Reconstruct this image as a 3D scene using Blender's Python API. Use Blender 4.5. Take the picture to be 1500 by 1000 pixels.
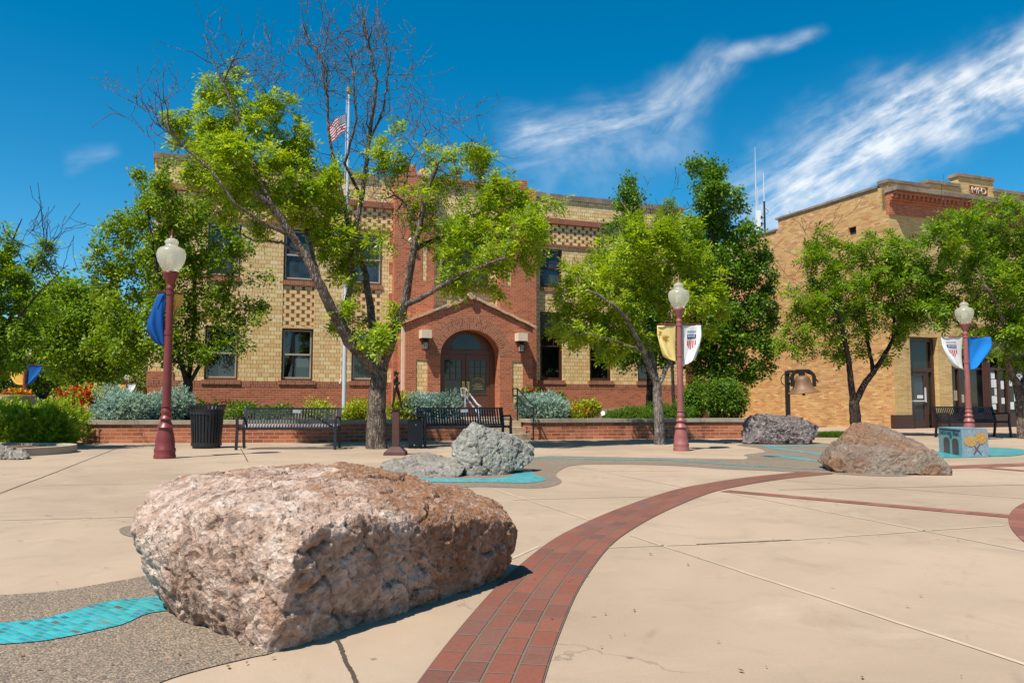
import bpy, bmesh, math, random
import numpy as np
from mathutils import Vector, Matrix, noise
from math import radians as R, sin, cos, pi

for o in list(bpy.data.objects): bpy.data.objects.remove(o)
SC = bpy.context.scene
COL = SC.collection

# ------------------------------------------------------------------ camera, sky, sun, exposure
EYE = 0.93
PITCH = math.atan(90.0 / 1167.0)
cam = bpy.data.cameras.new('camera'); cam.lens = 28.0; cam.sensor_width = 36.0
cam.clip_start = 0.05; cam.clip_end = 4000
cam_o = bpy.data.objects.new('camera', cam); COL.objects.link(cam_o)
cam_o.location = (0, 0, EYE); cam_o.rotation_euler = (pi / 2 + PITCH, 0, 0)
SC.camera = cam_o

SUN_EL = R(60.0)
sv = Vector((-0.62, -0.785, 0)).normalized() * cos(SUN_EL) + Vector((0, 0, sin(SUN_EL)))
sun = bpy.data.lights.new('sun', 'SUN'); sun.energy = 5.0; sun.angle = R(0.5); sun.color = (1.0, 0.95, 0.86)
sun_o = bpy.data.objects.new('sun', sun); COL.objects.link(sun_o)
sun_o.rotation_euler = sv.to_track_quat('Z', 'Y').to_euler(); sun_o.location = (-20, -20, 40)

SC.view_settings.view_transform = 'Standard'; SC.view_settings.look = 'None'
SC.view_settings.gamma = 1.0; SC.view_settings.use_curve_mapping = False
SC.view_settings.exposure = 0.55
SC.render.engine = 'CYCLES'
SC.cycles.max_bounces = 6; SC.cycles.diffuse_bounces = 3; SC.cycles.glossy_bounces = 3
SC.cycles.transmission_bounces = 4; SC.cycles.transparent_max_bounces = 4
SC.cycles.use_denoising = True


class NT:
    """small helper for building node trees"""
    def __init__(self, tree): self.t = tree; self.N = tree.nodes; self.L = tree.links
    def add(self, typ, ins=None, **props):
        n = self.N.new(typ)
        for k, v in props.items(): setattr(n, k, v)
        for k, v in (ins or {}).items(): self.set(n.inputs[k], v)
        return n
    def set(self, sock, v):
        if isinstance(v, bpy.types.NodeSocket): self.L.new(v, sock)
        elif isinstance(v, (int, float)):
            try: sock.default_value = v
            except TypeError: sock.default_value = (v, v, v, 1)[:len(sock.default_value)]
        else:
            v = tuple(v); d = len(sock.default_value)
            if len(v) == 3 and d == 4: v = v + (1,)
            sock.default_value = v
    def m(self, op, a, b=0.0, c=0.0, clamp=False):
        n = self.add('ShaderNodeMath', {0: a, 1: b, 2: c}, operation=op, use_clamp=clamp); return n.outputs[0]
    def vm(self, op, a, b=(0, 0, 0), out=0):
        n = self.add('ShaderNodeVectorMath', {0: a, 1: b}, operation=op); return n.outputs[out]
    def mix(self, f, a, b, blend='MIX'):
        n = self.add('ShaderNodeMix', None, data_type='RGBA', blend_type=blend, clamp_factor=True)
        self.set(n.inputs[0], f); self.set(n.inputs[6], a); self.set(n.inputs[7], b); return n.outputs[2]
    def ss(self, x, a, b, lo=0.0, hi=1.0):
        n = self.add('ShaderNodeMapRange', {'Value': x, 'From Min': a, 'From Max': b, 'To Min': lo, 'To Max': hi}, interpolation_type='SMOOTHSTEP'); return n.outputs[0]
    def noise(self, vec, scale, detail=4.0, rough=0.55, dist=0.0, col=False):
        n = self.add('ShaderNodeTexNoise', {'Scale': scale, 'Detail': detail, 'Roughness': rough, 'Distortion': dist})
        if vec is not None: self.set(n.inputs['Vector'], vec)
        return n.outputs[1 if col else 0]
    def ramp(self, f, stops, interp='LINEAR'):
        n = self.add('ShaderNodeValToRGB', {0: f}); cr = n.color_ramp; cr.interpolation = interp
        while len(cr.elements) < len(stops): cr.elements.new(0.5)
        for e, (p, c) in zip(cr.elements, stops):
            e.position = p; e.color = tuple(c) + (1,) if len(c) == 3 else c
        return n.outputs[0]
    def sep(self, v): return self.add('ShaderNodeSeparateXYZ', {0: v}).outputs
    def comb(self, x, y, z=0.0): return self.add('ShaderNodeCombineXYZ', {0: x, 1: y, 2: z}).outputs[0]


# ---- world: physical sky + thin cirrus in two streaks
world = bpy.data.worlds.new('World'); SC.world = world; world.use_nodes = True
w = NT(world.node_tree); w.N.clear()
sky = w.add('ShaderNodeTexSky', sky_type='NISHITA', sun_disc=False, sun_elevation=SUN_EL,
            sun_rotation=math.atan2(sv.x, sv.y) % (2 * pi), altitude=1900, air_density=1.0, dust_density=0.7, ozone_density=2.2)
hs = w.add('ShaderNodeHueSaturation', {'Hue': 0.484, 'Saturation': 1.46, 'Value': 1.06, 'Color': sky.outputs[0]})
dirv = w.add('ShaderNodeTexCoord').outputs['Generated']
dx, dy, dz = w.sep(dirv)
front = w.m('GREATER_THAN', dy, 0.15)
dys = w.m('MAXIMUM', dy, 0.15)
ga, gb = w.m('DIVIDE', dx, dys), w.m('DIVIDE', dz, dys)
def sky_ab(px, py):
    a = (px - 750) / 1167.0; b = (500 - py) / 1167.0
    y = cos(PITCH) - b * sin(PITCH); z = sin(PITCH) + b * cos(PITCH)
    return a / y, z / y
def streak(p, q, w0, w1, amp, seed, stretch=5.0, strength=1.0, soft=1.0):
    (ax, ay), (bx, by) = sky_ab(*p), sky_ab(*q)
    ux, uy = bx - ax, by - ay; L = math.hypot(ux, uy); ux /= L; uy /= L
    rx, ry = w.m('SUBTRACT', ga, ax), w.m('SUBTRACT', gb, ay)
    t = w.m('ADD', w.m('MULTIPLY', rx, ux), w.m('MULTIPLY', ry, uy))
    s = w.m('SUBTRACT', w.m('MULTIPLY', ry, ux), w.m('MULTIPLY', rx, uy))
    tn = w.m('DIVIDE', t, L)
    v1 = w.comb(w.m('MULTIPLY', t, 1.0), w.m('MULTIPLY', s, 1.0), seed)
    wob = w.m('MULTIPLY', w.m('SUBTRACT', w.noise(v1, 7.0, 3.0, 0.6), 0.5), amp)
    s2 = w.m('ABSOLUTE', w.m('ADD', s, wob))
    wid = w.m('ADD', w0, w.m('MULTIPLY', w.m('MINIMUM', w.m('MAXIMUM', tn, 0.0), 1.0), w1 - w0))
    body = w.m('POWER', w.ss(w.m('DIVIDE', s2, w.m('MULTIPLY', wid, 1.4)), 1.0, 0.0), 1.6)
    ends = w.m('MULTIPLY', w.ss(tn, -0.12, 0.16), w.ss(tn, 1.18, 0.9))
    fib = w.noise(w.comb(w.m('MULTIPLY', t, 6.0), w.m('MULTIPLY', s, 6.0 * stretch), seed + 3), 2.4, 7.0, 0.62, 0.22)
    puf = w.noise(w.comb(t, s, seed + 9), 16.0, 3.0, 0.6, 0.0)
    d = w.m('ADD', w.m('ADD', 0.14, w.ss(fib, 0.30, 0.76, 0.0, 0.80)), w.ss(puf, 0.42, 0.72, 0.0, 0.40))
    return w.m('MULTIPLY', w.m('MULTIPLY', w.m('MULTIPLY', body, ends), d), strength)
cl = streak((1095, 318), (1560, 62), 0.088, 0.062, 0.12, 1.3, 4.0, 1.05)
cl = w.m('MAXIMUM', cl, streak((745, 212), (985, 158), 0.045, 0.028, 0.08, 5.1, 4.0, 0.62))
cl = w.m('MAXIMUM', cl, streak((955, 190), (1062, 80), 0.05, 0.03, 0.09, 8.7, 3.0, 0.46))
cl = w.m('MAXIMUM', cl, streak((1040, 90), (1195, 52), 0.020, 0.012, 0.04, 12.2, 2.0, 0.38))
cl = w.m('MAXIMUM', cl, streak((770, 250), (1010, 195), 0.07, 0.06, 0.10, 15.0, 1.2, 0.33))
cl = w.m('MAXIMUM', cl, streak((1080, 335), (1260, 260), 0.045, 0.03, 0.06, 19.5, 3.0, 0.6))
cl = w.m('MAXIMUM', cl, streak((1410, 210), (1490, 180), 0.012, 0.012, 0.03, 23.0, 4.0, 0.35))
cl = w.m('MAXIMUM', cl, streak((95, 240), (170, 225), 0.02, 0.014, 0.04, 27.0, 3.0, 0.14))
cl = w.m('MULTIPLY', w.m('MINIMUM', cl, 0.93), front)
skyc = w.mix(cl, hs.outputs[0], (6.9, 7.2, 7.5))
bg = w.add('ShaderNodeBackground', {'Color': skyc, 'Strength': 0.095})
w.L.new(bg.outputs[0], w.add('ShaderNodeOutputWorld').inputs[0])

# ------------------------------------------------------------------ placing helpers
def ray(px, py):
    a = (px - 750) / 1167.0; b = (500 - py) / 1167.0
    return Vector((a, cos(PITCH) - b * sin(PITCH), sin(PITCH) + b * cos(PITCH)))
def G(px, py, z=0.0):
    """where the sight line through a photo point meets the ground (height z)"""
    r = ray(px, py); t = (z - EYE) / r.z
    return Vector((r.x * t, r.y * t, z))
def Q(px, py, d):
    r = ray(px, py); t = d / r.y
    return Vector((r.x * t, d, EYE + r.z * t))

# ------------------------------------------------------------------ mesh helpers
class MB:
    """collects faces; uv in metres by box projection (or given)"""
    def __init__(self): self.v = []; self.f = []; self.uv = []; self.mi = []
    def face(self, pts, uvs=None, mi=0):
        pts = [Vector(p) for p in pts]
        if uvs is None:
            n = Vector((0, 0, 0))
            for i in range(len(pts)):
                a, b = pts[i], pts[(i + 1) % len(pts)]
                n += Vector(((a.y - b.y) * (a.z + b.z), (a.z - b.z) * (a.x + b.x), (a.x - b.x) * (a.y + b.y)))
            n = (abs(n.x), abs(n.y), abs(n.z)); k = n.index(max(n))
            uvs = [(p.y, p.z) if k == 0 else (p.x, p.z) if k == 1 else (p.x, p.y) for p in pts]
        i0 = len(self.v); self.v += [tuple(p) for p in pts]
        self.f.append(tuple(range(i0, i0 + len(pts)))); self.uv += [tuple(u) for u in uvs]; self.mi.append(mi)
    def box(self, a, b, mi=0, skip=''):
        (x0, y0, z0), (x1, y1, z1) = a, b
        P = lambda x, y, z: (x, y, z)
        F = {'b': [P(x0,y0,z0), P(x0,y1,z0), P(x1,y1,z0), P(x1,y0,z0)], 't': [P(x0,y0,z1), P(x1,y0,z1), P(x1,y1,z1), P(x0,y1,z1)],
             'f': [P(x0,y0,z0), P(x1,y0,z0), P(x1,y0,z1), P(x0,y0,z1)], 'k': [P(x1,y1,z0), P(x0,y1,z0), P(x0,y1,z1), P(x1,y1,z1)],
             'l': [P(x0,y1,z0), P(x0,y0,z0), P(x0,y0,z1), P(x0,y1,z1)], 'r': [P(x1,y0,z0), P(x1,y1,z0), P(x1,y1,z1), P(x1,y0,z1)]}
        for k, p in F.items():
            if k not in skip: self.face(p, None, mi)
    def prism(self, poly, z0, z1, mi=0, cap=True):
        n = len(poly)
        for i in range(n):
            a, b = poly[i], poly[(i + 1) % n]
            L = (Vector(b[:2]) - Vector(a[:2])).length
            u0 = sum((Vector(poly[(j + 1) % n][:2]) - Vector(poly[j][:2])).length for j in range(i))
            self.face([(a[0], a[1], z0), (b[0], b[1], z0), (b[0], b[1], z1), (a[0], a[1], z1)],
                      [(u0, z0), (u0 + L, z0), (u0 + L, z1), (u0, z1)], mi)
        if cap:
            self.face([(p[0], p[1], z1) for p in poly], None, mi)
            self.face([(p[0], p[1], z0) for p in reversed(poly)], None, mi)
    def tube(self, pts, r, n=8, mi=0, closed=False, flat=1.0):
        pts = [Vector(p) for p in pts]; rs = r if isinstance(r, (list, tuple)) else [r] * len(pts)
        rings = []; prev = None; L = 0
        for i, p in enumerate(pts):
            d = (pts[min(i + 1, len(pts) - 1)] - pts[max(i - 1, 0)]).normalized()
            ref = prev if prev is not None else (Vector((0, 0, 1)) if abs(d.z) < 0.9 else Vector((0, 1, 0)))
            x = (ref - d * ref.dot(d)).normalized(); y = d.cross(x); prev = x
            if i: L += (pts[i] - pts[i - 1]).length
            rings.append(([p + x * rs[i] * cos(2 * pi * k / n) + y * rs[i] * flat * sin(2 * pi * k / n) for k in range(n)], L))
        for (A, l0), (B, l1) in zip(rings, rings[1:]):
            for k in range(n):
                j = (k + 1) % n
                self.face([A[k], A[j], B[j], B[k]], [(k * .05, l0), (k * .05 + .05, l0), (k * .05 + .05, l1), (k * .05, l1)], mi)
        self.face(list(reversed(rings[0][0])), None, mi); self.face(rings[-1][0], None, mi)
    def lathe(self, prof, n=20, c=(0, 0, 0), mi=0):
        c = Vector(c)
        for (r0, z0), (r1, z1) in zip(prof, prof[1:]):
            for k in range(n):
                a, b = 2 * pi * k / n, 2 * pi * (k + 1) / n
                P = lambda r, t, z: c + Vector((r * cos(t), r * sin(t), z))
                pts = [P(r0, a, z0), P(r0, b, z0), P(r1, b, z1), P(r1, a, z1)]
                if r0 < 1e-6: pts = [pts[0], pts[2], pts[3]]
                elif r1 < 1e-6: pts = pts[:3]
                uv = [(a * .2, z0), (b * .2, z0), (b * .2, z1), (a * .2, z1)]
                self.face(pts, uv[:len(pts)], mi)
    def bar(self, a, b, wd, ht, up=(0, 0, 1), mi=0):
        a, b = Vector(a), Vector(b); d = (b - a).normalized(); up = Vector(up)
        if abs(d.dot(up)) > 0.98: up = Vector((0, 1, 0))
        x = d.cross(up).normalized() * wd / 2; y = x.cross(d).normalized() * ht / 2
        A = [a - x - y, a + x - y, a + x + y, a - x + y]; B = [b - x - y, b + x - y, b + x + y, b - x + y]
        L = (b - a).length
        for k in range(4):
            j = (k + 1) % 4; ww = wd if k % 2 == 0 else ht
            self.face([A[k], A[j], B[j], B[k]], [(0, 0), (ww, 0), (ww, L), (0, L)], mi)
        self.face(list(reversed(A)), None, mi); self.face(B, None, mi)
    def build_pieces(self, name, mat, parent=None):
        """the same, but every connected piece becomes a part of its own"""
        key = lambda p: (round(p[0], 3), round(p[1], 3), round(p[2], 3))
        up = {}
        def find(a):
            while up.setdefault(a, a) != a: up[a] = up[up[a]]; a = up[a]
            return a
        for f in self.f:
            r0 = find(key(self.v[f[0]]))
            for i in f[1:]: up[find(key(self.v[i]))] = r0
        out, k = {}, 0
        for f, mi in zip(self.f, self.mi):
            m_ = out.setdefault(find(key(self.v[f[0]])), MB())
            m_.face([self.v[i] for i in f], self.uv[k:k + len(f)], mi); k += len(f)
        return [m_.build(name, mat, parent) for m_ in out.values()]
    def build(self, name, mat, parent=None, smooth=False, weld=True):
        me = bpy.data.meshes.new(name)
        me.from_pydata(self.v, [], self.f)
        uvl = me.uv_layers.new(name='UVMap')
        uvl.data.foreach_set('uv', np.array(self.uv, dtype=np.float32).ravel())
        for m_ in (mat if isinstance(mat, (list, tuple)) else [mat]): me.materials.append(m_)
        me.polygons.foreach_set('material_index', np.array(self.mi, dtype=np.int32))
        if weld:
            bm = bmesh.new(); bm.from_mesh(me); bmesh.ops.remove_doubles(bm, verts=bm.verts, dist=1e-4)
            bmesh.ops.recalc_face_normals(bm, faces=bm.faces); bm.to_mesh(me); bm.free()
        if smooth:
            me.shade_smooth()
            try: me.set_sharp_from_angle(angle=R(40))
            except Exception: pass
        return link(name, me, parent)

def link(name, me, parent=None):
    o = bpy.data.objects.new(name, me); COL.objects.link(o)
    if parent is not None: o.parent = parent
    return o
def tag(o, label=None, cat=None, group=None, kind=None):
    if label: o['label'] = label
    if cat: o['category'] = cat
    if group: o['group'] = group
    if kind: o['kind'] = kind
    return o
def thing(name, label, cat, loc=(0, 0, 0), rz=0.0, group=None, scale=1.0):
    o = bpy.data.objects.new(name, None); COL.objects.link(o)
    o.empty_display_size = 0.2
    o.location = loc; o.rotation_euler = (0, 0, rz); o.scale = (scale,) * 3
    return tag(o, label, cat, group)
def dup(root, loc, rz=None, label=None, scale=None):
    r = root.copy(); COL.objects.link(r); r.location = loc
    if rz is not None: r.rotation_euler = (0, 0, rz)
    if scale: r.scale = (scale,) * 3
    if label: r['label'] = label
    for ch in list(root.children):
        c = ch.copy(); COL.objects.link(c); c.parent = r
        for g in ch.children:
            d = g.copy(); COL.objects.link(d); d.parent = c
    return r
def quick_mesh(name, V, F4, mat, parent=None, uv=None, smooth=False):
    """V (n,3) and quads (m,4) as numpy arrays"""
    me = bpy.data.meshes.new(name)
    V = np.ascontiguousarray(V, dtype=np.float32); F4 = np.ascontiguousarray(F4, dtype=np.int32)
    k = F4.shape[1]
    me.vertices.add(len(V)); me.vertices.foreach_set('co', V.ravel())
    me.loops.add(F4.size); me.loops.foreach_set('vertex_index', F4.ravel())
    me.polygons.add(len(F4)); me.polygons.foreach_set('loop_start', np.arange(0, F4.size, k, dtype=np.int32))
    if uv is not None:
        me.uv_layers.new(name='UVMap').data.foreach_set('uv', np.ascontiguousarray(uv, dtype=np.float32).ravel())
    if smooth: me.polygons.foreach_set('use_smooth', np.ones(len(F4), dtype=bool))
    me.update(calc_edges=True); me.validate()
    me.materials.append(mat)
    return link(name, me, parent)
def text_mesh(name, body, size, mat, parent, mw, extrude=0.004, align='CENTER', squash=1.0):
    cu = bpy.data.curves.new(name, 'FONT'); cu.body = body; cu.size = size; cu.extrude = extrude
    cu.align_x = align; cu.align_y = 'CENTER'; cu.resolution_u = 3
    tmp = bpy.data.objects.new(name + '_tmp', cu); COL.objects.link(tmp)
    me = bpy.data.meshes.new_from_object(tmp.evaluated_get(bpy.context.evaluated_depsgraph_get()))
    bpy.data.objects.remove(tmp); bpy.data.curves.remove(cu)
    me.transform(mw @ Matrix.Diagonal((squash, 1, 1, 1))); me.materials.clear(); me.materials.append(mat)
    me.name = name
    return link(name, me, parent)

# ------------------------------------------------------------------ materials
def new_mat(name):
    m_ = bpy.data.materials.new(name); m_.use_nodes = True
    t = NT(m_.node_tree); t.N.clear()
    return m_, t
def finish(t, shader):
    t.L.new(shader, t.add('ShaderNodeOutputMaterial').inputs['Surface'])
def pbr(t, col, rough=0.7, metal=0.0, spec=0.5, bump=None, bs=0.4, bd=0.01, **kw):
    ins = {'Base Color': col, 'Roughness': rough, 'Metallic': metal, 'Specular IOR Level': spec}
    ins.update(kw)
    p = t.add('ShaderNodeBsdfPrincipled', ins)
    if bump is not None:
        b = t.add('ShaderNodeBump', {'Height': bump, 'Strength': bs, 'Distance': bd}); t.L.new(b.outputs[0], p.inputs['Normal'])
    return p.outputs[0]
def objco(t): return t.add('ShaderNodeTexCoord').outputs['Object']
def uvco(t): return t.add('ShaderNodeTexCoord').outputs['UV']

def plain(name, col, rough=0.6, metal=0.0, var=0.15, scale=20.0, bump=0.15, spec=0.5):
    m_, t = new_mat(name); c = objco(t)
    n1 = t.noise(c, scale, 5.0); n2 = t.noise(c, scale * 0.13, 3.0)
    f = t.m('ADD', t.m('MULTIPLY', t.m('SUBTRACT', n1, 0.5), var * 1.4), t.m('MULTIPLY', t.m('SUBTRACT', n2, 0.5), var * 1.6))
    k = t.m('ADD', 1.0, f)
    cc = t.vm('MULTIPLY', tuple(col), t.comb(k, k, k))
    rr = t.m('ADD', rough, t.m('MULTIPLY', t.m('SUBTRACT', n2, 0.5), 0.25))
    finish(t, pbr(t, cc, rr, metal, spec, n1, bump, 0.004)); return m_

def bond(t, vec, L, H, row, mort, off=None):
    """brick bond in metres: stretcher L, header H (0 = running bond). Returns mortar mask, random colour, header mask."""
    x, y, _ = t.sep(vec); per = L + H; off = per / 2 if off is None else off
    r = t.m('FLOOR', t.m('DIVIDE', y, row)); fy = t.m('SUBTRACT', y, t.m('MULTIPLY', r, row))
    odd = t.m('ABSOLUTE', t.m('MODULO', r, 2.0))
    x2 = t.m('ADD', x, t.m('MULTIPLY', odd, off))
    c = t.m('FLOOR', t.m('DIVIDE', x2, per)); fx = t.m('SUBTRACT', x2, t.m('MULTIPLY', c, per))
    if H > 0:
        ish = t.m('GREATER_THAN', fx, L)
        ds = t.m('MINIMUM', fx, t.m('ABSOLUTE', t.m('SUBTRACT', L, fx)))
        dx = t.m('MINIMUM', ds, t.m('SUBTRACT', per, fx))
    else:
        ish = None; dx = t.m('MINIMUM', fx, t.m('SUBTRACT', per, fx))
    dy = t.m('MINIMUM', fy, t.m('SUBTRACT', row, fy))
    mask = t.ss(t.m('MINIMUM', dx, dy), mort * 0.35, mort * 0.75)
    idv = t.comb(t.m('ADD', t.m('MULTIPLY', c, 2.0), ish if ish is not None else 0.0), r, 0.37)
    wn = t.add('ShaderNodeTexWhiteNoise', {'Vector': idv}, noise_dimensions='3D')
    return mask, wn.outputs['Value'], ish

def brick_mat(name, stops, mortar_col, L, H, row, mort, rough=0.75, header=None, bump=0.6, dirt=0.25, spec=0.3, swap=False):
    m_, t = new_mat(name); uv = uvco(t); oc = objco(t)
    if swap:
        x, y, _ = t.sep(uv); uv = t.comb(y, x, 0)
    mask, rnd, ish = bond(t, uv, L, H, row, mort)
    col = t.ramp(rnd, stops)
    if header is not None and ish is not None: col = t.mix(ish, col, header)
    n1 = t.noise(oc, 60.0, 3.0); n2 = t.noise(oc, 0.9, 5.0, 0.6)
    col = t.mix(t.ss(n1, 0.3, 0.75, 0.0, 0.35), col, t.vm('MULTIPLY', col, (0.62, 0.6, 0.58)))
    col = t.mix(t.ss(n2, 0.48, 0.78, 0.0, dirt), col, (0.10, 0.07, 0.05))
    n3 = t.noise(oc, 5.0, 5.0, 0.7, 0.5)
    col = t.mix(t.ss(n3, 0.52, 0.75, 0.0, 0.28), col, t.vm('ADD', t.vm('MULTIPLY', col, (0.75, 0.8, 0.85)), (0.06, 0.05, 0.038)))
    sk = t.noise(t.vm('MULTIPLY', oc, (2.6, 2.6, 0.22)), 1.0, 5.0, 0.65)
    col = t.mix(t.ss(sk, 0.54, 0.76, 0.0, dirt * 1.3), col, t.vm('MULTIPLY', col, (0.5, 0.46, 0.42)))
    col = t.mix(mask, mortar_col, col)
    finish(t, pbr(t, col, rough, 0, spec, t.m('ADD', mask, t.m('MULTIPLY', n1, 0.3)), bump, 0.008)); return m_

def concrete_mat(name, a, b, stain, scale=1.0, marks=True, bump=0.2):
    m_, t = new_mat(name); c = objco(t)
    big = t.noise(c, 0.35 * scale, 6.0, 0.6, 0.4); mid = t.noise(c, 2.3 * scale, 6.0, 0.65, 0.6); fine = t.noise(c, 90.0, 3.0, 0.6)
    col = t.mix(t.ss(big, 0.33, 0.67), a, b)
    col = t.mix(t.ss(mid, 0.5, 0.78, 0.0, 0.5), col, stain)
    if marks:
        gs = t.noise(t.vm('ADD', c, (11, 3, 0)), 0.55, 7.0, 0.68, 1.6)
        col = t.mix(t.ss(gs, 0.52, 0.72, 0.0, 0.55), col, (0.245, 0.19, 0.14))
        st = t.noise(t.vm('MULTIPLY', t.vm('ADD', c, (3, 9, 0)), (1.0, 0.35, 1.0)), 1.9, 6.0, 0.7, 0.8)
        col = t.mix(t.ss(st, 0.56, 0.74, 0.0, 0.4), col, (0.22, 0.165, 0.118))
        # worn blotches, hose-water rings, small dark spots, faint tyre scuffs
        blot = t.noise(c, 0.9, 8.0, 0.7, 1.2)
        col = t.mix(t.ss(blot, 0.55, 0.75, 0.0, 0.4), col, (0.47, 0.365, 0.26))
        v = t.add('ShaderNodeTexVoronoi', {'Vector': c, 'Scale': 3.1, 'Randomness': 1.0}, feature='F1').outputs['Distance']
        col = t.mix(t.ss(v, 0.055, 0.02, 0.0, 0.65), col, (0.10, 0.07, 0.05))
        v2 = t.add('ShaderNodeTexVoronoi', {'Vector': c, 'Scale': 9.0, 'Randomness': 1.0}, feature='F1').outputs['Distance']
        gate = t.ss(t.noise(c, 1.1, 2.0), 0.56, 0.64)
        col = t.mix(t.m('MULTIPLY', t.ss(v2, 0.07, 0.03), gate), col, (0.11, 0.075, 0.05))
        x, y, _ = t.sep(c)
        rr = t.m('SQRT', t.m('ADD', t.m('POWER', t.m('SUBTRACT', x, 7.5), 2.0), t.m('POWER', t.m('SUBTRACT', y, 1.0), 2.0)))
        wob = t.m('MULTIPLY', t.noise(c, 0.8, 2.0), 0.25)
        ring = t.m('PINGPONG', t.m('ADD', rr, wob), 0.62)
        sc = t.m('MULTIPLY', t.ss(ring, 0.035, 0.0), t.ss(t.noise(c, 1.7, 4.0, 0.7), 0.5, 0.68))
        col = t.mix(t.m('MULTIPLY', sc, 0.30), col, (0.12, 0.088, 0.066))
        cr = t.add('ShaderNodeTexVoronoi', {'Vector': t.vm('ADD', c, t.vm('MULTIPLY', t.noise(c, 3.0, 5.0, 0.6, 0, True), (0.5, 0.5, 0))), 'Scale': 0.23}, feature='DISTANCE_TO_EDGE').outputs['Distance']
        ck = t.m('MULTIPLY', t.ss(cr, 0.0022, 0.0008), t.ss(t.noise(c, 0.5, 2.0), 0.5, 0.6))
        col = t.mix(t.m('MULTIPLY', ck, 0.5), col, (0.15, 0.11, 0.08))
    col = t.mix(t.ss(fine, 0.35, 0.75, 0.0, 0.22), col, t.vm('MULTIPLY', col, (0.7, 0.68, 0.66)))
    finish(t, pbr(t, col, t.m('ADD', 0.72, t.m('MULTIPLY', mid, 0.2)), 0, 0.3, t.m('ADD', fine, t.m('MULTIPLY', mid, 1.5)), bump, 0.004)); return m_

MAT = {}
MAT['concrete'] = concrete_mat('tan concrete', (0.395, 0.292, 0.203), (0.315, 0.229, 0.157), (0.245, 0.175, 0.119))
MAT['stone_cap'] = concrete_mat('limestone cap', (0.375, 0.315, 0.232), (0.270, 0.217, 0.158), (0.135, 0.098, 0.068), 3.0, False, 0.4)
MAT['coping'] = concrete_mat('weathered coping', (0.30, 0.23, 0.17), (0.17, 0.13, 0.10), (0.07, 0.055, 0.045), 4.0, False, 0.4)
MAT['footing'] = concrete_mat('footing', (0.48, 0.36, 0.24), (0.40, 0.29, 0.19), (0.30, 0.21, 0.13), 3.0, False, 0.4)
MAT['kerb'] = concrete_mat('kerb concrete', (0.450, 0.370, 0.280), (0.360, 0.290, 0.220), (0.250, 0.200, 0.150), 3.0, False, 0.3)
MAT['yellow'] = brick_mat('yellow glazed block', [(0, (0.70, 0.45, 0.18)), (0.5, (0.80, 0.56, 0.25)), (1, (0.84, 0.65, 0.34))], (0.26, 0.135, 0.055), 0.25, 0.1, 0.135, 0.011, 0.5, None, 0.7, 0.12, 0.4)
MAT['checker'] = brick_mat('yellow block with red headers', [(0, (0.74, 0.49, 0.19)), (1, (0.83, 0.61, 0.28))], (0.24, 0.14, 0.06), 0.235, 0.095, 0.128, 0.012, 0.5, (0.24, 0.07, 0.035), 0.7, 0.1, 0.4)
MAT['red'] = brick_mat('red brick', [(0, (0.30, 0.08, 0.04)), (0.35, (0.40, 0.115, 0.055)), (0.75, (0.48, 0.15, 0.072)), (1, (0.37, 0.095, 0.045))], (0.48, 0.25, 0.14), 0.21, 0, 0.072, 0.012, 0.8, None, 0.5, 0.18)
MAT['soldier'] = brick_mat('red soldier brick', [(0, (0.24, 0.075, 0.04)), (0.5, (0.33, 0.11, 0.055)), (1, (0.40, 0.15, 0.08))], (0.40, 0.24, 0.15), 0.21, 0, 0.072, 0.012, 0.8, None, 0.5, 0.2, swap=True)
MAT['planter_brick'] = brick_mat('planter brick', [(0, (0.25, 0.065, 0.03)), (0.4, (0.34, 0.095, 0.042)), (0.8, (0.41, 0.125, 0.058)), (1, (0.46, 0.17, 0.085))], (0.40, 0.23, 0.14), 0.25, 0, 0.085, 0.014, 0.8, None, 0.5, 0.25)
MAT['orange'] = brick_mat('orange roman brick', [(0, (0.40, 0.19, 0.07)), (0.25, (0.54, 0.30, 0.11)), (0.55, (0.59, 0.37, 0.14)), (0.85, (0.47, 0.20, 0.09)), (1, (0.66, 0.47, 0.22))], (0.42, 0.28, 0.15), 0.26, 0, 0.068, 0.011, 0.8, None, 0.5, 0.22)
MAT['buff'] = brick_mat('buff brick', [(0, (0.52, 0.33, 0.12)), (0.5, (0.60, 0.40, 0.16)), (1, (0.66, 0.48, 0.22))], (0.38, 0.24, 0.12), 0.30, 0, 0.068, 0.011, 0.8, None, 0.5, 0.25)
MAT['paver'] = brick_mat('clay pavers', [(0, (0.15, 0.062, 0.044)), (0.25, (0.18, 0.069, 0.047)), (0.5, (0.205, 0.068, 0.042)), (0.8, (0.225, 0.077, 0.048)), (1, (0.165, 0.076, 0.056))], (0.15, 0.11, 0.078), 0.213, 0, 0.1045, 0.010, 0.8, None, 0.9, 0.22)
MAT['paver_single'] = brick_mat('clay pavers single row', [(0, (0.18, 0.075, 0.052)), (0.5, (0.24, 0.085, 0.055)), (1, (0.27, 0.11, 0.075))], (0.11, 0.08, 0.056), 0.213, 0, 0.21, 0.01, 0.8, None, 0.7, 0.2)
MAT['terracotta'] = plain('terracotta coping tile', (0.58, 0.37, 0.23), 0.75, 0, 0.5, 9.0, 0.3)
MAT['brown_metal'] = plain('dark brown paint', (0.055, 0.022, 0.014), 0.4, 0, 0.2, 14.0, 0.1)
MAT['brown_door'] = plain('brown door paint', (0.105, 0.042, 0.021), 0.38, 0, 0.25, 10.0, 0.1)
MAT['ledge'] = plain('red brown ledge', (0.27, 0.095, 0.05), 0.7, 0, 0.5, 12.0, 0.3)
MAT['sash'] = plain('cream window sash', (0.42, 0.34, 0.25), 0.5, 0, 0.15, 12.0, 0.1)
MAT['lamp_red'] = plain('oxblood lamp paint', (0.165, 0.026, 0.022), 0.42, 0, 0.5, 9.0, 0.12)
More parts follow.
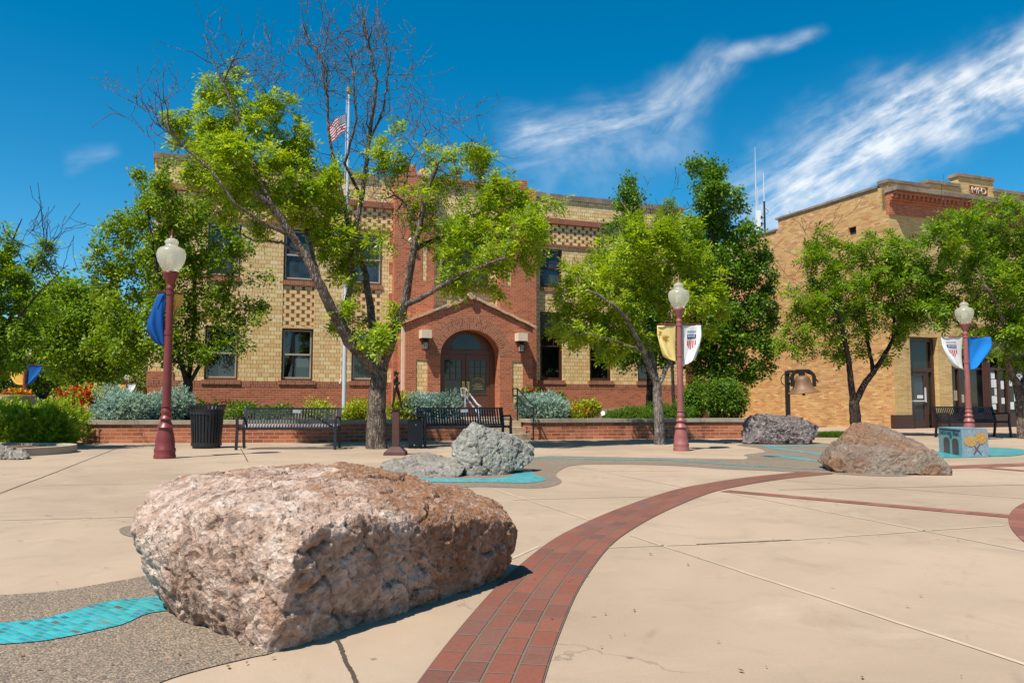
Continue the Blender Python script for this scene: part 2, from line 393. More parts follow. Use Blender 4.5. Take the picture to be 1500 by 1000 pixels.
MAT['lamp_hazed'] = plain('lamp paint paled by sun and haze', (0.27, 0.085, 0.075), 0.5, 0, 0.4, 9.0, 0.12)  # pinker, paler copy of the oxblood; sun and haze put into its colour
MAT['black'] = plain('black powder coat', (0.012, 0.013, 0.016), 0.38, 0, 0.3, 25.0, 0.1)
MAT['black_iron'] = plain('black iron', (0.018, 0.016, 0.015), 0.55, 0.3, 0.4, 25.0, 0.2)
MAT['bronze'] = plain('dark bronze', (0.045, 0.03, 0.022), 0.42, 0.7, 0.5, 18.0, 0.3)
MAT['rust'] = plain('rust brown steel', (0.075, 0.028, 0.02), 0.7, 0.1, 0.5, 9.0, 0.3)
MAT['bell'] = plain('dull bronze bell', (0.17, 0.095, 0.05), 0.6, 0.3, 0.5, 7.0, 0.12)
MAT['steel'] = plain('white pole paint', (0.62, 0.62, 0.63), 0.35, 0.3, 0.15, 8.0, 0.05)
MAT['gold'] = plain('gold metal', (0.6, 0.42, 0.14), 0.3, 0.8, 0.2, 8.0, 0.05)
MAT['white'] = plain('white paint', (0.720, 0.720, 0.700), 0.5, 0, 0.08, 8.0, 0.05)
MAT['red_paint'] = plain('red paint', (0.45, 0.03, 0.03), 0.4, 0, 0.1, 8.0, 0.05)
MAT['urn'] = plain('sandstone urn', (0.42, 0.29, 0.19), 0.85, 0, 0.4, 22.0, 0.5)
MAT['paper'] = plain('paper notice', (0.66, 0.68, 0.66), 0.8, 0, 0.1, 8.0, 0.02)
MAT['lantern_stone'] = plain('cream stone block', (0.66, 0.52, 0.38), 0.8, 0, 0.2, 18.0, 0.2)
MAT['rubber'] = plain('black rubber', (0.02, 0.02, 0.02), 0.8)
MAT['car_paint'] = plain('dark blue car paint', (0.02, 0.035, 0.07), 0.25, 0.2, 0.05, 4.0, 0.0)
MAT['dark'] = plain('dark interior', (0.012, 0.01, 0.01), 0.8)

def soil_mat():
    m_, t = new_mat('bark mulch'); c = objco(t)
    v = t.add('ShaderNodeTexVoronoi', {'Vector': c, 'Scale': 22.0}, feature='F1')
    col = t.ramp(t.add('ShaderNodeSeparateColor', {0: v.outputs['Color']}).outputs[0], [(0, (0.05, 0.028, 0.016)), (0.6, (0.13, 0.075, 0.045)), (1, (0.24, 0.15, 0.09))])
    finish(t, pbr(t, col, 0.95, 0, 0.1, v.outputs['Distance'], 0.9, 0.02)); return m_
MAT['soil'] = soil_mat()

def aggregate_mat():
    m_, t = new_mat('exposed aggregate'); c = objco(t)
    v = t.add('ShaderNodeTexVoronoi', {'Vector': c, 'Scale': 120.0}, feature='F1')
    r = t.add('ShaderNodeSeparateColor', {0: v.outputs['Color']}).outputs
    col = t.ramp(r[0], [(0, (0.098, 0.074, 0.056)), (0.3, (0.188, 0.142, 0.100)), (0.6, (0.255, 0.196, 0.139)), (0.85, (0.300, 0.213, 0.143)), (0.95, (0.390, 0.298, 0.215)), (1, (0.285, 0.142, 0.085))])
    e = t.ss(v.outputs['Distance'], 0.5, 0.75)
    col = t.mix(e, col, (0.112, 0.085, 0.062))
    v2 = t.add('ShaderNodeTexVoronoi', {'Vector': c, 'Scale': 52.0}, feature='F1')
    r2 = t.add('ShaderNodeSeparateColor', {0: v2.outputs['Color']}).outputs
    big = t.m('MULTIPLY', t.m('GREATER_THAN', r2[1], 0.8), t.ss(v2.outputs['Distance'], 0.42, 0.36))
    col = t.mix(big, col, t.ramp(r2[0], [(0, (0.150, 0.106, 0.072)), (0.5, (0.323, 0.241, 0.169)), (1, (0.413, 0.256, 0.156))]))
    n = t.noise(c, 1.4, 5.0, 0.6)
    col = t.mix(t.ss(n, 0.4, 0.7, 0.0, 0.35), col, (0.143, 0.109, 0.081))
    finish(t, pbr(t, col, 0.8, 0, 0.35, t.m('SUBTRACT', t.m('MULTIPLY', big, 0.6), v.outputs['Distance']), 0.7, 0.006)); return m_
MAT['aggregate'] = aggregate_mat()

def tile_mat():
    m_, t = new_mat('turquoise mosaic tile'); c = objco(t)
    rot = t.add('ShaderNodeVectorRotate', {'Vector': c, 'Angle': R(35)}, rotation_type='Z_AXIS').outputs[0]
    rot = t.vm('ADD', rot, t.vm('MULTIPLY', t.vm('SUBTRACT', t.noise(c, 1.6, 1.0, 0.5, 0, True), (0.388, 0.388, 0.388)), (0.10, 0.10, 0)))
    mask, rnd, _ = bond(t, rot, 0.060, 0, 0.030, 0.006)
    col = t.ramp(rnd, [(0, (0.0, 0.15, 0.20)), (0.06, (0.002, 0.22, 0.24)), (0.25, (0.005, 0.29, 0.31)), (0.6, (0.006, 0.36, 0.39)), (0.88, (0.02, 0.45, 0.47)), (0.94, (0.01, 0.24, 0.36)), (0.975, (0.10, 0.075, 0.045)), (1, (0.01, 0.37, 0.33))])
    dirt = t.noise(c, 5.0, 6.0, 0.7)
    col = t.mix(t.ss(dirt, 0.55, 0.8, 0.0, 0.45), col, (0.256, 0.271, 0.232))
    col = t.mix(mask, (0.13, 0.20, 0.19), col)
    finish(t, pbr(t, col, t.m('ADD', 0.28, t.m('MULTIPLY', t.m('SUBTRACT', 1.0, mask), 0.5)), 0, 0.5, mask, 0.5, 0.004)); return m_
MAT['tile'] = tile_mat()

def rock_mat(name, stops, tint, tint_amt, dark, scale=3.0, vein=None, vein_dir=(0, 0, 1), rust=None, speck=0.4, bump=1.0, fine=1.0, bias=(0, 0, 0), edge=0.5):
    m_, t = new_mat(name); c = objco(t)
    geo = t.add('ShaderNodeNewGeometry')
    big = t.noise(c, scale, 8.0, 0.62, 0.8); mid = t.noise(c, scale * 5, 6.0, 0.65, 0.5); fi = t.noise(c, 70.0 * fine, 4.0, 0.7); fi2 = t.noise(c, 24.0 * fine, 5.0, 0.7, 0.6)
    f = t.m('ADD', t.m('MULTIPLY', big, 0.6), t.m('MULTIPLY', mid, 0.4))
    col = t.ramp(f, stops)
    col = t.mix(t.ss(t.noise(c, scale * 0.8, 5.0, 0.6, 1.0), 0.48, 0.62, 0.0, tint_amt), col, tint)
    if rust is not None:
        col = t.mix(t.ss(t.m('ADD', t.noise(t.vm('ADD', c, (5, 2, 1)), scale * 0.9, 7.0, 0.65, 0.7), t.vm('DOT_PRODUCT', c, bias, 1)), 0.48, 0.64, 0.0, 0.85), col, rust)
    if vein is not None:
        d = t.vm('DOT_PRODUCT', c, vein_dir, 1)
        wv = t.noise(t.comb(t.m('MULTIPLY', d, 7.0), t.m('MULTIPLY', big, 1.3), 0.0), 2.0, 5.0, 0.7, 0.3)
        col = t.mix(t.ss(wv, 0.6, 0.66, 0.0, 0.75), col, vein)
    vor = t.add('ShaderNodeTexVoronoi', {'Vector': t.vm('ADD', c, t.vm('MULTIPLY', t.noise(c, 14.0, 3.0, 0.6, 0, True), (0.06, 0.06, 0.06))), 'Scale': 42.0 * fine}, feature='F1')
    vc = t.add('ShaderNodeSeparateColor', {0: vor.outputs['Color']}).outputs
    col = t.mix(t.m('MULTIPLY', t.m('GREATER_THAN', vc[0], 0.78), speck), col, (0.52, 0.43, 0.37))
    col = t.mix(t.m('MULTIPLY', t.m('LESS_THAN', vc[1], 0.14), speck), col, dark)
    col = t.mix(t.ss(fi, 0.52, 0.78, 0.0, 0.38), col, dark)
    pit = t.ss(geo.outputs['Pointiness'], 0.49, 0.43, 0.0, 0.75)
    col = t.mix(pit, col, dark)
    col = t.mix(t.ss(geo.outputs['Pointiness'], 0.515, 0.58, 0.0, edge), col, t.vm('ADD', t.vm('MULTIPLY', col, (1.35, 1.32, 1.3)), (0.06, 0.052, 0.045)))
    h = t.m('ADD', t.m('ADD', t.m('MULTIPLY', fi2, 1.5), t.m('MULTIPLY', fi, 0.6)), t.m('MULTIPLY', vor.outputs['Distance'], 0.7))
    finish(t, pbr(t, col, 0.72, 0, 0.35, h, bump, 0.012)); return m_
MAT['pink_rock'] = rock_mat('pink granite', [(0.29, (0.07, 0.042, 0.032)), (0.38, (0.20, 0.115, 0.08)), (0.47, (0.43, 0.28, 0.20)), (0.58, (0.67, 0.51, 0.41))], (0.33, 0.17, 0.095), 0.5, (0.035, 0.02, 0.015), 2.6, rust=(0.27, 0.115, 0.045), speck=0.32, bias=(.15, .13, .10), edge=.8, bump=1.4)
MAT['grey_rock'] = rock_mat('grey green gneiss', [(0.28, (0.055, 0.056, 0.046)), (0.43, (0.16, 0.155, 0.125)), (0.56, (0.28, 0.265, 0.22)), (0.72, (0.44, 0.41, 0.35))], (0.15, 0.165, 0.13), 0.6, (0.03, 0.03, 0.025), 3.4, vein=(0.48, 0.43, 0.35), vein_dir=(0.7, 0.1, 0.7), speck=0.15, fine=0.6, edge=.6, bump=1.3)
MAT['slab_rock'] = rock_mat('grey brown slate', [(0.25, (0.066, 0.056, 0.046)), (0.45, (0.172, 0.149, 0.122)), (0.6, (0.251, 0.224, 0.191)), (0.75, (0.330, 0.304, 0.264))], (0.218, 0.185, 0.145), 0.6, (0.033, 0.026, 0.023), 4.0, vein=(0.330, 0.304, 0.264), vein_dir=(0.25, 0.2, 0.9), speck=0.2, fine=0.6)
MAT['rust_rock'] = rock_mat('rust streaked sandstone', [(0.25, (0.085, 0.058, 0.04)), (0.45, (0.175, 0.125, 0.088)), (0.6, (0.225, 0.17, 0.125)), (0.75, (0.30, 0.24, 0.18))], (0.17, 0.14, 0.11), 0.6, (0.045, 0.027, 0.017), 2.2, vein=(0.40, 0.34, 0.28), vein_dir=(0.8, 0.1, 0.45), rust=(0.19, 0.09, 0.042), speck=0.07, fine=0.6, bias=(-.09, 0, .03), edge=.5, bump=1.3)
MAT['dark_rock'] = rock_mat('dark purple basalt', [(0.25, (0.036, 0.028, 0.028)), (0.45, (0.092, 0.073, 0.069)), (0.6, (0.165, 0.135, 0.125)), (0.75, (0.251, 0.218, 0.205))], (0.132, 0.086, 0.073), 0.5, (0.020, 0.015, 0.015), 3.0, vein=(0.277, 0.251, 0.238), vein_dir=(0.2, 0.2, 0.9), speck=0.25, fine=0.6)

def leaf_mat(name, a, b, trans=0.4, rough=0.45, tm=(1.5, 1.45, 0.6)):
    m_, t = new_mat(name)
    geo = t.add('ShaderNodeNewGeometry'); c = objco(t)
    rnd = geo.outputs['Random Per Island']
    col = t.mix(rnd, a, b)
    col = t.mix(t.ss(t.noise(c, 0.9, 2.0), 0.4, 0.62, 0.0, 0.45), col, t.vm('MULTIPLY', col, (1.5, 1.22, 0.9)))
    d = t.add('ShaderNodeBsdfPrincipled', {'Base Color': col, 'Roughness': rough, 'Specular IOR Level': 0.25})
    tr = t.add('ShaderNodeBsdfTranslucent', {'Color': t.vm('MULTIPLY', col, tm)})
    mx = t.add('ShaderNodeMixShader', {0: trans, 1: d.outputs[0], 2: tr.outputs[0]})
    finish(t, mx.outputs[0]); return m_
MAT['locust'] = leaf_mat('honey locust leaf', (0.10, 0.20, 0.010), (0.36, 0.46, 0.018), 0.42)
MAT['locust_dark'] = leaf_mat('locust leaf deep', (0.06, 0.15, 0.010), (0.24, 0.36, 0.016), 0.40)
MAT['pear'] = leaf_mat('pear leaf', (0.075, 0.16, 0.010), (0.24, 0.34, 0.016), 0.34, 0.45)
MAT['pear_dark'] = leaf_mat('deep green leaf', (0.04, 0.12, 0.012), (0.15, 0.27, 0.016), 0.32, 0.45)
MAT['juniper'] = leaf_mat('juniper', (0.13, 0.24, 0.012), (0.36, 0.46, 0.025), 0.3)
MAT['spruce'] = leaf_mat('blue spruce needle', (0.163, 0.275, 0.237), (0.375, 0.512, 0.463), 0.15, 0.6)
MAT['yellowgreen'] = leaf_mat('yellow green shrub', (0.163, 0.237, 0.015), (0.425, 0.450, 0.025), 0.35)
MAT['shrub'] = leaf_mat('shrub leaf', (0.050, 0.125, 0.015), (0.150, 0.250, 0.019), 0.3)
MAT['greyshrub'] = leaf_mat('pale grey green shrub', (0.250, 0.312, 0.088), (0.425, 0.450, 0.125), 0.3)
MAT['redpetal'] = leaf_mat('red petal', (0.42, 0.004, 0.012), (0.58, 0.008, 0.025), 0.2, 0.5, (1.2, .8, .9))
MAT['orangepetal'] = leaf_mat('orange petal', (0.6, 0.12, 0.01), (0.7, 0.25, 0.02), 0.25)
MAT['grass'] = leaf_mat('grass blade', (0.06, 0.15, 0.012), (0.13, 0.25, 0.02), 0.3)
MAT['straw'] = leaf_mat('dry grass blade', (0.30, 0.26, 0.10), (0.42, 0.36, 0.16), 0.3)

def bark_mat(name, a, b, ridge=1.0):
    m_, t = new_mat(name); c = objco(t)
    st = t.vm('MULTIPLY', c, (1, 1, 0.16))
    v = t.add('ShaderNodeTexVoronoi', {'Vector': t.vm('ADD', st, t.vm('MULTIPLY', t.noise(c, 5.0, 4.0, 0.6, 0, True), (0.12, 0.12, 0.05))), 'Scale': 19.0}, feature='DISTANCE_TO_EDGE').outputs['Distance']
    n = t.noise(c, 6.0, 6.0, 0.65); f = t.noise(st, 60.0, 3.0)
    col = t.mix(t.ss(n, 0.35, 0.68), a, b)
    col = t.mix(t.ss(v, 0.14, 0.0, 0.0, 0.75), col, t.vm('MULTIPLY', col, (0.25, 0.22, 0.2)))
    finish(t, pbr(t, col, 0.9, 0, 0.15, t.m('ADD', t.m('MULTIPLY', v, 2.0), t.m('MULTIPLY', f, 0.5)), ridge, 0.03)); return m_
MAT['bark'] = bark_mat('locust bark', (0.10, 0.075, 0.06), (0.27, 0.21, 0.165))
MAT['bark_dark'] = bark_mat('dark bark', (0.035, 0.025, 0.02), (0.10, 0.075, 0.06))
MAT['bark_grey'] = bark_mat('grey bark', (0.12, 0.10, 0.085), (0.30, 0.25, 0.21), 0.7)

def glass_mat(name, inside, tint=0.0):
    m_, t = new_mat(name); c = objco(t)
    n = t.noise(c, 1.3, 3.0)
    col = t.mix(t.ss(n, 0.35, 0.65), inside, t.vm('MULTIPLY', tuple(inside), (0.4, 0.4, 0.4)))
    finish(t, pbr(t, col, 0.03, 0, 0.5, t.noise(c, 0.8, 2.0), 0.03, 0.02)); return m_
MAT['glass'] = glass_mat('dark window glass', (0.018, 0.022, 0.018))
MAT['glass_up'] = glass_mat('upper window glass', (0.05, 0.07, 0.085))

def clear_glass():
    m_, t = new_mat('clear window glass'); c = objco(t)
    b = t.add('ShaderNodeBump', {'Height': t.noise(c, 0.9, 2.0), 'Strength': .03, 'Distance': .02})
    fr = t.add('ShaderNodeFresnel', {'IOR': 1.55, 'Normal': b.outputs[0]})
    gl = t.add('ShaderNodeBsdfGlossy', {'Color': (.95, .97, 1.0), 'Roughness': .02, 'Normal': b.outputs[0]})
    tr = t.add('ShaderNodeBsdfTransparent', {'Color': (.62, .68, .64)})
    finish(t, t.add('ShaderNodeMixShader', {0: t.m('MULTIPLY', fr.outputs[0], 1.6), 1: tr.outputs[0], 2: gl.outputs[0]}).outputs[0]); return m_
MAT['glass_see'] = clear_glass()
MAT['blind'] = plain('pale window blind', (0.30, 0.29, 0.26), 0.8, 0, 0.15, 6.0, 0.1)
def globe_mat():
    m_, t = new_mat('ribbed acrylic globe'); c = objco(t)
    n = t.noise(c, 30.0, 3.0)
    d = pbr(t, (0.80, 0.78, 0.64), 0.22, 0, 0.6, n, 0.2, 0.01, **{'Transmission Weight': 0.6})
    tr = t.add('ShaderNodeBsdfTranslucent', {'Color': (0.9, 0.88, 0.74)})
    finish(t, t.add('ShaderNodeMixShader', {0: 0.5, 1: d, 2: tr.outputs[0]}).outputs[0]); return m_
MAT['globe'] = globe_mat()

def cloth_mat(name, col):
    m_, t = new_mat(name); c = objco(t)
    n = t.noise(c, 3.0, 3.0); wv = t.noise(c, 140.0, 2.0)
    cc = t.mix(t.ss(n, 0.4, 0.7, 0, 0.2), col, t.vm('MULTIPLY', tuple(col), (0.75, 0.75, 0.78)))
    d = pbr(t, cc, 0.85, 0, 0.2, wv, 0.1, 0.002)
    tr = t.add('ShaderNodeBsdfTranslucent', {'Color': cc})
    finish(t, t.add('ShaderNodeMixShader', {0: 0.3, 1: d, 2: tr.outputs[0]}).outputs[0]); return m_
MAT['cloth_blue'] = cloth_mat('blue banner cloth', (0.012, 0.10, 0.36))
MAT['cloth_royal'] = cloth_mat('bright blue banner cloth', (0.015, 0.22, 0.62))
MAT['cloth_yellow'] = cloth_mat('yellow banner cloth', (0.80, 0.50, 0.10))
MAT['cloth_cream'] = cloth_mat('pale yellow banner cloth', (0.82, 0.66, 0.26))
MAT['cloth_white'] = cloth_mat('white banner cloth', (0.78, 0.78, 0.76))
MAT['print_red'] = cloth_mat('red print', (0.50, 0.03, 0.05))
MAT['print_navy'] = cloth_mat('navy print', (0.012, 0.05, 0.14))
MAT['print_gold'] = cloth_mat('ochre print', (0.42, 0.22, 0.02))

TH = R(21.5)
U = Vector((cos(TH), sin(TH), 0)); NV = Vector((-sin(TH), cos(TH), 0))

# ================================================================== GROUND
def sheet(name, polys, z, mat, kind='structure', label=None):
    mb = MB()
    for poly in polys:
        if len(poly) > 4:
            from mathutils.geometry import tessellate_polygon
            pts = [Vector((p[0], p[1], 0)) for p in poly]
            for tri in tessellate_polygon([pts]):
                q = [(poly[i][0], poly[i][1], z) for i in tri]
                a, b, c = [Vector(p) for p in q]
                if (b - a).cross(c - a).z < 0: q.reverse()
                mb.face(q)
        else: mb.face([(p[0], p[1], z) for p in poly])
    o = mb.build(name, mat, None, weld=False); o['kind'] = kind
    if label: o['label'] = label
    return o
def smooth_curve(pts, n=8, closed=False):
    pts = [Vector((p[0], p[1], 0)) for p in pts]; out = []
    N = len(pts)
    rng_ = range(N) if closed else range(N - 1)
    for i in rng_:
        p0 = pts[(i - 1) % N] if closed or i > 0 else pts[0]; p1 = pts[i]; p2 = pts[(i + 1) % N]
        p3 = pts[(i + 2) % N] if closed or i + 2 < N else pts[-1]
        for k in range(n):
            t = k / n
            out.append(0.5 * ((2 * p1) + (p2 - p0) * t + (2 * p0 - 5 * p1 + 4 * p2 - p3) * t * t + (3 * p1 - p0 - 3 * p2 + p3) * t ** 3))
    if not closed: out.append(pts[-1])
    return out
def strip(mb, pts, w, z, w2=None):
    n = len(pts); L = 0; prev = None
    for i, p in enumerate(pts):
        d = (pts[min(i + 1, n - 1)] - pts[max(i - 1, 0)]).normalized(); s = Vector((-d.y, d.x, 0))
        ww = w if w2 is None else w + (w2 - w) * i / (n - 1)
        if i: L += (p - pts[i - 1]).length
        a = p + s * ww / 2; b = p - s * ww / 2
        if prev: 
            (pa, pb, pl, pw) = prev
            mb.face([(pb.x, pb.y, z), (b.x, b.y, z), (a.x, a.y, z), (pa.x, pa.y, z)], [(pl, 0), (L, 0), (L, ww), (pl, pw)])
        prev = (a, b, L, ww)

sheet('ground', [[(-600, -300), (900, -300), (900, 1500), (-600, 1500)]], 0.0, MAT['concrete'])

# exposed aggregate river bed
near_bed = [(-420, 890), (-120, 872), (0, 872), (90, 865), (150, 855), (215, 843), (262, 826), (240, 795), (190, 786), (175, 779), (186, 771), (260, 764), (520, 770), (600, 830), (520, 900), (410, 952), (370, 963), (300, 980), (235, 1000), (150, 1040), (-420, 1120)]
far_bed = [(556, 697), (570, 706), (602, 709), (660, 714), (706, 713), (780, 715), (810, 712), (823, 705), (814, 696), (822, 688), (839, 682), (875, 680), (939, 680.5), (1007, 683), (1063, 687), (1120, 689), (1180, 692), (1214, 693), (1276, 697), (1329, 697), (1346, 692.5), (1352, 686), (1300, 668), (1262, 657), (1240, 651), (1150, 647), (1080, 651), (1110, 656), (1121, 661), (1110, 663.5), (1090, 666), (1095, 669), (1092, 672), (1075, 672.5), (984, 671), (871, 669), (803, 668), (760, 672), (690, 676), (600, 686)]
def ring(px): return smooth_curve([G(*p) for p in px], 4, True)
sheet('aggregate_path', [ring(near_bed), ring(far_bed)], 0.004, MAT['aggregate'])

# turquoise mosaic stream let into the aggregate
streams = [
    [(-400, 950), (-100, 922), (0, 914), (60, 908), (110, 895), (160, 882), (222, 876), (300, 870), (300, 890), (222, 899), (180, 916), (120, 930), (60, 941), (0, 946), (-100, 960), (-400, 1000)],
    [(560, 699), (609, 700.5), (690, 701), (735, 700), (755, 694), (766, 689), (778, 688), (783, 695), (800, 702), (790, 706), (770, 708), (720, 707), (620, 706.5), (560, 704)],
    [(1452, 669), (1486, 667.5), (1508, 663), (1492, 657.5), (1456, 655.5), (1420, 656), (1385, 659), (1366, 663), (1360, 667), (1378, 670.5)]]
def river(mid, w0):
    pts = smooth_curve([G(*p) for p in mid], 6)
    return pts
sheet('tile_path', [ring(s) for s in streams], 0.008, MAT['tile'])
mbr = MB()
for mid, w0, w1 in [([(770, 671), (837, 671.3), (893, 673), (973, 673.3), (1007, 676), (1082, 681.6), (1120, 684.5)], .26, .10),
                    ([(1112, 682), (1136, 684.8), (1180, 687), (1225, 688.6), (1262, 689)], .07, .10),
                    ([(1121, 654.6), (1150, 659.2), (1185, 663), (1222, 667)], .10, .36),
                    ([(1119, 654.4), (1160, 653.4), (1232, 654.2)], .55, .25),
                    ([(1119, 669.2), (1150, 670), (1180, 673.5), (1212, 677.5)], .42, .10),
                    ([(1121, 669), (1150, 668), (1175, 668.2)], .3, .12)]:
    strip(mbr, river(mid, w0), w0, 0.0075, w1)
o = mbr.build('tile_path', MAT['tile'], None, weld=False); o['kind'] = 'structure'

# brick bands
mbb = MB()
lft = [(560, 1080), (613, 1000), (640, 960), (693, 901), (753, 838), (807, 791), (860, 764), (913, 741), (967, 721.5), (1020, 708.5), (1100, 697.2), (1190, 690.5)]
rgt = [(770, 1080), (796, 1000), (825, 908), (844, 862), (887, 808), (919, 781), (967, 754), (1041, 724.5), (1073, 716.5), (1153, 702), (1212, 694.5)]
Lc = smooth_curve([G(*p) for p in lft], 6); Rc = smooth_curve([G(*p) for p in rgt], 6)
def resample(c, n):
    d = [0]
    for a, b in zip(c, c[1:]): d.append(d[-1] + (b - a).length)
    out = []
    for k in range(n):
        s = d[-1] * k / (n - 1); i = max(j for j in range(len(d)) if d[j] <= s + 1e-9); i = min(i, len(c) - 2)
        t = (s - d[i]) / max(1e-9, d[i + 1] - d[i]); out.append(c[i].lerp(c[i + 1], t))
    return out
Lr, Rr = resample(Lc, 80), resample(Rc, 80)
mid = [(a + b) / 2 for a, b in zip(Lr, Rr)]
for _ in range(6): mid = [mid[0]] + [(mid[i - 1] + 2 * mid[i] + mid[i + 1]) / 4 for i in range(1, 79)] + [mid[-1]]
strip(mbb, mid, 0.417, 0.005)
o = mbb.build('brick_path', MAT['paver'], None, weld=False); o['kind'] = 'structure'
mb1 = MB()
def straight(a, b, n=12):
    A, B = G(*a), G(*b); return [A.lerp(B, i / n) for i in range(n + 1)]
strip(mb1, straight((1062, 719), (1492, 757.6)), 0.2, 0.0045)
strip(mb1, straight((1372, 685), (1620, 676)), 0.42, 0.0045)
strip(mb1, straight((1430, 684.2), (1620, 699)), 0.2, 0.0055)
ctr = Vector((10.12, 2.6, 0))
for rr in (7.16, 6.95, 6.74, 6.53):
    strip(mb1, [ctr + Vector((-cos(a) * rr, sin(a) * rr, 0)) for a in np.linspace(-1.2, 1.5, 90)], 0.205, 0.006)
o = mb1.build('brick_path', MAT['paver_single'], None, weld=False); o['kind'] = 'structure'

# joints: pale sealant, dark open cracks
mbj, mbk = MB(), MB()
pale = [((924, 784), (1560, 992)), ((1070, 722), (1333, 773)), ((1333, 773), (1520, 811)), ((889, 802), (1020, 797.5)), ((1159, 791), (1473, 769)),
        ((724, 716.5), (865, 762)), ((753, 732), (956, 727)), ((846, 683.5), (893, 693)), ((893, 693), (1002, 714)), ((700, 840), (790, 800)),
        ((0, 762), (195, 757)), ((62, 711), (250, 707)), ((1150, 703), (1333, 717)), ((1333, 717), (1560, 735)), ((110, 667), (240, 666)), ((880, 690), (1006, 689.5))]
darkj = [((-120, 768), (70, 696)), ((70, 696), (185, 651)), ((494, 938), (522, 1003)), ((522, 1003), (550, 1070)), ((1140, 717.5), (1560, 709)), ((1020, 797.5), (1159, 791)), ((352, 656), (363, 676)), ((0, 664), (-200, 720))]
def wob(a, b, amp, n=26, sd=0):
    rg = random.Random(sd); A, B = G(*a), G(*b); d = (B - A).normalized(); s = Vector((-d.y, d.x, 0))
    return [A.lerp(B, i / n) + s * rg.uniform(-amp, amp) for i in range(n + 1)]
for i, (a, b) in enumerate(pale): strip(mbj, wob(a, b, 0.003, 26, i), 0.024, 0.003)
for i, (a, b) in enumerate(darkj): strip(mbk, wob(a, b, 0.004, 30, 50 + i), 0.016, 0.0035)
MAT['sealant'] = plain('pale joint sealant', (0.42, 0.32, 0.22), 0.8, 0, 0.5, 6.0, 0.2)
MAT['crack'] = plain('dark open joint', (0.06, 0.042, 0.03), 0.9, 0, 0.6, 12.0, 0.2)
o = mbj.build('pavement_line', MAT['sealant'], None, weld=False); o['kind'] = 'structure'
o = mbk.build('pavement_line', MAT['crack'], None, weld=False); o['kind'] = 'structure'

# ================================================================== CITY HALL
HALL = Vector((-11.0908, 24.2434, 0))
hall = thing('city_hall', 'two-storey yellow block and red brick hall with a gabled arched entrance', 'building', HALL, TH)
def wall_grid(mb, u0, u1, z0, z1, holes, y=0.0, reveal=0.0, mi=0, uo=0.0):
    us = sorted({u0, u1} | {min(max(h[i], u0), u1) for h in holes for i in (0, 1)})
    zs = sorted({z0, z1} | {min(max(h[i], z0), z1) for h in holes for i in (2, 3)})
    for a, b in zip(us, us[1:]):
        for c, d in zip(zs, zs[1:]):
            m_, n_ = (a + b) / 2, (c + d) / 2
            if any(h[0] < m_ < h[1] and h[2] < n_ < h[3] for h in holes): continue
            mb.face([(a, y, c), (b, y, c), (b, y, d), (a, y, d)], None, mi)
    if reveal:
        for (a, b, c, d) in holes:
            if b <= u0 or a >= u1 or d <= z0 or c >= z1: continue
            c2, d2 = max(c, z0), min(d, z1)
            mb.face([(a, y, c2), (a, y, d2), (a, y + reveal, d2), (a, y + reveal, c2)], None, mi)
            mb.face([(b, y, c2), (b, y + reveal, c2), (b, y + reveal, d2), (b, y, d2)], None, mi)
            if d2 == d: mb.face([(a, y, d), (b, y, d), (b, y + reveal, d), (a, y + reveal, d)], None, mi)
            if c2 == c: mb.face([(a, y, c), (a, y + reveal, c), (b, y + reveal, c), (b, y, c)], None, mi)
DEEP, WID = 13.0, 19.25
lows = [(1.6, 2.6, 1.66, 3.35), (3.92, 4.92, 1.66, 3.35), (6.17, 7.17, 1.66, 3.35)]
lowsR = [(13.03, 13.93, 1.76, 4.27), (15.05, 15.95, 1.76, 4.27), (17.1, 18.0, 1.76, 4.27)]
ups = [(1.6, 2.6, 4.92, 6.62), (3.92, 4.92, 4.92, 6.62), (6.17, 7.17, 4.92, 6.62)]
upsR = [(13.03, 13.93, 5.18, 6.62), (15.05, 15.95, 5.18, 6.62), (17.1, 18.0, 5.18, 6.62)]
HOLES = lows + lowsR + ups + upsR
PAN = [(a, b, 3.42, 4.76) for a, b, _, _ in lows] 
BAY0, BAY1 = 7.52, 12.76
REV = 0.16
yw = MB()
for (a, b) in ((0.0, BAY0), (BAY1, WID)):
    wall_grid(yw, a, b, 1.62, 6.72, [h for h in HOLES + PAN if a <= h[0] < b], 0.0, REV)
    wall_grid(yw, a, b, 7.77, 8.5, [], 0.0)
yw.face([(0, DEEP, 0.74), (0, 0, 0.74), (0, 0, 8.5), (0, DEEP, 8.5)], [(DEEP, .74), (0, .74), (0, 8.5), (DEEP, 8.5)])
yw.face([(WID, 0, 0.74), (WID, DEEP, 0.74), (WID, DEEP, 8.5), (WID, 0, 8.5)])
yw.face([(WID, DEEP, 0), (0, DEEP, 0), (0, DEEP, 8.5), (WID, DEEP, 8.5)])
yw.build('wall', MAT['yellow'], hall)
pm = MB()
for (a, b, c, d) in PAN: pm.face([(a, 0.012, c), (b, 0.012, c), (b, 0.012, d), (a, 0.012, d)])
for (a, b) in ((0.0, BAY0), (BAY1, WID)): wall_grid(pm, a, b, 6.8, 7.56, [], 0.0)
pm.build_pieces('checker_panel', MAT['checker'], hall)
dd = MB()
wall_grid(dd, 0, BAY0, 0.74, 1.45, [], -0.03); wall_grid(dd, BAY1, WID, 0.74, 1.45, [], -0.03)
dd.face([(-.03, 6, .74), (-.03, -.03, .74), (-.03, -.03, 1.45), (-.03, 6, 1.45)]); dd.face([(WID + .03, -.03, .74), (WID + .03, 6, .74), (WID + .03, 6, 1.62), (WID + .03, -.03, 1.62)])
dd.box((-0.03, -0.033, 1.62), (0.72, 0.1, 1.9))
dd.build_pieces('brick_dado', MAT['red'], hall)
sd = MB()
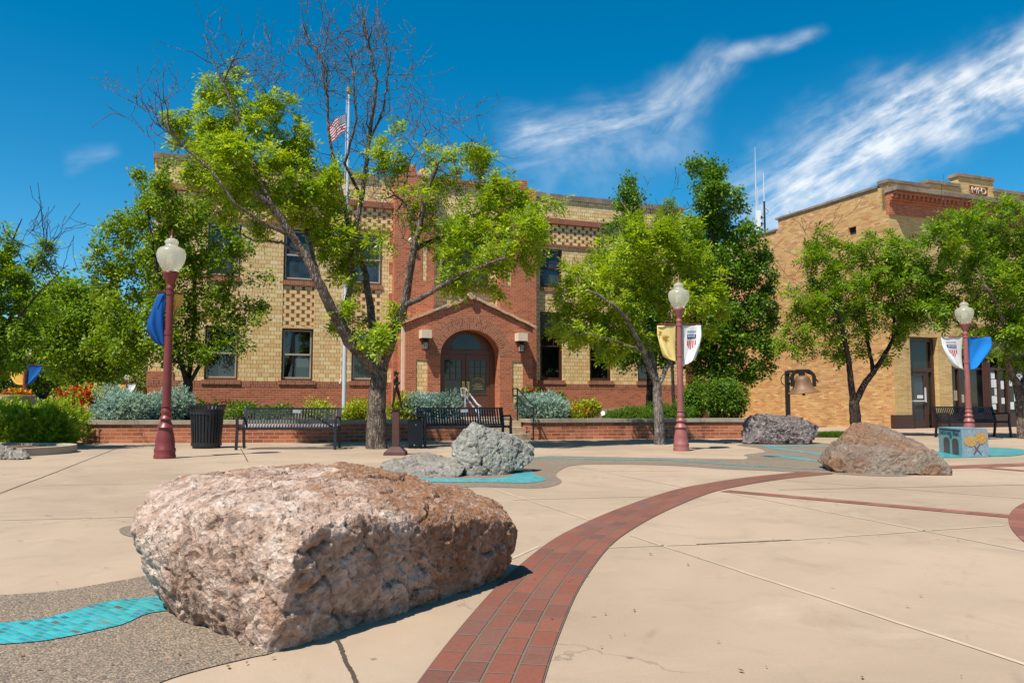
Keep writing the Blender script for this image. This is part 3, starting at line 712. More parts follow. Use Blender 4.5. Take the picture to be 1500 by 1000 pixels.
sd.box((-0.03, -0.035, 1.45), (BAY0, 0.05, 1.62)); sd.box((BAY1, -0.035, 1.45), (WID + .03, 0.05, 1.62))
for (a, b, c, d) in HOLES[:3] + lowsR: sd.box((a - .08, -0.065, c - .14), (b + .08, REV, c - 0.004))
for (a, b, c, d) in ups + upsR: sd.box((a - .02, -0.035, c - .15), (b + .02, REV, c - 0.004))
sd.build_pieces('sill_course', MAT['soldier'], hall)
fo = MB(); fo.box((-0.06, -0.06, -0.2), (WID + .06, DEEP, 0.735)); fo.build('footing', MAT['footing'], hall)
le = MB()
for (a, b) in ((-0.1, BAY0), (BAY1, WID + 0.1)):
    le.box((a, -0.05, 6.72), (b, 0.02, 6.80)); le.box((a, -0.10, 7.56), (b, 0.02, 7.66)); le.box((a, -0.07, 7.662), (b, 0.02, 7.77))
le.build_pieces('ledge', MAT['ledge'], hall)
for (a, b, z) in ((-.05, 7.02, 8.5), (7.16, BAY0 + .1, 8.52), (BAY1 - .1, 13.26, 8.52), (13.43, WID + .05, 8.5)):
    x = a; cp = MB()
    rg = random.Random(int(a * 10))
    while x < b - .05:
        e = min(b, x + 0.62); dz = rg.uniform(-.012, .012)
        cp.box((x, -0.06, z), (e - .008, 0.42, z + 0.19 + dz)); x = e
    cp.build('coping', MAT['coping'], hall)
cp = MB()
for i in range(21): cp.box((-0.06, 0.43 + i * .6, 8.5), (0.35, 1.02 + i * .6, 8.69))
cp.build('coping', MAT['coping'], hall)
cp = MB()
for i in range(21): cp.box((WID - .35, 0.43 + i * .6, 8.5), (WID + 0.06, 1.02 + i * .6, 8.69))
cp.build('coping', MAT['coping'], hall)
rf = MB(); rf.face([(0.05, 0.05, 7.9), (WID - .05, 0.05, 7.9), (WID - .05, DEEP - .05, 7.9), (0.05, DEEP - .05, 7.9)]); rf.build('roof', MAT['coping'], hall)

def sash_window(parent, a, b, c, d, y, glass, grid=False, sill=False, name='window', rail=0.5):
    f = MB(); wdt = 0.055
    f.box((a, y - .05, c), (a + wdt, y + .04, d)); f.box((b - wdt, y - .05, c), (b, y + .04, d))
    f.box((a + wdt, y - .05, d - wdt), (b - wdt, y + .04, d)); f.box((a + wdt, y - .05, c), (b - wdt, y + .04, c + wdt))
    w_ = f.build(name, MAT['brown_metal'], parent)
    s = MB(); i = wdt; zm = c + (d - c) * rail; s2 = 0.038
    A, B, Cc, D = a + i, b - i, c + i, d - i
    s.box((A, y - .03, Cc), (A + s2, y + .025, D)); s.box((B - s2, y - .03, Cc), (B, y + .025, D))
    s.box((A + s2, y - .03, D - s2), (B - s2, y + .025, D)); s.box((A + s2, y - .03, Cc), (B - s2, y + .025, Cc + s2 * 1.3)); s.box((A + s2, y - .045, zm - .03), (B - s2, y + .025, zm + .025))
    if grid:
        for k in (1, 2): x = A + (B - A) * k / 3; s.box((x - .008, y - .012, zm + .03), (x + .008, y + .02, D - s2))
        for k in (1, 2): z = zm + (D - zm) * k / 3; s.box((A + s2, y - .011, z - .008), (B - s2, y + .019, z + .008))
    s.build('sash', MAT['sash'] if not grid else MAT['brown_metal'], w_)
    g = MB(); g.face([(A, y + .012, Cc), (B, y + .012, Cc), (B, y + .012, zm), (A, y + .012, zm)]); g.face([(A, y - .002, zm), (B, y - .002, zm), (B, y - .002, D), (A, y - .002, D)])
    g.build('pane', glass, w_)
    return w_
for k, (a, b, c, d) in enumerate(lows):
    w_ = sash_window(hall, a, b, c, d, REV - .05, MAT['glass_see'])
    q = MB(); x0_ = a + (.42, .5, .3)[k]; zt_ = c + (.8, .72, 1.3)[k]
    q.box((x0_, REV + .10, c + .1), (b - .1, REV + .12, zt_)); q.build('blind', MAT['blind'], w_)
for (a, b, c, d) in ups: sash_window(hall, a, b, c, d, REV - .05, MAT['glass_up'])
for k, (a, b, c, d) in enumerate(lowsR):
    w_ = sash_window(hall, a, b, c, d, REV - .05, MAT['glass_see'], True)
    q = MB(); q.box((a + .09, REV + .10, c + (1.7, 1.2, .9)[k]), (b - .09, REV + .12, d - .08)); q.build('blind', MAT['blind'], w_)
for (a, b, c, d) in upsR: sash_window(hall, a, b, c, d, REV - .05, MAT['glass_up'], True)
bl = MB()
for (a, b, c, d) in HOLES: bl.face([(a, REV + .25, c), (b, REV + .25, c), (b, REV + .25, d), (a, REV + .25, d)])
# central bay: two red brick piers, yellow recess, turret tops
PB = -0.28
by = MB()
for (a, b) in ((BAY0, 8.92), (11.36, BAY1)):
    hol = [(11.62, 11.78, 5.1, 6.5)] if a > 10 else [(8.5, 8.66, 5.1, 6.5)]
    wall_grid(by, a, b, 0, 8.72, hol, PB)
    by.face([(a, 0.4, 0), (a, PB, 0), (a, PB, 8.72), (a, 0.4, 8.72)]); by.face([(b, PB, 0), (b, 0.4, 0), (b, 0.4, 8.72), (b, PB, 8.72)])
    by.face([(a, PB, 8.72), (b, PB, 8.72), (b, .4, 8.72), (a, .4, 8.72)])
for (a, b, z) in ((7.8, 8.26, 9.12), (12.0, 12.42, 9.02), (11.46, 11.74, 9.0)): by.box((a, PB, 8.72), (b, 0.25, z), 0, 'b')
for k in range(5):   # toothed quoins into the yellow wall
    z = 2.1 + k * 1.08
    by.box((BAY0 - .12, -0.003 - .002 * k, z), (BAY0, 0.05, z + .4), 0, 'k'); by.box((BAY1, -0.003, z), (BAY1 + .12, 0.05, z + .4), 0, 'k')
by.build('entrance_pier', MAT['red'], hall)
yc = MB()
wall_grid(yc, 8.92, 11.36, 0, 8.72, [(9.25, 11.03, 5.05, 6.7)], 0.05, 0.15)
yc.face([(8.92, .05, 8.72), (11.36, .05, 8.72), (11.36, .4, 8.72), (8.92, .4, 8.72)])
for (a, b) in ((11.62, 11.78), (8.5, 8.66)): yc.face([(a, PB + .02, 5.1), (b, PB + .02, 5.1), (b, PB + .02, 6.5), (a, PB + .02, 6.5)])
yc.box((8.42, PB, 8.72), (8.72, .25, 9.05), 0, 'b')
yc.build('centre_wall', MAT['yellow'], hall)
cs = MB(); cs.box((9.15, -0.06, 4.9), (11.13, .2, 5.046)); cs.box((8.93, -0.05, 6.9), (11.35, .04, 7.05)); cs.box((8.93, -0.08, 8.722), (11.35, .38, 8.85)); cs.build_pieces('centre_sill', MAT['soldier'], hall)
for a in (9.25, 9.845, 10.44): sash_window(hall, a, a + .59, 5.05, 6.7, .13, MAT['glass_up'], True)

# gabled porch
PF = -1.35; PL, PR = 7.68, 12.16; XC, AW, SP, AR = 9.9, 1.05, 2.5, 0.88; EAV, APX = 3.5, 4.42
gz = lambda x: APX - (APX - EAV) * abs(x - XC) / ((PR - PL) / 2)
az = lambda x: SP + AR * math.sqrt(max(0, 1 - ((x - XC) / AW) ** 2)) ** 1.0
pw = MB()
pan = [(8.03, 8.42, 0.95, 2.36), (11.40, 11.79, 0.95, 2.36)]
wall_grid(pw, PL, XC - AW, 0, EAV, [pan[0]], PF, 0.03); wall_grid(pw, XC + AW, PR, 0, EAV, [pan[1]], PF, 0.03)
xs = [XC - AW + 2 * AW * (0.5 - 0.5 * cos(pi * k / 28)) for k in range(29)]
for a, b in zip(xs, xs[1:]):
    pw.face([(a, PF, az(a)), (b, PF, az(b)), (b, PF, EAV), (a, PF, EAV)])
    pw.face([(a, PF, az(a)), (a, PF + .5, az(a)), (b, PF + .5, az(b)), (b, PF, az(b))])
pw.face([(PL, PF, EAV), (PR, PF, EAV), (XC, PF, APX)])
pw.face([(XC - AW, PF, 0), (XC - AW, PF, SP), (XC - AW, PF + .5, SP), (XC - AW, PF + .5, 0)]); pw.face([(XC + AW, PF, 0), (XC + AW, PF + .5, 0), (XC + AW, PF + .5, SP), (XC + AW, PF, SP)])
pw.face([(PL, PB, 0), (PL, PF, 0), (PL, PF, EAV), (PL, PB, EAV)]); pw.face([(PR, PF, 0), (PR, PB, 0), (PR, PB, EAV), (PR, PF, EAV)])
porch = pw.build('porch', MAT['red'], hall)
pp = MB()
for (a, b, c, d) in pan: pp.face([(a, PF + .03, c), (b, PF + .03, c), (b, PF + .03, d), (a, PF + .03, d)])
pp.build_pieces('yellow_panel', MAT['yellow'], porch)
ar = MB()
angs = [pi * k / 40 for k in range(41)]
def ap(t, off): return (XC - (AW + off) * cos(t), SP + (AR + off) * sin(t))
for ringi, (o0, o1) in enumerate(((0.0, 0.22), (0.222, 0.44))):
    L = 0
    for t0, t1 in zip(angs, angs[1:]):
        a, b, c, d = ap(t0, o0), ap(t1, o0), ap(t1, o1), ap(t0, o1); l = math.dist(a, b) * (1.2 if ringi else 1.0)
        yy = PF - .004 - .003 * (1 - ringi)
        ar.face([(a[0], yy, a[1]), (b[0], yy, b[1]), (c[0], yy, c[1]), (d[0], yy, d[1])], [(L, ringi * .22), (L + l, ringi * .22), (L + l, ringi * .22 + .215), (L, ringi * .22 + .215)])
        L += l
ar.build('arch_ring', MAT['soldier'], porch)
rt = MB()
for sgn in (-1, 1):
    n = 9; half = (PR - PL) / 2 + .14
    for k in range(n):
        x0 = XC + sgn * half * k / n; x1 = XC + sgn * half * (k + 1) / n
        z0, z1 = APX + .03 - (APX - EAV) / ((PR - PL) / 2) * abs(x0 - XC), APX + .03 - (APX - EAV) / ((PR - PL) / 2) * abs(x1 - XC)
        rt.bar((x0, PF + .1, z0 + .06 + .012 * (k % 2)), (x1 - sgn * .01, PF + .1, z1 + .06 + .012 * (k % 2)), 0.36, 0.075, (0, 0, 1))
rt.build('gable_coping', MAT['terracotta'], porch)
ak = MB(); ak.tube([(XC, PF - .14, APX + .09), (XC, PF + .32, APX + .09)], 0.125, 12); ak.build('ridge_tile', MAT['terracotta'], porch, True)
pr = MB()
for sgn in (-1, 1):
    xe = XC + sgn * ((PR - PL) / 2 + .06)
    pr.face([(XC, PF + .28, APX + .02), (xe, PF + .28, EAV), (xe, PB, EAV), (XC, PB, APX + .02)])
pr.build('porch_roof', MAT['terracotta'], porch)
# doors
DY = PF + .52
dr = MB()
dr.box((XC - AW - .02, DY, 0.4), (XC - .88, DY + .1, 3.45)); dr.box((XC + .88, DY, 0.4), (XC + AW + .02, DY + .1, 3.45)); dr.box((XC - .88, DY, 2.58), (XC + .88, DY + .1, 2.72)); dr.box((XC - .88, DY + .03, 2.72), (XC + .88, DY + .09, 3.45))
dframe = dr.build('door_frame', MAT['brown_door'], hall)
fan = MB(); pts = [(XC + .55 * cos(pi * k / 16), DY + .02, 2.76 + .5 * sin(pi * k / 16)) for k in range(17)]; fan.face(pts); fan.build('fanlight', MAT['glass'], dframe)
for s, x0, x1 in ((-1, XC - .875, XC - .008), (1, XC + .008, XC + .875)):
    d_ = MB(); zb, zt = 0.47, 2.575; ga_, gb_, gc, gd = x0 + .13, x1 - .13, 1.25, 2.38
    wall_grid(d_, x0, x1, zb, zt, [(ga_, gb_, gc, gd)], DY + .02, 0.04)
    d_.box((x0 + .1, DY + .012, .55), (x1 - .1, DY + .02, .58)); d_.box((ga_ - .03, DY + .005, gc - .04), (gb_ + .03, DY + .02, gc - .004))
    dd_ = d_.build('door', MAT['brown_door'], hall)
    g = MB(); g.face([(ga_, DY + .05, gc), (gb_, DY + .05, gc), (gb_, DY + .05, gd), (ga_, DY + .05, gd)]); g.build('pane', MAT['glass'], dd_)
    mu = MB()
    for k in (1, 2): x = ga_ + (gb_ - ga_) * k / 3; mu.box((x - .01, DY + .03, gc + .45), (x + .01, DY + .048, gd))
    for k in (0, 1, 2): z = gc + .45 + k * .23; mu.box((ga_, DY + .031, z - .009), (gb_, DY + .047, z + .009))
    mu.build('glazing_bar', MAT['brown_metal'], dd_)
    h = MB(); xh = x1 - .075 if s < 0 else x0 + .075
    h.box((xh - .045, DY - .01, 1.12), (xh + .045, DY + .018, 1.66)); h.tube([(xh, DY + .0, 1.2), (xh, DY - .06, 1.24), (xh, DY - .06, 1.54), (xh, DY + .0, 1.58)], .014, 6); h.build('door_handle', MAT['gold'], dd_)
    if s > 0:
        le_ = MB()
        arc = [(XC + .44 + .25 * cos(t), DY + .03, 1.62 + .16 * sin(t)) for t in np.linspace(.35, pi - .35, 14)]
        le_.tube(arc, .017, 5); le_.tube([(p[0], p[1], p[2] - .055) for p in arc], .006, 5)
        rg = random.Random(4)
        for k, wdt in enumerate((.17, .36, .27, .34)):
            x = XC + .44 - wdt / 2
            while x < XC + .44 + wdt / 2: 
                l = rg.uniform(.02, .06); le_.box((x, DY + .038, 1.56 - k * .055), (x + l, DY + .045, 1.584 - k * .055)); x += l + .012
        le_.build('gold_lettering', MAT['gold'], dd_)
for xc in (8.29, 11.66):
    ls = MB(); ls.box((xc - .17, PF - .34, 3.03), (xc + .17, PF - .001, 3.30)); lo = ls.build('wall_lamp', MAT['lantern_stone'], hall)
    lk = MB(); lk.tube([(xc, PF - .17, 3.03), (xc, PF - .17, 2.96)], [.16, .07], 8); lk.box((xc - .085, PF - .26, 2.90), (xc + .085, PF - .08, 2.96))
    for a in (-.075, .075):
        for b in (-.075, .075): lk.box((xc + a - .01, PF - .17 + b - .01, 2.68), (xc + a + .01, PF - .17 + b + .01, 2.9))
    lk.box((xc - .085, PF - .26, 2.65), (xc + .085, PF - .08, 2.68)); lk.build('bracket', MAT['black_iron'], lo)
    lg = MB(); lg.box((xc - .07, PF - .24, 2.685), (xc + .07, PF - .10, 2.895)); lg.build('lantern_glass', MAT['sash'], lo)
sp = MB(); sp.tube([(8.06, PB - .16, 6.42), (8.06, PB - .02, 6.5)], [.09, .06], 10); sp.build('flood_lamp', MAT['white'], hall)
dp = MB(); dp.box((PL - .1, PF + .12, 0.3), (PL - .004, PF + .22, 3.42)); dp.build('downspout', MAT['lantern_stone'], hall)
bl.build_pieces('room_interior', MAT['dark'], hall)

# ================================================================== SECOND BUILDING (parapet sign MFD)
MF = Vector((13.82, 28.80, 0))
mfd = thing('brick_building', 'orange roman brick commercial building with stepped parapet and red lettered panel', 'building', MF, TH)
ow = MB()
MD, MW = 14.0, 13.0
for (y0, y1, z) in ((0, 5.95, 8.92), (5.95, MD, 8.45)):
    hl = [(1.55, 1.95, 7.42, 7.72)] if y0 == 0 else []
    mb_ = MB(); wall_grid(mb_, y0, y1, 0, z, hl, 0.0, 0.12)
    for p, uvs in ((mb_.f, mb_.uv),):
        k = 0
        for f in mb_.f:
            pts = [mb_.v[i] for i in f]; ow.face([(v[1], v[0], v[2]) for v in reversed(pts)], list(reversed([mb_.uv[i] for i in f])))
ow.face([(MW, 0, 0), (MW, MD, 0), (MW, MD, 8.5), (MW, 0, 8.5)]); ow.face([(MW, MD, 0), (0, MD, 0), (0, MD, 8.45), (MW, MD, 8.45)])
ow.build('side_wall', MAT['orange'], mfd)
vent = MB(); vent.face([(0.1, 1.95, 7.42), (0.1, 1.55, 7.42), (0.1, 1.55, 7.72), (0.1, 1.95, 7.72)]); vent.build('wall_vent', MAT['dark'], mfd)
fw = MB()
steps = [(0, 2.0, 9.02), (2.0, 3.6, 9.2), (3.6, 5.5, 9.62), (5.5, 7.3, 9.2), (7.3, MW, 9.02)]
wall_grid(fw, 0, .80, 0.5, 3.36, []); wall_grid(fw, 2.2, 2.86, 0.5, 3.36, []); wall_grid(fw, 0, MW, 3.36, 7.84, [])
wall_grid(fw, 9.6, 10.3, 0.5, 3.36, [])
for (a, b, z) in steps:
    hl = [(4.2, 5.22, 8.98, 9.34)] if a == 3.6 else []
    wall_grid(fw, a, b, 8.8, z, hl, -0.02, .03); fw.face([(a, .35, 8.0), (a, -.02, 8.0), (a, -.02, z), (a, .35, z)]); fw.face([(b, -.02, 8.0), (b, .35, 8.0), (b, .35, z), (b, -.02, z)])
    fw.face([(b, .35, 7.9), (a, .35, 7.9), (a, .35, z), (b, .35, z)])
for a, b in ((.8, 2.2),): 
    fw.face([(a, 0, .1), (a, 0, 3.36), (a, .35, 3.36), (a, .35, .1)]); fw.face([(b, 0, .1), (b, .35, .1), (b, .35, 3.36), (b, 0, 3.36)]); fw.face([(a, 0, 3.36), (b, 0, 3.36), (b, .35, 3.36), (a, .35, 3.36)])
fw.build('front_wall', MAT['buff'], mfd)
pl_ = MB(); pl_.box((-.03, -.04, 0), (.83, .2, .5)); pl_.box((2.17, -.04, 0), (2.89, .2, .5)); pl_.box((9.6, -.04, 0), (10.3, .2, .5)); pl_.build_pieces('pier_base', MAT['brown_metal'], mfd)
rb = MB()
rb.box((-.003, -0.05, 7.84), (MW, 0.1, 8.24))
for i in range(4): rb.box((-.004 * (i + 1), -0.09 - .08 * i, 8.24 + .1 * i), (MW, .1, 8.337 + .1 * i))
for i in range(58): rb.box((.05 + i * .22, -.33, 8.40), (.16 + i * .22, -.25, 8.538))
rb.build('cornice_band', MAT['red'], mfd)
cc_ = MB(); cc_.box((-.06, -0.48, 8.64), (MW, .1, 8.80)); cc_.build('cornice', MAT['coping'], mfd)
cq = MB()
for (a, b, z) in steps: cq.box((a - .06, -.08, z), (b + .06, .42, z + .12 + .003 * a))
x = 0.43
while x < MD:
    z = 8.92 if x < 5.9 else 8.45
    cq.box((-.06, x, z), (.32, min(x + .7, MD), z + .1 + .02 * sin(x * 9))); x += .705
cq.build('coping', MAT['coping'], mfd)
sg = MB(); sg.face([(4.2, .01, 8.98), (5.22, .01, 8.98), (5.22, .01, 9.34), (4.2, .01, 9.34)]); sgo = sg.build('sign_panel', MAT['ledge'], mfd)
text_mesh('lettering', 'MFD', 0.37, MAT['lantern_stone'], sgo, Matrix.Translation((4.71, -.012, 9.16)) @ Matrix.Rotation(pi / 2, 4, 'X'), .012, squash=1.12)
mr = MB(); mr.face([(.1, .1, 8.0), (MW, .1, 8.0), (MW, MD, 8.0), (.1, MD, 8.0)]); mr.build('roof', MAT['coping'], mfd)
# shopfront door
df = MB(); df.box((.8, .2, 0), (.9, .3, 3.3)); df.box((2.05, .2, 0), (2.2, .3, 3.3)); df.box((.9, .2, 2.08), (2.05, .3, 2.22)); df.box((.9, .2, 3.2), (2.05, .3, 3.36)); df.box((1.78, .21, 0), (1.86, .29, 2.08))
sf = df.build('shop_door_frame', MAT['brown_metal'], mfd)
g = MB(); g.face([(.9, .26, 2.22), (2.05, .26, 2.22), (2.05, .26, 3.2), (.9, .26, 3.2)]); g.face([(1.86, .26, .1), (2.05, .26, .1), (2.05, .26, 2.08), (1.86, .26, 2.08)]); g.build('transom_pane', MAT['glass'], sf)
sd_ = MB(); wall_grid(sd_, .91, 1.775, 0.03, 2.07, [(1.02, 1.67, .28, 1.95)], .22, .04); sdo = sd_.build('shop_door', MAT['brown_metal'], mfd)
g = MB(); g.face([(1.02, .25, .28), (1.67, .25, .28), (1.67, .25, 1.95), (1.02, .25, 1.95)]); g.build('pane', MAT['glass_up'], sdo)
h = MB(); h.box((1.0, .17, .98), (1.69, .20, 1.03)); h.box((1.69, .17, .95), (1.73, .22, 1.5)); h.build('push_bar', MAT['steel'], sdo)
nt = MB(); nt.box((1.35, .225, 1.1), (1.62, .245, 1.22)); nt.build('notice', MAT['paper'], sdo)
# recessed shopfront
rs = MB(); RY = 1.3
rs.face([(2.86, RY, 0), (9.6, RY, 0), (9.6, RY, 3.36), (2.86, RY, 3.36)]); rs.face([(2.86, 0, 0), (2.86, 0, 3.36), (2.86, RY, 3.36), (2.86, RY, 0)]); rs.face([(9.6, 0, 0), (9.6, RY, 0), (9.6, RY, 3.36), (9.6, 0, 3.36)]); rs.face([(2.86, 0, 3.34), (9.6, 0, 3.34), (9.6, RY, 3.34), (2.86, RY, 3.34)])
rs.build('shop_recess', MAT['dark'], mfd)
sfm = MB(); sfm.box((2.9, -.03, 2.72), (9.58, .06, 3.36)); sfm.box((2.9, .1, 2.2), (9.58, .2, 2.3)); sfm.box((2.9, .05, 0.0), (9.58, .2, .55))
for x in (2.87, 3.3, 4.9, 5.42, 5.9, 6.9, 8.2, 9.5): sfm.box((x, .08, .55), (x + .1, .2, 2.72))
shf = sfm.build('shopfront', MAT['brown_metal'], mfd)
g = MB()
for a, b in ((2.97, 3.3), (3.4, 4.9), (5.0, 5.42), (5.52, 5.9), (6.0, 6.9), (7.0, 8.2), (8.3, 9.5)): g.face([(a, .16, .55), (b, .16, .55), (b, .16, 2.2), (a, .16, 2.2)])
g.build('pane', MAT['glass'], shf)
cu = MB()
for k in range(7):
    x = 4.52 + k * .055; cu.box((x, .02 + .03 * (k % 2), .5), (x + .05, .06 + .03 * (k % 2), 2.75))
cu.build('folded_awning', MAT['rust'], mfd)
np_ = MB(); rg = random.Random(8)
for (a, b) in ((5.02, 5.4), (5.54, 5.88), (6.02, 6.88), (7.05, 8.1)):
    z = .68
    while z < 2.1:
        hh = rg.uniform(.2, .36); x = a
        while x < b - .1:
            ww = min(rg.uniform(.17, .3), b - x - .02)
            if rg.random() < .45: np_.box((x, .142, z), (x + ww, .15, z + hh - .03))
            x += ww + .02
        z += hh
np_.build('notice', MAT['paper'], shf)
npp = MB()
for k in range(3): npp.box((3.02 + k * .09, .142, 1.02), (3.08 + k * .09, .15, 1.4))
npp.box((3.42, .142, .95), (3.62, .15, 1.25)); npp.build('card_rack', MAT['sash'], shf)

# low linking building between the two
lk_ = thing('brick_annex', 'low orange brick annex seen through leaves between hall and corner building', 'building', MF + U * -7.2 + NV * 8.7, TH)
a_ = MB(); a_.box((0, 0, 0), (7.15, 5.0, 4.3)); a_.build('wall', MAT['orange'], lk_)
a_ = MB(); a_.box((-.05, -.06, 4.3), (7.16, 5.0, 4.45)); a_.build('coping', MAT['coping'], lk_)

# antennas on the corner building's roof
def antenna(label, u, y, parts, cat='antenna'):
    p = MF + U * u + NV * y
    t = thing('radio_antenna', label, cat, (p.x, p.y, 8.0))
    for nm, mb_, mt in parts: mb_.build(nm, mt, t)
    return t
m1 = MB(); m1.tube([(0, 0, 0), (0, 0, 3.3)], .035, 6); m1.tube([(0.08, 0, .9), (0.08, 0, 3.2)], .02, 6)
wh = MB(); wh.tube([(0, 0, 3.3), (0, 0, 5.15)], [.028, .012], 6)
bx = MB(); bx.box((-.05, -.12, 1.1), (.18, .08, 2.05))
antenna('tall thin whip antenna on a mast with white box on the far roof', 1.15, 8.8, [('mast', m1, MAT['steel']), ('whip', wh, MAT['steel']), ('equipment_box', bx, MAT['white'])])
m2 = MB(); m2.tube([(0, 0, 0), (0, 0, 2.5)], .045, 6)
wh = MB(); wh.tube([(0, 0, 2.5), (0, 0, 3.9)], [.018, .01], 6)
di = MB()
for z in (1.1, 1.4, 1.7): di.tube([(0, 0, z), (-.14, -.03, z + .02)], .02, 6); di.box((-.2, -.06, z - .06), (-.12, 0, z + .08))
di.tube([(.05 + .12 * cos(t), -.03, 2.0 + .13 * sin(t)) for t in np.linspace(-1.6, 1.6, 9)], .012, 5)
antenna('shorter dark antenna mast with clamps beside the tall whip', 1.45, 8.6, [('mast', m2, MAT['black_iron']), ('whip', wh, MAT['white']), ('clamp', di, MAT['black_iron'])])
m3 = MB(); m3.tube([(0, 0, 0), (0, 0, .9)], .04, 6)
ds = MB(); ds.lathe([(0, 0), (.12, .02), (.22, .09), (.25, .16)], 14, (0, 0, 0)); 
for i, v in enumerate(ds.v): ds.v[i] = (v[0] + .05, -v[2] - .05, v[1] + .95)
antenna('small white dish antenna low on the roof edge', 1.55, 7.6, [('mast', m3, MAT['steel']), ('dish', ds, MAT['white'])])

# ================================================================== PLANTERS, STEPS
def planter_wall(name, label, line, h=0.52, th=0.3):
    """line: front face, left to right; wall thickens to the back"""
    line = [Vector((p[0], p[1], 0)) for p in line]
    n = len(line); back = []
    def offs(d):
        out = []
        for i in range(n):
            d0 = (line[i] - line[i - 1]).normalized() if i else None; d1 = (line[i + 1] - line[i]).normalized() if i < n - 1 else None
            dd_ = ((d0 or d1) + (d1 or d0)).normalized(); nn = Vector((-dd_.y, dd_.x, 0))
            k = 1.0 / max(.5, nn.dot(Vector((-(d1 or d0).y, (d1 or d0).x, 0)))); out.append(line[i] + nn * d * k)
        return out
    bk = offs(th); t = thing(name, label, 'planter wall', line[0].copy())
    loc = lambda p, z: (p.x - line[0].x, p.y - line[0].y, z)
    mb_ = MB(); L = 0
    for i in range(n - 1):
        l = (line[i + 1] - line[i]).length
        mb_.face([loc(line[i], 0), loc(line[i + 1], 0), loc(line[i + 1], h - .085), loc(line[i], h - .085)], [(L, 0), (L + l, 0), (L + l, h - .085), (L, h - .085)])
        mb_.face([loc(bk[i + 1], 0), loc(bk[i], 0), loc(bk[i], h - .085), loc(bk[i + 1], h - .085)]); L += l
    for i in (0, n - 1): mb_.face([loc(line[i], 0), loc(line[i], h - .085), loc(bk[i], h - .085), loc(bk[i], 0)])
    mb_.build('brickwork', MAT['planter_brick'], t)
    c_ = MB(); fo_, bo_ = offs(-.04), offs(th + .04)
    for i in range(n - 1):
        l = (line[i + 1] - line[i]).length; k = max(1, round(l / .9))
        for j in range(k):
            a0, a1 = j / k, (j + 1) / k - .006 / l
            p = [fo_[i].lerp(fo_[i + 1], a0), fo_[i].lerp(fo_[i + 1], a1), bo_[i].lerp(bo_[i + 1], a1), bo_[i].lerp(bo_[i + 1], a0)]
            c_.prism([(q.x - line[0].x, q.y - line[0].y) for q in p], h - .085, h + .004 * ((j * 7 + i) % 3))
    c_.build('cap', MAT['stone_cap'], t)
    return t
A0, A1, A2, A3, A4 = Vector((-13.4, 23.4, 0)), Vector((-9.85, 18.58, 0)), Vector((-4.2, 18.95, 0)), Vector((-1.25, 20.2, 0)), Vector((-1.55, 21.0, 0))
planter_wall('planter_wall', 'red brick planter wall with stone cap between rose corner and pale handrail', [A0, A1, Vector((-7.2, 18.74, 0)), A2, A3, A4])
B0, B1, B2, B3, B4 = Vector((0.2, 21.05, 0)), Vector((.50, 20.25, 0)), Vector((3.35, 20.83, 0)), Vector((6.1, 21.1, 0)), Vector((8.2, 22.6, 0))
planter_wall('planter_wall', 'red brick planter wall with stone cap running from black handrail to the dark boulder', [B0, B1, Vector((1.9, 20.6, 0)), B2, B3, B4])
hallp = lambda u, y: HALL + U * u + NV * y
# beds behind the walls
sheet('garden_ground', [[A0 + Vector((.2, .2, 0)), A1 + Vector((.15, .25, 0)), Vector((-7.2, 18.98, 0)), A2 + Vector((0, .25, 0)), A3 + Vector((-.1, .2, 0)), A4, hallp(8.5, -.3), hallp(0, -.03), hallp(-3, 2)],
                       [B0, B1 + Vector((.1, .2, 0)), Vector((1.9, 20.85, 0)), B2 + Vector((0, .25, 0)), B3 + Vector((-.1, .2, 0)), B4, hallp(19.0, -.03), hallp(11.2, -.3)]], 0.43, MAT['soil'])
# landing and three steps, running down from the porch
ST = thing('entrance_steps', 'pale concrete steps and landing leading up to the brown doors', 'steps', hallp(9.9, 0), TH)
def hl(p): 
    v = p - HALL; return Vector((v.dot(U) - 9.9, v.dot(NV), 0))
qa, qb = hl(A3), hl(B1)
yb = (qa.y + qb.y) / 2 - .35
x0, x1 = qa.x + .05, qb.x - .05
sm = MB()
for i, (z0, z1) in enumerate(((0, .155), (.156, .31), (.311, .465))):
    sm.box((x0, yb + .32 * i, 0 if i == 0 else z0), (x1, yb + .32 * (i + 1) + (.0 if i < 2 else 0), z1), 0)
sm.box((x0 - .0, yb + .96, 0.3), (x1, -1.9, .466)); sm.box((-1.3, -1.9, .3), (1.3, -.4, .467))
sm.build('step', MAT['footing'], ST)
def handrail(label, x, mirror):
    t = thing('handrail', label, 'handrail', HALL + U * (9.9 + x) + NV * yb, TH)
    m_ = MB(); r = .021
    m_.tube([(0, -.12, 0.0), (0, -.12, .84)], r, 8); m_.tube([(0, .95, .46), (0, .95, 1.30)], r, 8); m_.build('post', MAT['black_iron'] if mirror else MAT['steel'], t, True)
    m_ = MB(); m_.tube([(0, 1.25, 1.12), (0, 1.3, 1.31), (0, .95, 1.31), (0, .0, .9), (0, -.28, .84), (0, -.36, .74), (0, -.26, .66), (0, .0, .70), (0, .95, 1.12), (0, 1.25, 1.12)], r, 8); m_.build('rail', MAT['black_iron'] if mirror else MAT['steel'], t, True)
    return t
handrail('pale metal handrail on the entrance steps beside the bench and spruce', x0 + .12, False)
handrail('black iron handrail on the entrance steps by the round spruce', x1 + .02, True)
#@@

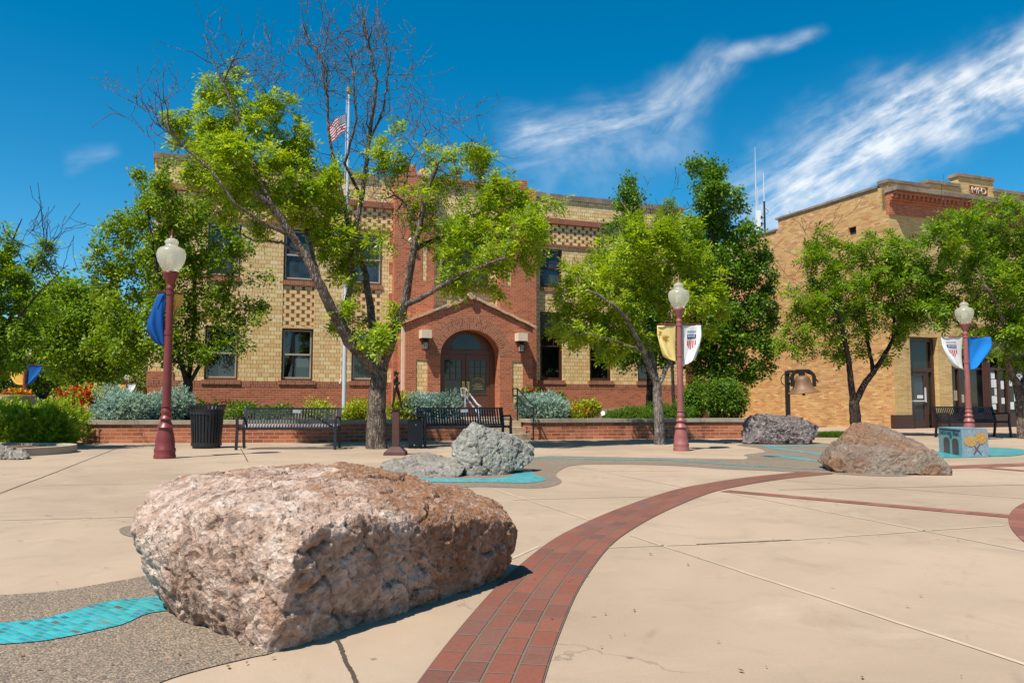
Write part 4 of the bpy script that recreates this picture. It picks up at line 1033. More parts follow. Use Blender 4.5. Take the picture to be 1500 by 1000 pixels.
# ================================================================== TREES
def unit(v): return v / np.maximum(np.linalg.norm(v, axis=-1, keepdims=True), 1e-9)
def colonize(limbs, A, step, infl, kill, iters, rng, tropism=(0, 0, 0.0), wob=0.15):
    pos, par, rad = [], [], []
    for lb in limbs:
        attach = lb.get('at'); pts = lb['pts']
        prev = -1
        if attach is not None:
            P0 = np.array(pts[0][:3]); prev = int(np.argmin([np.sum((np.array(p) - P0) ** 2) for p in pos]))
        for i in range(len(pts) - 1):
            a, b = np.array(pts[i]), np.array(pts[i + 1]); L = np.linalg.norm(b[:3] - a[:3]); k = max(1, int(math.ceil(L / step)))
            for j in range(k):
                if i == 0 and j == 0:
                    if prev >= 0: continue
                q = a + (b - a) * (j / k)
                pos.append(q[:3] + rng.normal(0, .006, 3)); par.append(prev); rad.append(q[3]); prev = len(pos) - 1
        pos.append(np.array(pts[-1][:3])); par.append(prev); rad.append(pts[-1][3])
    P = [np.array(p) for p in pos]; n0 = len(P)
    near = np.zeros(len(A), int); nd = np.full(len(A), 1e9)
    def upd(lo):
        X = np.array(P[lo:])
        for c0 in range(0, len(A), 4000):
            d = np.linalg.norm(A[c0:c0 + 4000, None] - X[None], axis=2); k = d.argmin(1); dm = d[np.arange(len(k)), k]
            b = dm < nd[c0:c0 + 4000]; nd[c0:c0 + 4000][b] = dm[b]; near[c0:c0 + 4000][b] = k[b] + lo
    upd(0); alive = np.ones(len(A), bool); trop = np.array(tropism); kids = {}
    for it in range(iters):
        act = alive & (nd < infl)
        if not act.any():
            if not alive.any(): break
            infl *= 1.4; continue
        ids = near[act]; dv = unit(A[act] - np.array(P)[ids])
        acc = {}
        uq, inv = np.unique(ids, return_inverse=True); S = np.zeros((len(uq), 3)); np.add.at(S, inv, dv)
        lo = len(P)
        for u_, s_ in zip(uq, S):
            d = s_ / max(np.linalg.norm(s_), 1e-6) + trop + rng.normal(0, wob, 3); d /= np.linalg.norm(d)
            ks = kids.setdefault(u_, [])
            if len(ks) >= 3 or any(np.dot(d, k) > 0.93 for k in ks): 
                alive[act & (near == u_)] &= rng.random(int((act & (near == u_)).sum())) > .5
                continue
            ks.append(d); P.append(P[u_] + d * step); par.append(int(u_)); rad.append(0.0)
        if len(P) == lo: 
            continue
        upd(lo); alive &= nd > kill
        if len(P) > 9000: break
    return np.array(P), np.array(par), np.array(rad), n0
def branch_radii(par, rad, n0, tip=0.0035, ex=2.2, cap=0.05):
    n = len(par); acc = np.zeros(n); ch = np.zeros(n, int)
    for i in range(n - 1, -1, -1):
        if acc[i] == 0: acc[i] = tip ** ex
        if par[i] >= 0: acc[par[i]] += acc[i] * 1.02; ch[par[i]] += 1
    r = acc ** (1 / ex)
    out = np.minimum(r, cap)
    for i in range(n):
        if i < n0: out[i] = max(rad[i], 0.004)
        elif par[i] >= 0: out[i] = min(out[i], out[par[i]] * 0.92)
    return out, ch
def branch_mesh(name, P, par, r, mat, parent, nside=7, base_flare=1.0):
    n = len(P); D = np.zeros((n, 3))
    for i in range(n):
        if par[i] >= 0: D[i] = P[i] - P[par[i]]
    main = {}
    for i in range(n):
        p = par[i]
        if p >= 0 and (p not in main or r[i] > r[main[p]]): main[p] = i
    for i in range(n):
        if par[i] < 0: D[i] = P[main[i]] - P[i] if i in main else (0, 0, 1)
        elif i in main: D[i] = unit(D[i]) + unit(P[main[i]] - P[i])
    D = unit(D); ref = np.array([0.31, 0.9, 0.13]); ref /= np.linalg.norm(ref)
    X = unit(ref - D * (D @ ref)[:, None]); Y = np.cross(D, X)
    ang = np.arange(nside) * 2 * pi / nside
    def ringp(c, x, y, rr): return c[None] + rr * (np.cos(ang)[:, None] * x[None] + np.sin(ang)[:, None] * y[None])
    V = np.concatenate([ringp(P[i], X[i], Y[i], r[i]) for i in range(n)]); extra = []; F = []
    k = np.arange(nside); k2 = (k + 1) % nside; off = n * nside
    for i in range(n):
        p = par[i]
        if p < 0: continue
        if main[p] == i: b = p * nside
        else:
            extra.append(ringp(P[p], X[i], Y[i], min(r[i] * 1.25, r[p] * .9))); b = off; off += nside
        a = i * nside
        F.append(np.stack([b + k, b + k2, a + k2, a + k], 1))
    if extra: V = np.concatenate([V] + extra)
    F = np.concatenate(F)
    return quick_mesh(name, V, F, mat, parent, None, True)

def frames(d, up, rng):
    d = unit(d); s = unit(np.cross(d, up)); nrm = np.cross(s, d); return d, s, nrm
FROND = []
for i_ in range(3):
    for sg_ in (-1, 1): FROND.append((0.22 + .30 * i_, sg_))
def frond_leaves(name, C, D, size, mat, parent, rng, droop=0.35, lw=0.66):
    """pinnate sprays: pairs of narrow leaflets along a drooping stalk"""
    n = len(C); sz = size * rng.uniform(.55, 1.35, n)
    up = np.tile([0, 0, 1.0], (n, 1)) + rng.normal(0, .35, (n, 3))
    d = unit(D + rng.normal(0, .45, (n, 3)) + np.array([0, 0, -droop])); s = unit(np.cross(d, up)); nn = np.cross(s, d)
    V = []
    L = len(FROND) + 1
    for j in range(L):
        if j < L - 1:
            t, sg = FROND[j]; b = C + d * (t * sz)[:, None] - nn * (0.18 * t * t * sz)[:, None]
            ax = unit(d * .55 + s * sg + nn * rng.normal(0, .3, (n, 1)))
        else:
            b = C + d * (.95 * sz)[:, None] - nn * (0.16 * sz)[:, None]; ax = unit(d - nn * .3)
        ll = (sz * rng.uniform(.38, .56, n))[:, None]; side = unit(np.cross(ax, nn)); ww = ll * 0.5 * lw
        V += [b, b + ax * ll * .5 + side * ww * .55, b + ax * ll, b + ax * ll * .5 - side * ww * .55]
    V = np.stack(V, 1).reshape(-1, 3)
    F = np.arange(len(V), dtype=np.int32).reshape(-1, 4)
    return quick_mesh(name, V, F, mat, parent)
def broad_leaves(name, C, D, size, mat, parent, rng, per=3, spread=0.06, w=0.62, flat=0.6):
    C = np.repeat(C, per, 0); D = np.repeat(D, per, 0); n = len(C)
    C = C + rng.normal(0, spread, (n, 3)); sz = (size * rng.uniform(.65, 1.3, n))[:, None]
    d = unit(D * .6 + rng.normal(0, .7, (n, 3)) + np.array([0, 0, -.15])); up = unit(np.tile([0, 0, flat], (n, 1)) + rng.normal(0, .6, (n, 3)))
    s = unit(np.cross(d, up)); nn = np.cross(s, d); f = 0.18
    V = np.stack([C, C + d * sz * .5 + s * sz * w * .5 + nn * sz * f * .3, C + d * sz - nn * sz * f, C + d * sz * .5 - s * sz * w * .5 + nn * sz * f * .3], 1).reshape(-1, 3)
    return quick_mesh(name, V, np.arange(len(V), dtype=np.int32).reshape(-1, 4), mat, parent)

def tree(name, label, base, d, limbs_px, blobs_px, bare_px=(), mat='locust', bark='bark', kind='frond', leaf=0.2, n_leaf=9000, dens=1.0, step=0.16, seed=1, depth=0.85, tip=.0035,
         group=None, per=4, kill=1.5, spread=.09, droop=.35, cat='tree', clump=8, twigs=.6, cap=0.06, zmin=0.5, depth_off=0.0, trop=(0, 0, .05)):
    """limbs_px: (list of (px,py,depth offset), start radius, end radius, joins an earlier limb); blobs: (px,py,rx,ry,weight)"""
    rng = np.random.default_rng(seed)
    t = thing(name, label, cat, base, 0, group)
    B = np.array(base)
    s = 1167.0 / d
    limbs = []
    for li, (pts, r0, r1) in enumerate(limbs_px):
        q = []
        for i, p in enumerate(pts):
            k = i / max(1, len(pts) - 1); v = np.array(Q(p[0], p[1], d + p[2])) - B
            q.append((v[0], v[1], v[2], r0 + (r1 - r0) * k))
        if li == 0:
            q[0] = (q[0][0], q[0][1], 0.0 - .05, q[0][3] * 1.0)
        limbs.append({'pts': q, 'at': None if li == 0 else True})
    A, leafy = [], []
    for lst, lf in ((blobs_px, True), (bare_px, False)):
        for bb in lst:
            px, py, rx, ry = bb[:4]; wt = bb[4] if len(bb) > 4 else 1.0; dd_ = bb[5] if len(bb) > 5 else None
            rxm, rym = rx / s, ry / s; rz_ = (rxm + rym) / 2 * depth * 1.25
            n = max(6, int(dens * wt * 34 * (rxm * rym * rz_) ** .75 * 4))
            v = rng.normal(size=(n * 2, 3)); v = unit(v) * (rng.random((n * 2, 1)) ** (1 / 2.2)); v = v[:n]
            off = dd_ if dd_ is not None else rng.normal(0, .35) * depth + depth_off
            c = np.array(Q(px, py, d + off)) - B
            A.append(c + v * np.array([rxm, rz_, rym])); leafy += [lf] * n
    A = np.concatenate(A); leafy = np.array(leafy)
    ok = A[:, 2] > zmin; A = A[ok]; leafy = leafy[ok]
    if kind == 'frond':   # honey locust foliage hangs in flat tiers with air between them
        ph = np.array([noise.noise(Vector((q[0] * .7, q[1] * .7, q[2] * .25 + seed))) for q in A]); A[:, 2] -= .085 * np.sin(2 * pi * (A[:, 2] / .58 + ph * .9))
    P, par, rad, n0 = colonize(limbs, A, step, step * 7, step * kill, 90, rng, trop)
    r, ch = branch_radii(par, rad, n0, tip, 2.25, cap)
    nT = len(P)
    if bare_px and twigs:
        # dead, leafless twigs: two orders of thin crooked shoots off the limbs inside the bare zones
        eP, eq, er = [], [], []
        pd = np.array([P[i] - P[par[i]] if par[i] >= 0 else np.array([0, 0, 1.0]) for i in range(nT)])
        for bb in bare_px:
            c = np.array(Q(bb[0], bb[1], d + (bb[5] if len(bb) > 5 else 0.0))) - B; rx, ry = bb[2] / s, bb[3] / s
            ins = np.where((np.abs(P[:, 0] - c[0]) < rx * 1.15) & (np.abs(P[:, 2] - c[2]) < ry * 1.15) & (np.abs(P[:, 1] - c[1]) < 1.6) & (r < .06))[0]
            if not len(ins): continue
            for i in rng.choice(ins, int(min(len(ins) * 2, 4 + 11 * rx * ry * twigs))):
                stack = [(int(i), unit(unit(pd[i]) * .7 + rng.normal(0, .6, 3) + np.array([0, 0, .45])), min(r[i] * .75, .018), int(rng.integers(5, 11)), 0)]
                while stack:
                    b, dr, rad_, k, order = stack.pop(); pos_ = P[b] if b < nT else eP[b - nT]; prev = b
                    for q in range(k):
                        dr = unit(dr + rng.normal(0, .19, 3) + np.array([0, 0, .07])); pos_ = pos_ + dr * .12
                        eP.append(pos_); eq.append(prev); rr__ = max(.0047, rad_ * (1 - .75 * q / k)); er.append(rr__); prev = nT + len(eP) - 1
                        if order < 2 and rng.random() < .32: stack.append((prev, unit(dr + rng.normal(0, .5, 3)), rr__ * .75, int(rng.integers(2, 5)), order + 1))
        if eP:
            branch_mesh('trunk', np.concatenate([P, np.array(eP)]), np.concatenate([par, np.array(eq)]), np.concatenate([r, np.array(er)]), MAT[bark], t)
        else: branch_mesh('trunk', P, par, r, MAT[bark], t)
    else: branch_mesh('trunk', P, par, r, MAT[bark], t)
    # leaves near fine twigs whose nearest growth target is leafy
    fine = np.where((r < max(.012, tip * 3.2)) & (np.arange(len(P)) >= n0))[0]
    if len(fine) and leafy.any():
        nl = np.zeros(len(fine), int)
        for c0 in range(0, len(fine), 1500):
            dd2 = np.linalg.norm(P[fine[c0:c0 + 1500], None] - A[None], axis=2); nl[c0:c0 + 1500] = dd2.argmin(1)
        fine = fine[leafy[nl]]
        w_ = 1.0 / (1 + ch[fine]); w_ = w_ / w_.sum()
        hub = rng.choice(fine, max(40, n_leaf // clump), p=w_); pick = rng.choice(hub, n_leaf)
        Dn = np.array([P[i] - P[par[i]] for i in pick]); C = P[pick] - Dn * rng.random((n_leaf, 1)) + rng.normal(0, spread, (n_leaf, 3))
        Dn = unit(Dn) + unit(rng.normal(size=(n_leaf, 3))) * .5
        if kind == 'frond': frond_leaves('crown', C, Dn, leaf, MAT[mat], t, rng, droop)
        else: broad_leaves('crown', C, Dn, leaf, MAT[mat], t, rng, per, spread * .8)
    return t

# --- the big half-bare honey locust in front of the hall
tb = G(552, 657)
tree('honey_locust', 'tall half-bare honey locust with forked trunk between the two black benches', tb, 16.4,
     [([(552, 659, 0), (551, 648, 0), (551, 620, 0), (552, 580, 0), (556, 545, 0)], .24, .165),
      ([(556, 548, 0), (538, 530, -.1), (512, 500, -.3), (490, 462, -.5), (472, 425, -.7), (450, 380, -.8), (428, 345, -.9), (398, 303, -1.1), (372, 280, -1.3)], .15, .05),
      ([(554, 545, 0), (552, 520, .2), (546, 480, .4), (541, 440, .6), (536, 405, .8), (528, 380, 1.0)], .115, .06),
      ([(557, 548, 0), (568, 515, 0), (577, 487, .0), (592, 448, -.1), (600, 400, -.2), (606, 365, -.3), (614, 335, -.3), (624, 285, -.3), (640, 240, -.3)], .125, .04),
      ([(592, 448, -.1), (620, 435, -.4), (649, 417, -.8), (690, 395, -1.2), (740, 378, -1.5)], .065, .03),
      ([(606, 365, -.3), (640, 350, .2), (680, 320, .7), (740, 300, 1.2), (790, 300, 1.4)], .06, .02),
      ([(490, 462, -.5), (508, 442, .0), (517, 405, .3), (512, 350, .6), (505, 300, .9), (492, 250, 1.0), (481, 195, 1.1), (478, 105, 1.2), (446, 42, 1.2)], .075, .018),
      ([(528, 380, 1.0), (520, 335, 1.1), (530, 290, 1.2), (540, 210, 1.2), (552, 120, 1.3), (536, 45, 1.4), (526, 3, 1.4)], .075, .014),
      ([(530, 290, 1.2), (505, 240, .9), (522, 175, .8), (514, 75, .7), (479, 14, .6)], .04, .008),
      ([(540, 210, 1.2), (562, 160, 1.5), (570, 90, 1.6), (562, 30, 1.7)], .03, .006),
      ([(398, 303, -1.1), (372, 240, -.8), (345, 165, -.6), (318, 100, -.5), (300, 70, -.5)], .045, .008),
      ([(428, 345, -.9), (390, 330, -1.5), (345, 300, -1.9), (310, 250, -2.0), (268, 214, -2.1), (232, 168, -2.1), (194, 150, -2.1)], .04, .007),
      ([(450, 380, -.8), (412, 355, -.2), (370, 352, .4), (330, 330, .8)], .035, .012),
      ([(472, 425, -.7), (450, 345, -.2), (430, 290, .2), (420, 230, .4), (398, 165, .5)], .05, .012),
      ([(614, 335, -.3), (590, 290, .1), (600, 235, .2), (640, 175, .3)], .03, .006)],
     [(330, 128, 38, 38), (325, 105, 22, 18), (385, 160, 42, 42, .9), (300, 205, 55, 34), (252, 178, 26, 16, .8), (360, 235, 75, 44), (322, 272, 52, 30), (425, 225, 42, 40), (395, 290, 60, 32), (292, 262, 34, 26), (462, 285, 50, 50, .9), (435, 190, 30, 26, .7), (448, 330, 34, 26, .7),
      (500, 350, 42, 28, .9), (505, 385, 38, 26, .9), (470, 350, 22, 30, .6), (512, 415, 20, 16, .5), (545, 345, 28, 20, .5), (566, 225, 26, 40, .55), (590, 195, 18, 22, .5), (500, 240, 28, 26, .5), (530, 285, 26, 24, .4),
      (610, 285, 30, 36, .7), (650, 250, 40, 40, .8), (695, 232, 36, 26, .9), (735, 262, 30, 20, .8), (640, 330, 34, 34, .8), (690, 310, 46, 36, .9), (700, 345, 62, 30), (730, 385, 58, 28), (665, 375, 34, 28, .8), (765, 330, 44, 34), (800, 312, 28, 20, .8), (786, 355, 26, 22, .7), (745, 290, 40, 24, .7), (690, 420, 24, 16, .7), (720, 425, 22, 14, .7), (822, 300, 18, 10, .5),
      (548, 498, 16, 10, .35), (572, 476, 14, 12, .35), (575, 448, 12, 10, .25), (520, 445, 20, 14, .4), (492, 470, 10, 12, .3), (585, 462, 10, 8, .2)],
     [(520, 130, 70, 80, 2.42, 1.2), (480, 90, 45, 55, 2.64, 1.0), (555, 80, 36, 75, 2.86, 1.5), (450, 62, 26, 30, 2.2, 1.2), (530, 40, 30, 40, 2.20, 1.4), (590, 120, 24, 30, 1.76, 1.5), (640, 190, 50, 44, 2.64, .3), (306, 82, 16, 26, 2.0, -.5), (345, 95, 40, 30, 1.76, -.5), (215, 152, 26, 20, 2.64, -2.1), (240, 200, 24, 40, 1.10, -2.1), (375, 120, 66, 40, 1.76), (520, 240, 70, 50, 1.98, 1.0), (690, 195, 22, 16, 1.0), (640, 310, 70, 70, 1.10), (545, 320, 50, 50, 1.10), (420, 140, 40, 50, 1.32)],
     'locust', 'bark', 'frond', .215, 10200, 1.35, .13, 3, .95, kill=1.35, spread=.05, cap=.035, tip=.0052, twigs=1.6, clump=6)

tree('honey_locust', 'small leaning honey locust beside the lamp with yellow and white banners', G(967, 651), 17.97,
     [([(967, 652, 0), (966, 620, 0), (964, 585, 0), (963, 563, 0)], .13, .10),
      ([(963, 565, 0), (952, 538, -.1), (942, 514, -.3), (930, 490, -.5), (917, 465, -.7), (890, 440, -1.0), (862, 425, -1.2)], .085, .025),
      ([(963, 563, 0), (955, 525, .3), (949, 494, .5), (941, 462, .6), (930, 420, .7), (935, 380, .7)], .075, .025),
      ([(965, 566, 0), (981, 528, .2), (994, 490, .3), (1005, 440, .5), (1010, 400, .6)], .055, .02),
      ([(942, 514, -.3), (905, 500, -.8), (870, 490, -1.2), (840, 490, -1.4)], .03, .01)],
     [(830, 430, 34, 28), (865, 405, 46, 34), (900, 380, 50, 34), (950, 360, 50, 34), (1000, 370, 48, 40), (1035, 400, 34, 40, .8), (900, 430, 56, 40), (860, 465, 50, 30), (825, 480, 32, 20), (915, 475, 44, 28, .8), (960, 420, 44, 38, .8), (1015, 440, 44, 40, .8), (1000, 490, 36, 26, .6), (885, 505, 34, 18, .7), (845, 505, 26, 12, .5), (1040, 460, 26, 34, .6), (940, 335, 34, 20, .7), (995, 335, 30, 20, .7)],
     [(900, 350, 50, 40, .3), (850, 380, 40, 30, .2)],
     'locust', 'bark_grey', 'frond', .22, 5600, 1.2, .14, 11, .95, spread=.05, cap=.03)

tree('honey_locust', 'forked young honey locust in front of the orange brick side wall', G(1257, 640), 21.9,
     [([(1257, 641, 0), (1254, 623, 0), (1251, 588, 0)], .17, .14),
      ([(1251, 590, 0), (1246, 555, -.2), (1243, 527, -.3), (1238, 500, -.5), (1232, 470, -.7), (1220, 440, -.9)], .095, .035),
      ([(1253, 590, 0), (1264, 565, .1), (1279, 546, .2), (1291, 527, .3), (1308, 498, .4), (1322, 468, .5), (1335, 440, .6)], .10, .03),
      ([(1279, 546, .2), (1276, 525, .4), (1271, 500, .6), (1270, 480, .7), (1262, 430, .8), (1262, 390, .9)], .06, .02),
      ([(1308, 498, .4), (1310, 450, .0), (1300, 400, -.2), (1300, 365, -.3)], .04, .012)],
     [(1190, 450, 46, 34), (1160, 475, 30, 26, .8), (1225, 415, 48, 40), (1265, 375, 48, 30), (1310, 370, 44, 30), (1345, 400, 40, 36), (1300, 415, 56, 40), (1340, 450, 44, 36), (1255, 455, 50, 32, .8), (1185, 500, 44, 20, .8), (1230, 510, 34, 20, .7), (1300, 470, 44, 24, .6), (1370, 430, 26, 30, .7), (1195, 365, 26, 24, .7), (1160, 505, 20, 12, .5), (1310, 505, 20, 14, .5), (1285, 345, 30, 14, .6)],
     [(1185, 345, 24, 24, .4), (1160, 420, 30, 30, .2)],
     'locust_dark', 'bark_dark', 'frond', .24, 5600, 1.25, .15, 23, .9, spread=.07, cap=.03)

tree('honey_locust', 'large honey locust with crooked pale trunk by the shopfront with notices', G(1502, 645), 21.0,
     [([(1502, 646, 0), (1500, 615, 0), (1497, 585, 0), (1494, 566, 0)], .20, .16),
      ([(1494, 568, 0), (1484, 552, -.1), (1477, 532, -.2), (1476, 512, -.3), (1474, 489, -.4), (1462, 450, -.7), (1445, 420, -1.0)], .10, .035),
      ([(1496, 568, 0), (1512, 540, .2), (1522, 500, .4), (1515, 450, .6), (1500, 400, .7), (1495, 350, .8)], .12, .03),
      ([(1476, 512, -.3), (1500, 470, .3), (1478, 420, .4), (1460, 380, .6), (1440, 350, .8)], .05, .015)],
     [(1400, 345, 46, 34), (1440, 320, 46, 28), (1490, 320, 50, 34), (1410, 385, 46, 34), (1460, 370, 50, 40), (1510, 380, 50, 40), (1440, 420, 50, 36), (1500, 440, 50, 40), (1400, 430, 36, 24, .9), (1460, 470, 46, 30, .8), (1430, 500, 30, 22, .6), (1500, 500, 40, 26, .7), (1480, 530, 20, 14, .5), (1385, 460, 24, 14, .7), (1560, 400, 50, 70), (1550, 330, 40, 40)],
     [(1390, 340, 34, 30, .5), (1450, 340, 50, 40, .35), (1400, 470, 30, 20, .3)],
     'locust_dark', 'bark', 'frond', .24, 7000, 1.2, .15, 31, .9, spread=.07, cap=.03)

# --- broad-leaved pears in the beds
tree('pear_tree', 'glossy bright green pear tree hiding one corner of the hall behind the trash can', Vector((-8.95, 21.4, .43)), 21.4,
     [([(272, 614, 0), (273, 590, 0), (275, 562, 0)], .16, .13),
      ([(275, 563, 0), (266, 535, -.2), (255, 500, -.3), (240, 440, -.5), (225, 370, -.6), (215, 300, -.7)], .08, .02),
      ([(275, 562, 0), (280, 520, .3), (285, 470, .4), (285, 400, .5), (270, 330, .5), (255, 275, .5)], .08, .02),
      ([(277, 562, 0), (292, 535, 0), (310, 490, .0), (330, 440, .1), (345, 390, .2)], .06, .02),
      ([(266, 535, -.2), (230, 510, -.6), (190, 480, -.9), (160, 450, -1.0)], .035, .012)],
     [(212, 262, 20, 24), (216, 300, 30, 30), (245, 285, 24, 40), (185, 345, 36, 36), (240, 345, 44, 44), (300, 325, 48, 40, .8), (155, 390, 30, 34), (205, 400, 50, 40), (270, 395, 50, 44, .9), (335, 375, 44, 40, .7), (150, 440, 28, 34), (195, 460, 50, 44), (260, 460, 56, 44, .9), (325, 440, 46, 36, .7), (375, 405, 28, 24, .5), (370, 455, 30, 22, .5), (210, 515, 60, 24, .9), (285, 510, 46, 24, .8), (340, 500, 34, 20, .6), (160, 505, 36, 26), (395, 400, 14, 14, .35), (385, 470, 18, 10, .4), (240, 240, 14, 14, .6), (150, 345, 14, 16, .7)],
     [], 'pear', 'bark_dark', 'broad', .095, 7000, 1.0, .16, 41, .8, per=5, spread=.09, cap=.03)
tree('pear_tree', 'narrow pointed pear tree standing behind the small leaning locust', Vector((4.35, 25.6, .43)), 25.6,
     [([(953, 608, 0), (953, 560, 0), (950, 500, 0), (945, 430, 0), (935, 360, 0), (922, 280, 0)], .15, .02)],
     [(921, 268, 13, 20), (920, 300, 24, 26), (912, 335, 34, 26), (925, 370, 40, 30), (930, 415, 46, 34), (940, 460, 50, 34), (950, 510, 52, 30), (915, 520, 40, 30, .8), (985, 500, 34, 30, .7)],
     [], 'pear_dark', 'bark_dark', 'broad', .10, 5200, 1.2, .17, 43, .9, per=5, spread=.10, cap=.03)
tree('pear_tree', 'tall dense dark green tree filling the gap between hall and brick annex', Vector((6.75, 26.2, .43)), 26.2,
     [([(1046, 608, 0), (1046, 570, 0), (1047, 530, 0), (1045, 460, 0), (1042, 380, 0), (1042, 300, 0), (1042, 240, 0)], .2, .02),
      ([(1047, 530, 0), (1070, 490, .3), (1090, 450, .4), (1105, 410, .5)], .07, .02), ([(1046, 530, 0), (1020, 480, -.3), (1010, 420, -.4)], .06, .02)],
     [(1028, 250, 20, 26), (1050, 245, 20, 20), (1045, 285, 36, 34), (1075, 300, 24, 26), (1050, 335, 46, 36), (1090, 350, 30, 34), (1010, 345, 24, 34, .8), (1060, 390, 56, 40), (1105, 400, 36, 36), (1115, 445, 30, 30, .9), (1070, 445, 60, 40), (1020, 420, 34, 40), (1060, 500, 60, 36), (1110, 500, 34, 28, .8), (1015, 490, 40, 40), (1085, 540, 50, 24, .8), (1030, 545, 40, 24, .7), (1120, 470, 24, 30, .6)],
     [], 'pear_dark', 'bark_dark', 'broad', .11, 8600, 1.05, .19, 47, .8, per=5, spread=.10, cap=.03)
tree('pear_tree', 'thin twiggy sapling with sparse leaves rising beside the narrow pear tree', Vector((5.0, 24.6, .43)), 24.6,
     [([(988, 612, 0), (985, 540, 0), (980, 450, 0), (978, 380, 0), (976, 300, 0)], .06, .01)],
     [(976, 305, 16, 20, .6), (975, 345, 30, 24, .5), (985, 385, 34, 30, .4), (960, 330, 14, 20, .4)],
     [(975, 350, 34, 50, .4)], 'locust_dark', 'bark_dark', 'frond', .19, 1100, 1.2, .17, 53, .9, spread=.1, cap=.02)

# --- trees away to the left
tree('honey_locust', 'wispy locust with bare twigs rising over the juniper and stone urn', G(-30, 668), 15.5,
     [([(-30, 669, 0), (-28, 600, 0), (-20, 540, 0)], .14, .11),
      ([(-20, 542, 0), (0, 500, 0), (20, 455, .2), (40, 410, .3), (62, 370, .4), (85, 345, .5)], .06, .008),
      ([(-20, 540, 0), (-10, 470, .3), (0, 410, .3), (15, 360, .2), (32, 320, .2)], .07, .008),
      ([(0, 500, 0), (30, 460, -.3), (60, 425, -.5), (100, 388, -.6)], .03, .006)],
     [(-20, 400, 40, 40), (18, 375, 26, 16, .8), (22, 405, 34, 16, .8), (10, 440, 44, 22), (46, 392, 22, 14, .6), (50, 455, 34, 16, .7), (-10, 490, 50, 30), (36, 490, 36, 18, .8), (62, 348, 12, 8, .5), (-40, 450, 40, 60), (5, 345, 20, 10, .6), (-20, 530, 50, 20), (30, 520, 28, 12, .6)],
     [(30, 340, 26, 20, .5), (78, 350, 26, 30, .6), (95, 395, 24, 16, .5), (70, 410, 26, 16, .4)],
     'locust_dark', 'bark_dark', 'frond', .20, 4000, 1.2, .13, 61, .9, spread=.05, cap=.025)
for k, (lab, px, d, blobs, mt, n, limbs) in enumerate([
    ('spreading mid green tree behind the rose bush and small far lamps', 135, 42.0, [(95, 430, 40, 22), (140, 440, 46, 26), (110, 470, 60, 30), (160, 475, 50, 34), (75, 490, 40, 30), (125, 510, 60, 26), (180, 515, 40, 26), (95, 535, 40, 16, .7), (150, 545, 40, 14, .6), (60, 455, 26, 24)], 'locust_dark', 12000,
     [([(126, 603, 0), (124, 585, 0), (120, 565, 0)], .34, .28), ([(120, 566, 0), (108, 540, -.5), (92, 510, -.8), (85, 480, -1)], .16, .05), ([(121, 566, 0), (128, 535, .4), (138, 500, .6), (142, 460, .8)], .17, .05), ([(124, 570, 0), (150, 540, .2), (170, 510, .3)], .12, .04)]),
    ('dark shaded tree low behind the stone urn', 30, 50.0, [(-10, 500, 50, 30), (40, 520, 50, 28), (20, 545, 50, 24), (85, 540, 40, 22, .8), (-30, 550, 40, 40), (60, 565, 34, 14, .6)], 'pear_dark', 9000,
     [([(74, 602, 0), (72, 580, 0), (70, 560, 0)], .3, .24), ([(70, 561, 0), (50, 535, 0), (25, 515, 0)], .15, .05), ([(71, 561, 0), (85, 545, .3), (95, 530, .4)], .13, .05)]),
    ('distant pale green tree low beyond the street past the hall corner', 200, 70.0, [(60, 560, 24, 16), (95, 565, 26, 16), (190, 545, 30, 22), (205, 565, 20, 16), (130, 560, 20, 14, .8), (165, 560, 20, 12, .7)], 'greyshrub', 5000,
     [([(165, 600, 0), (165, 585, 0), (166, 570, 0)], .4, .3), ([(166, 571, 0), (120, 568, 0), (95, 566, 0)], .15, .06), ([(166, 571, 0), (190, 558, 0), (200, 548, 0)], .15, .05)])]):
    tree('background_tree', lab, G(limbs[0][0][0][0], 590 + .93 * 1167 / d), d, limbs, blobs, [], mt, 'bark_dark', 'broad', .2 if d < 60 else .26, n, .55, .4, 70 + k, .9, per=3, spread=.28, cap=.08, tip=.012, zmin=.8, group=None)

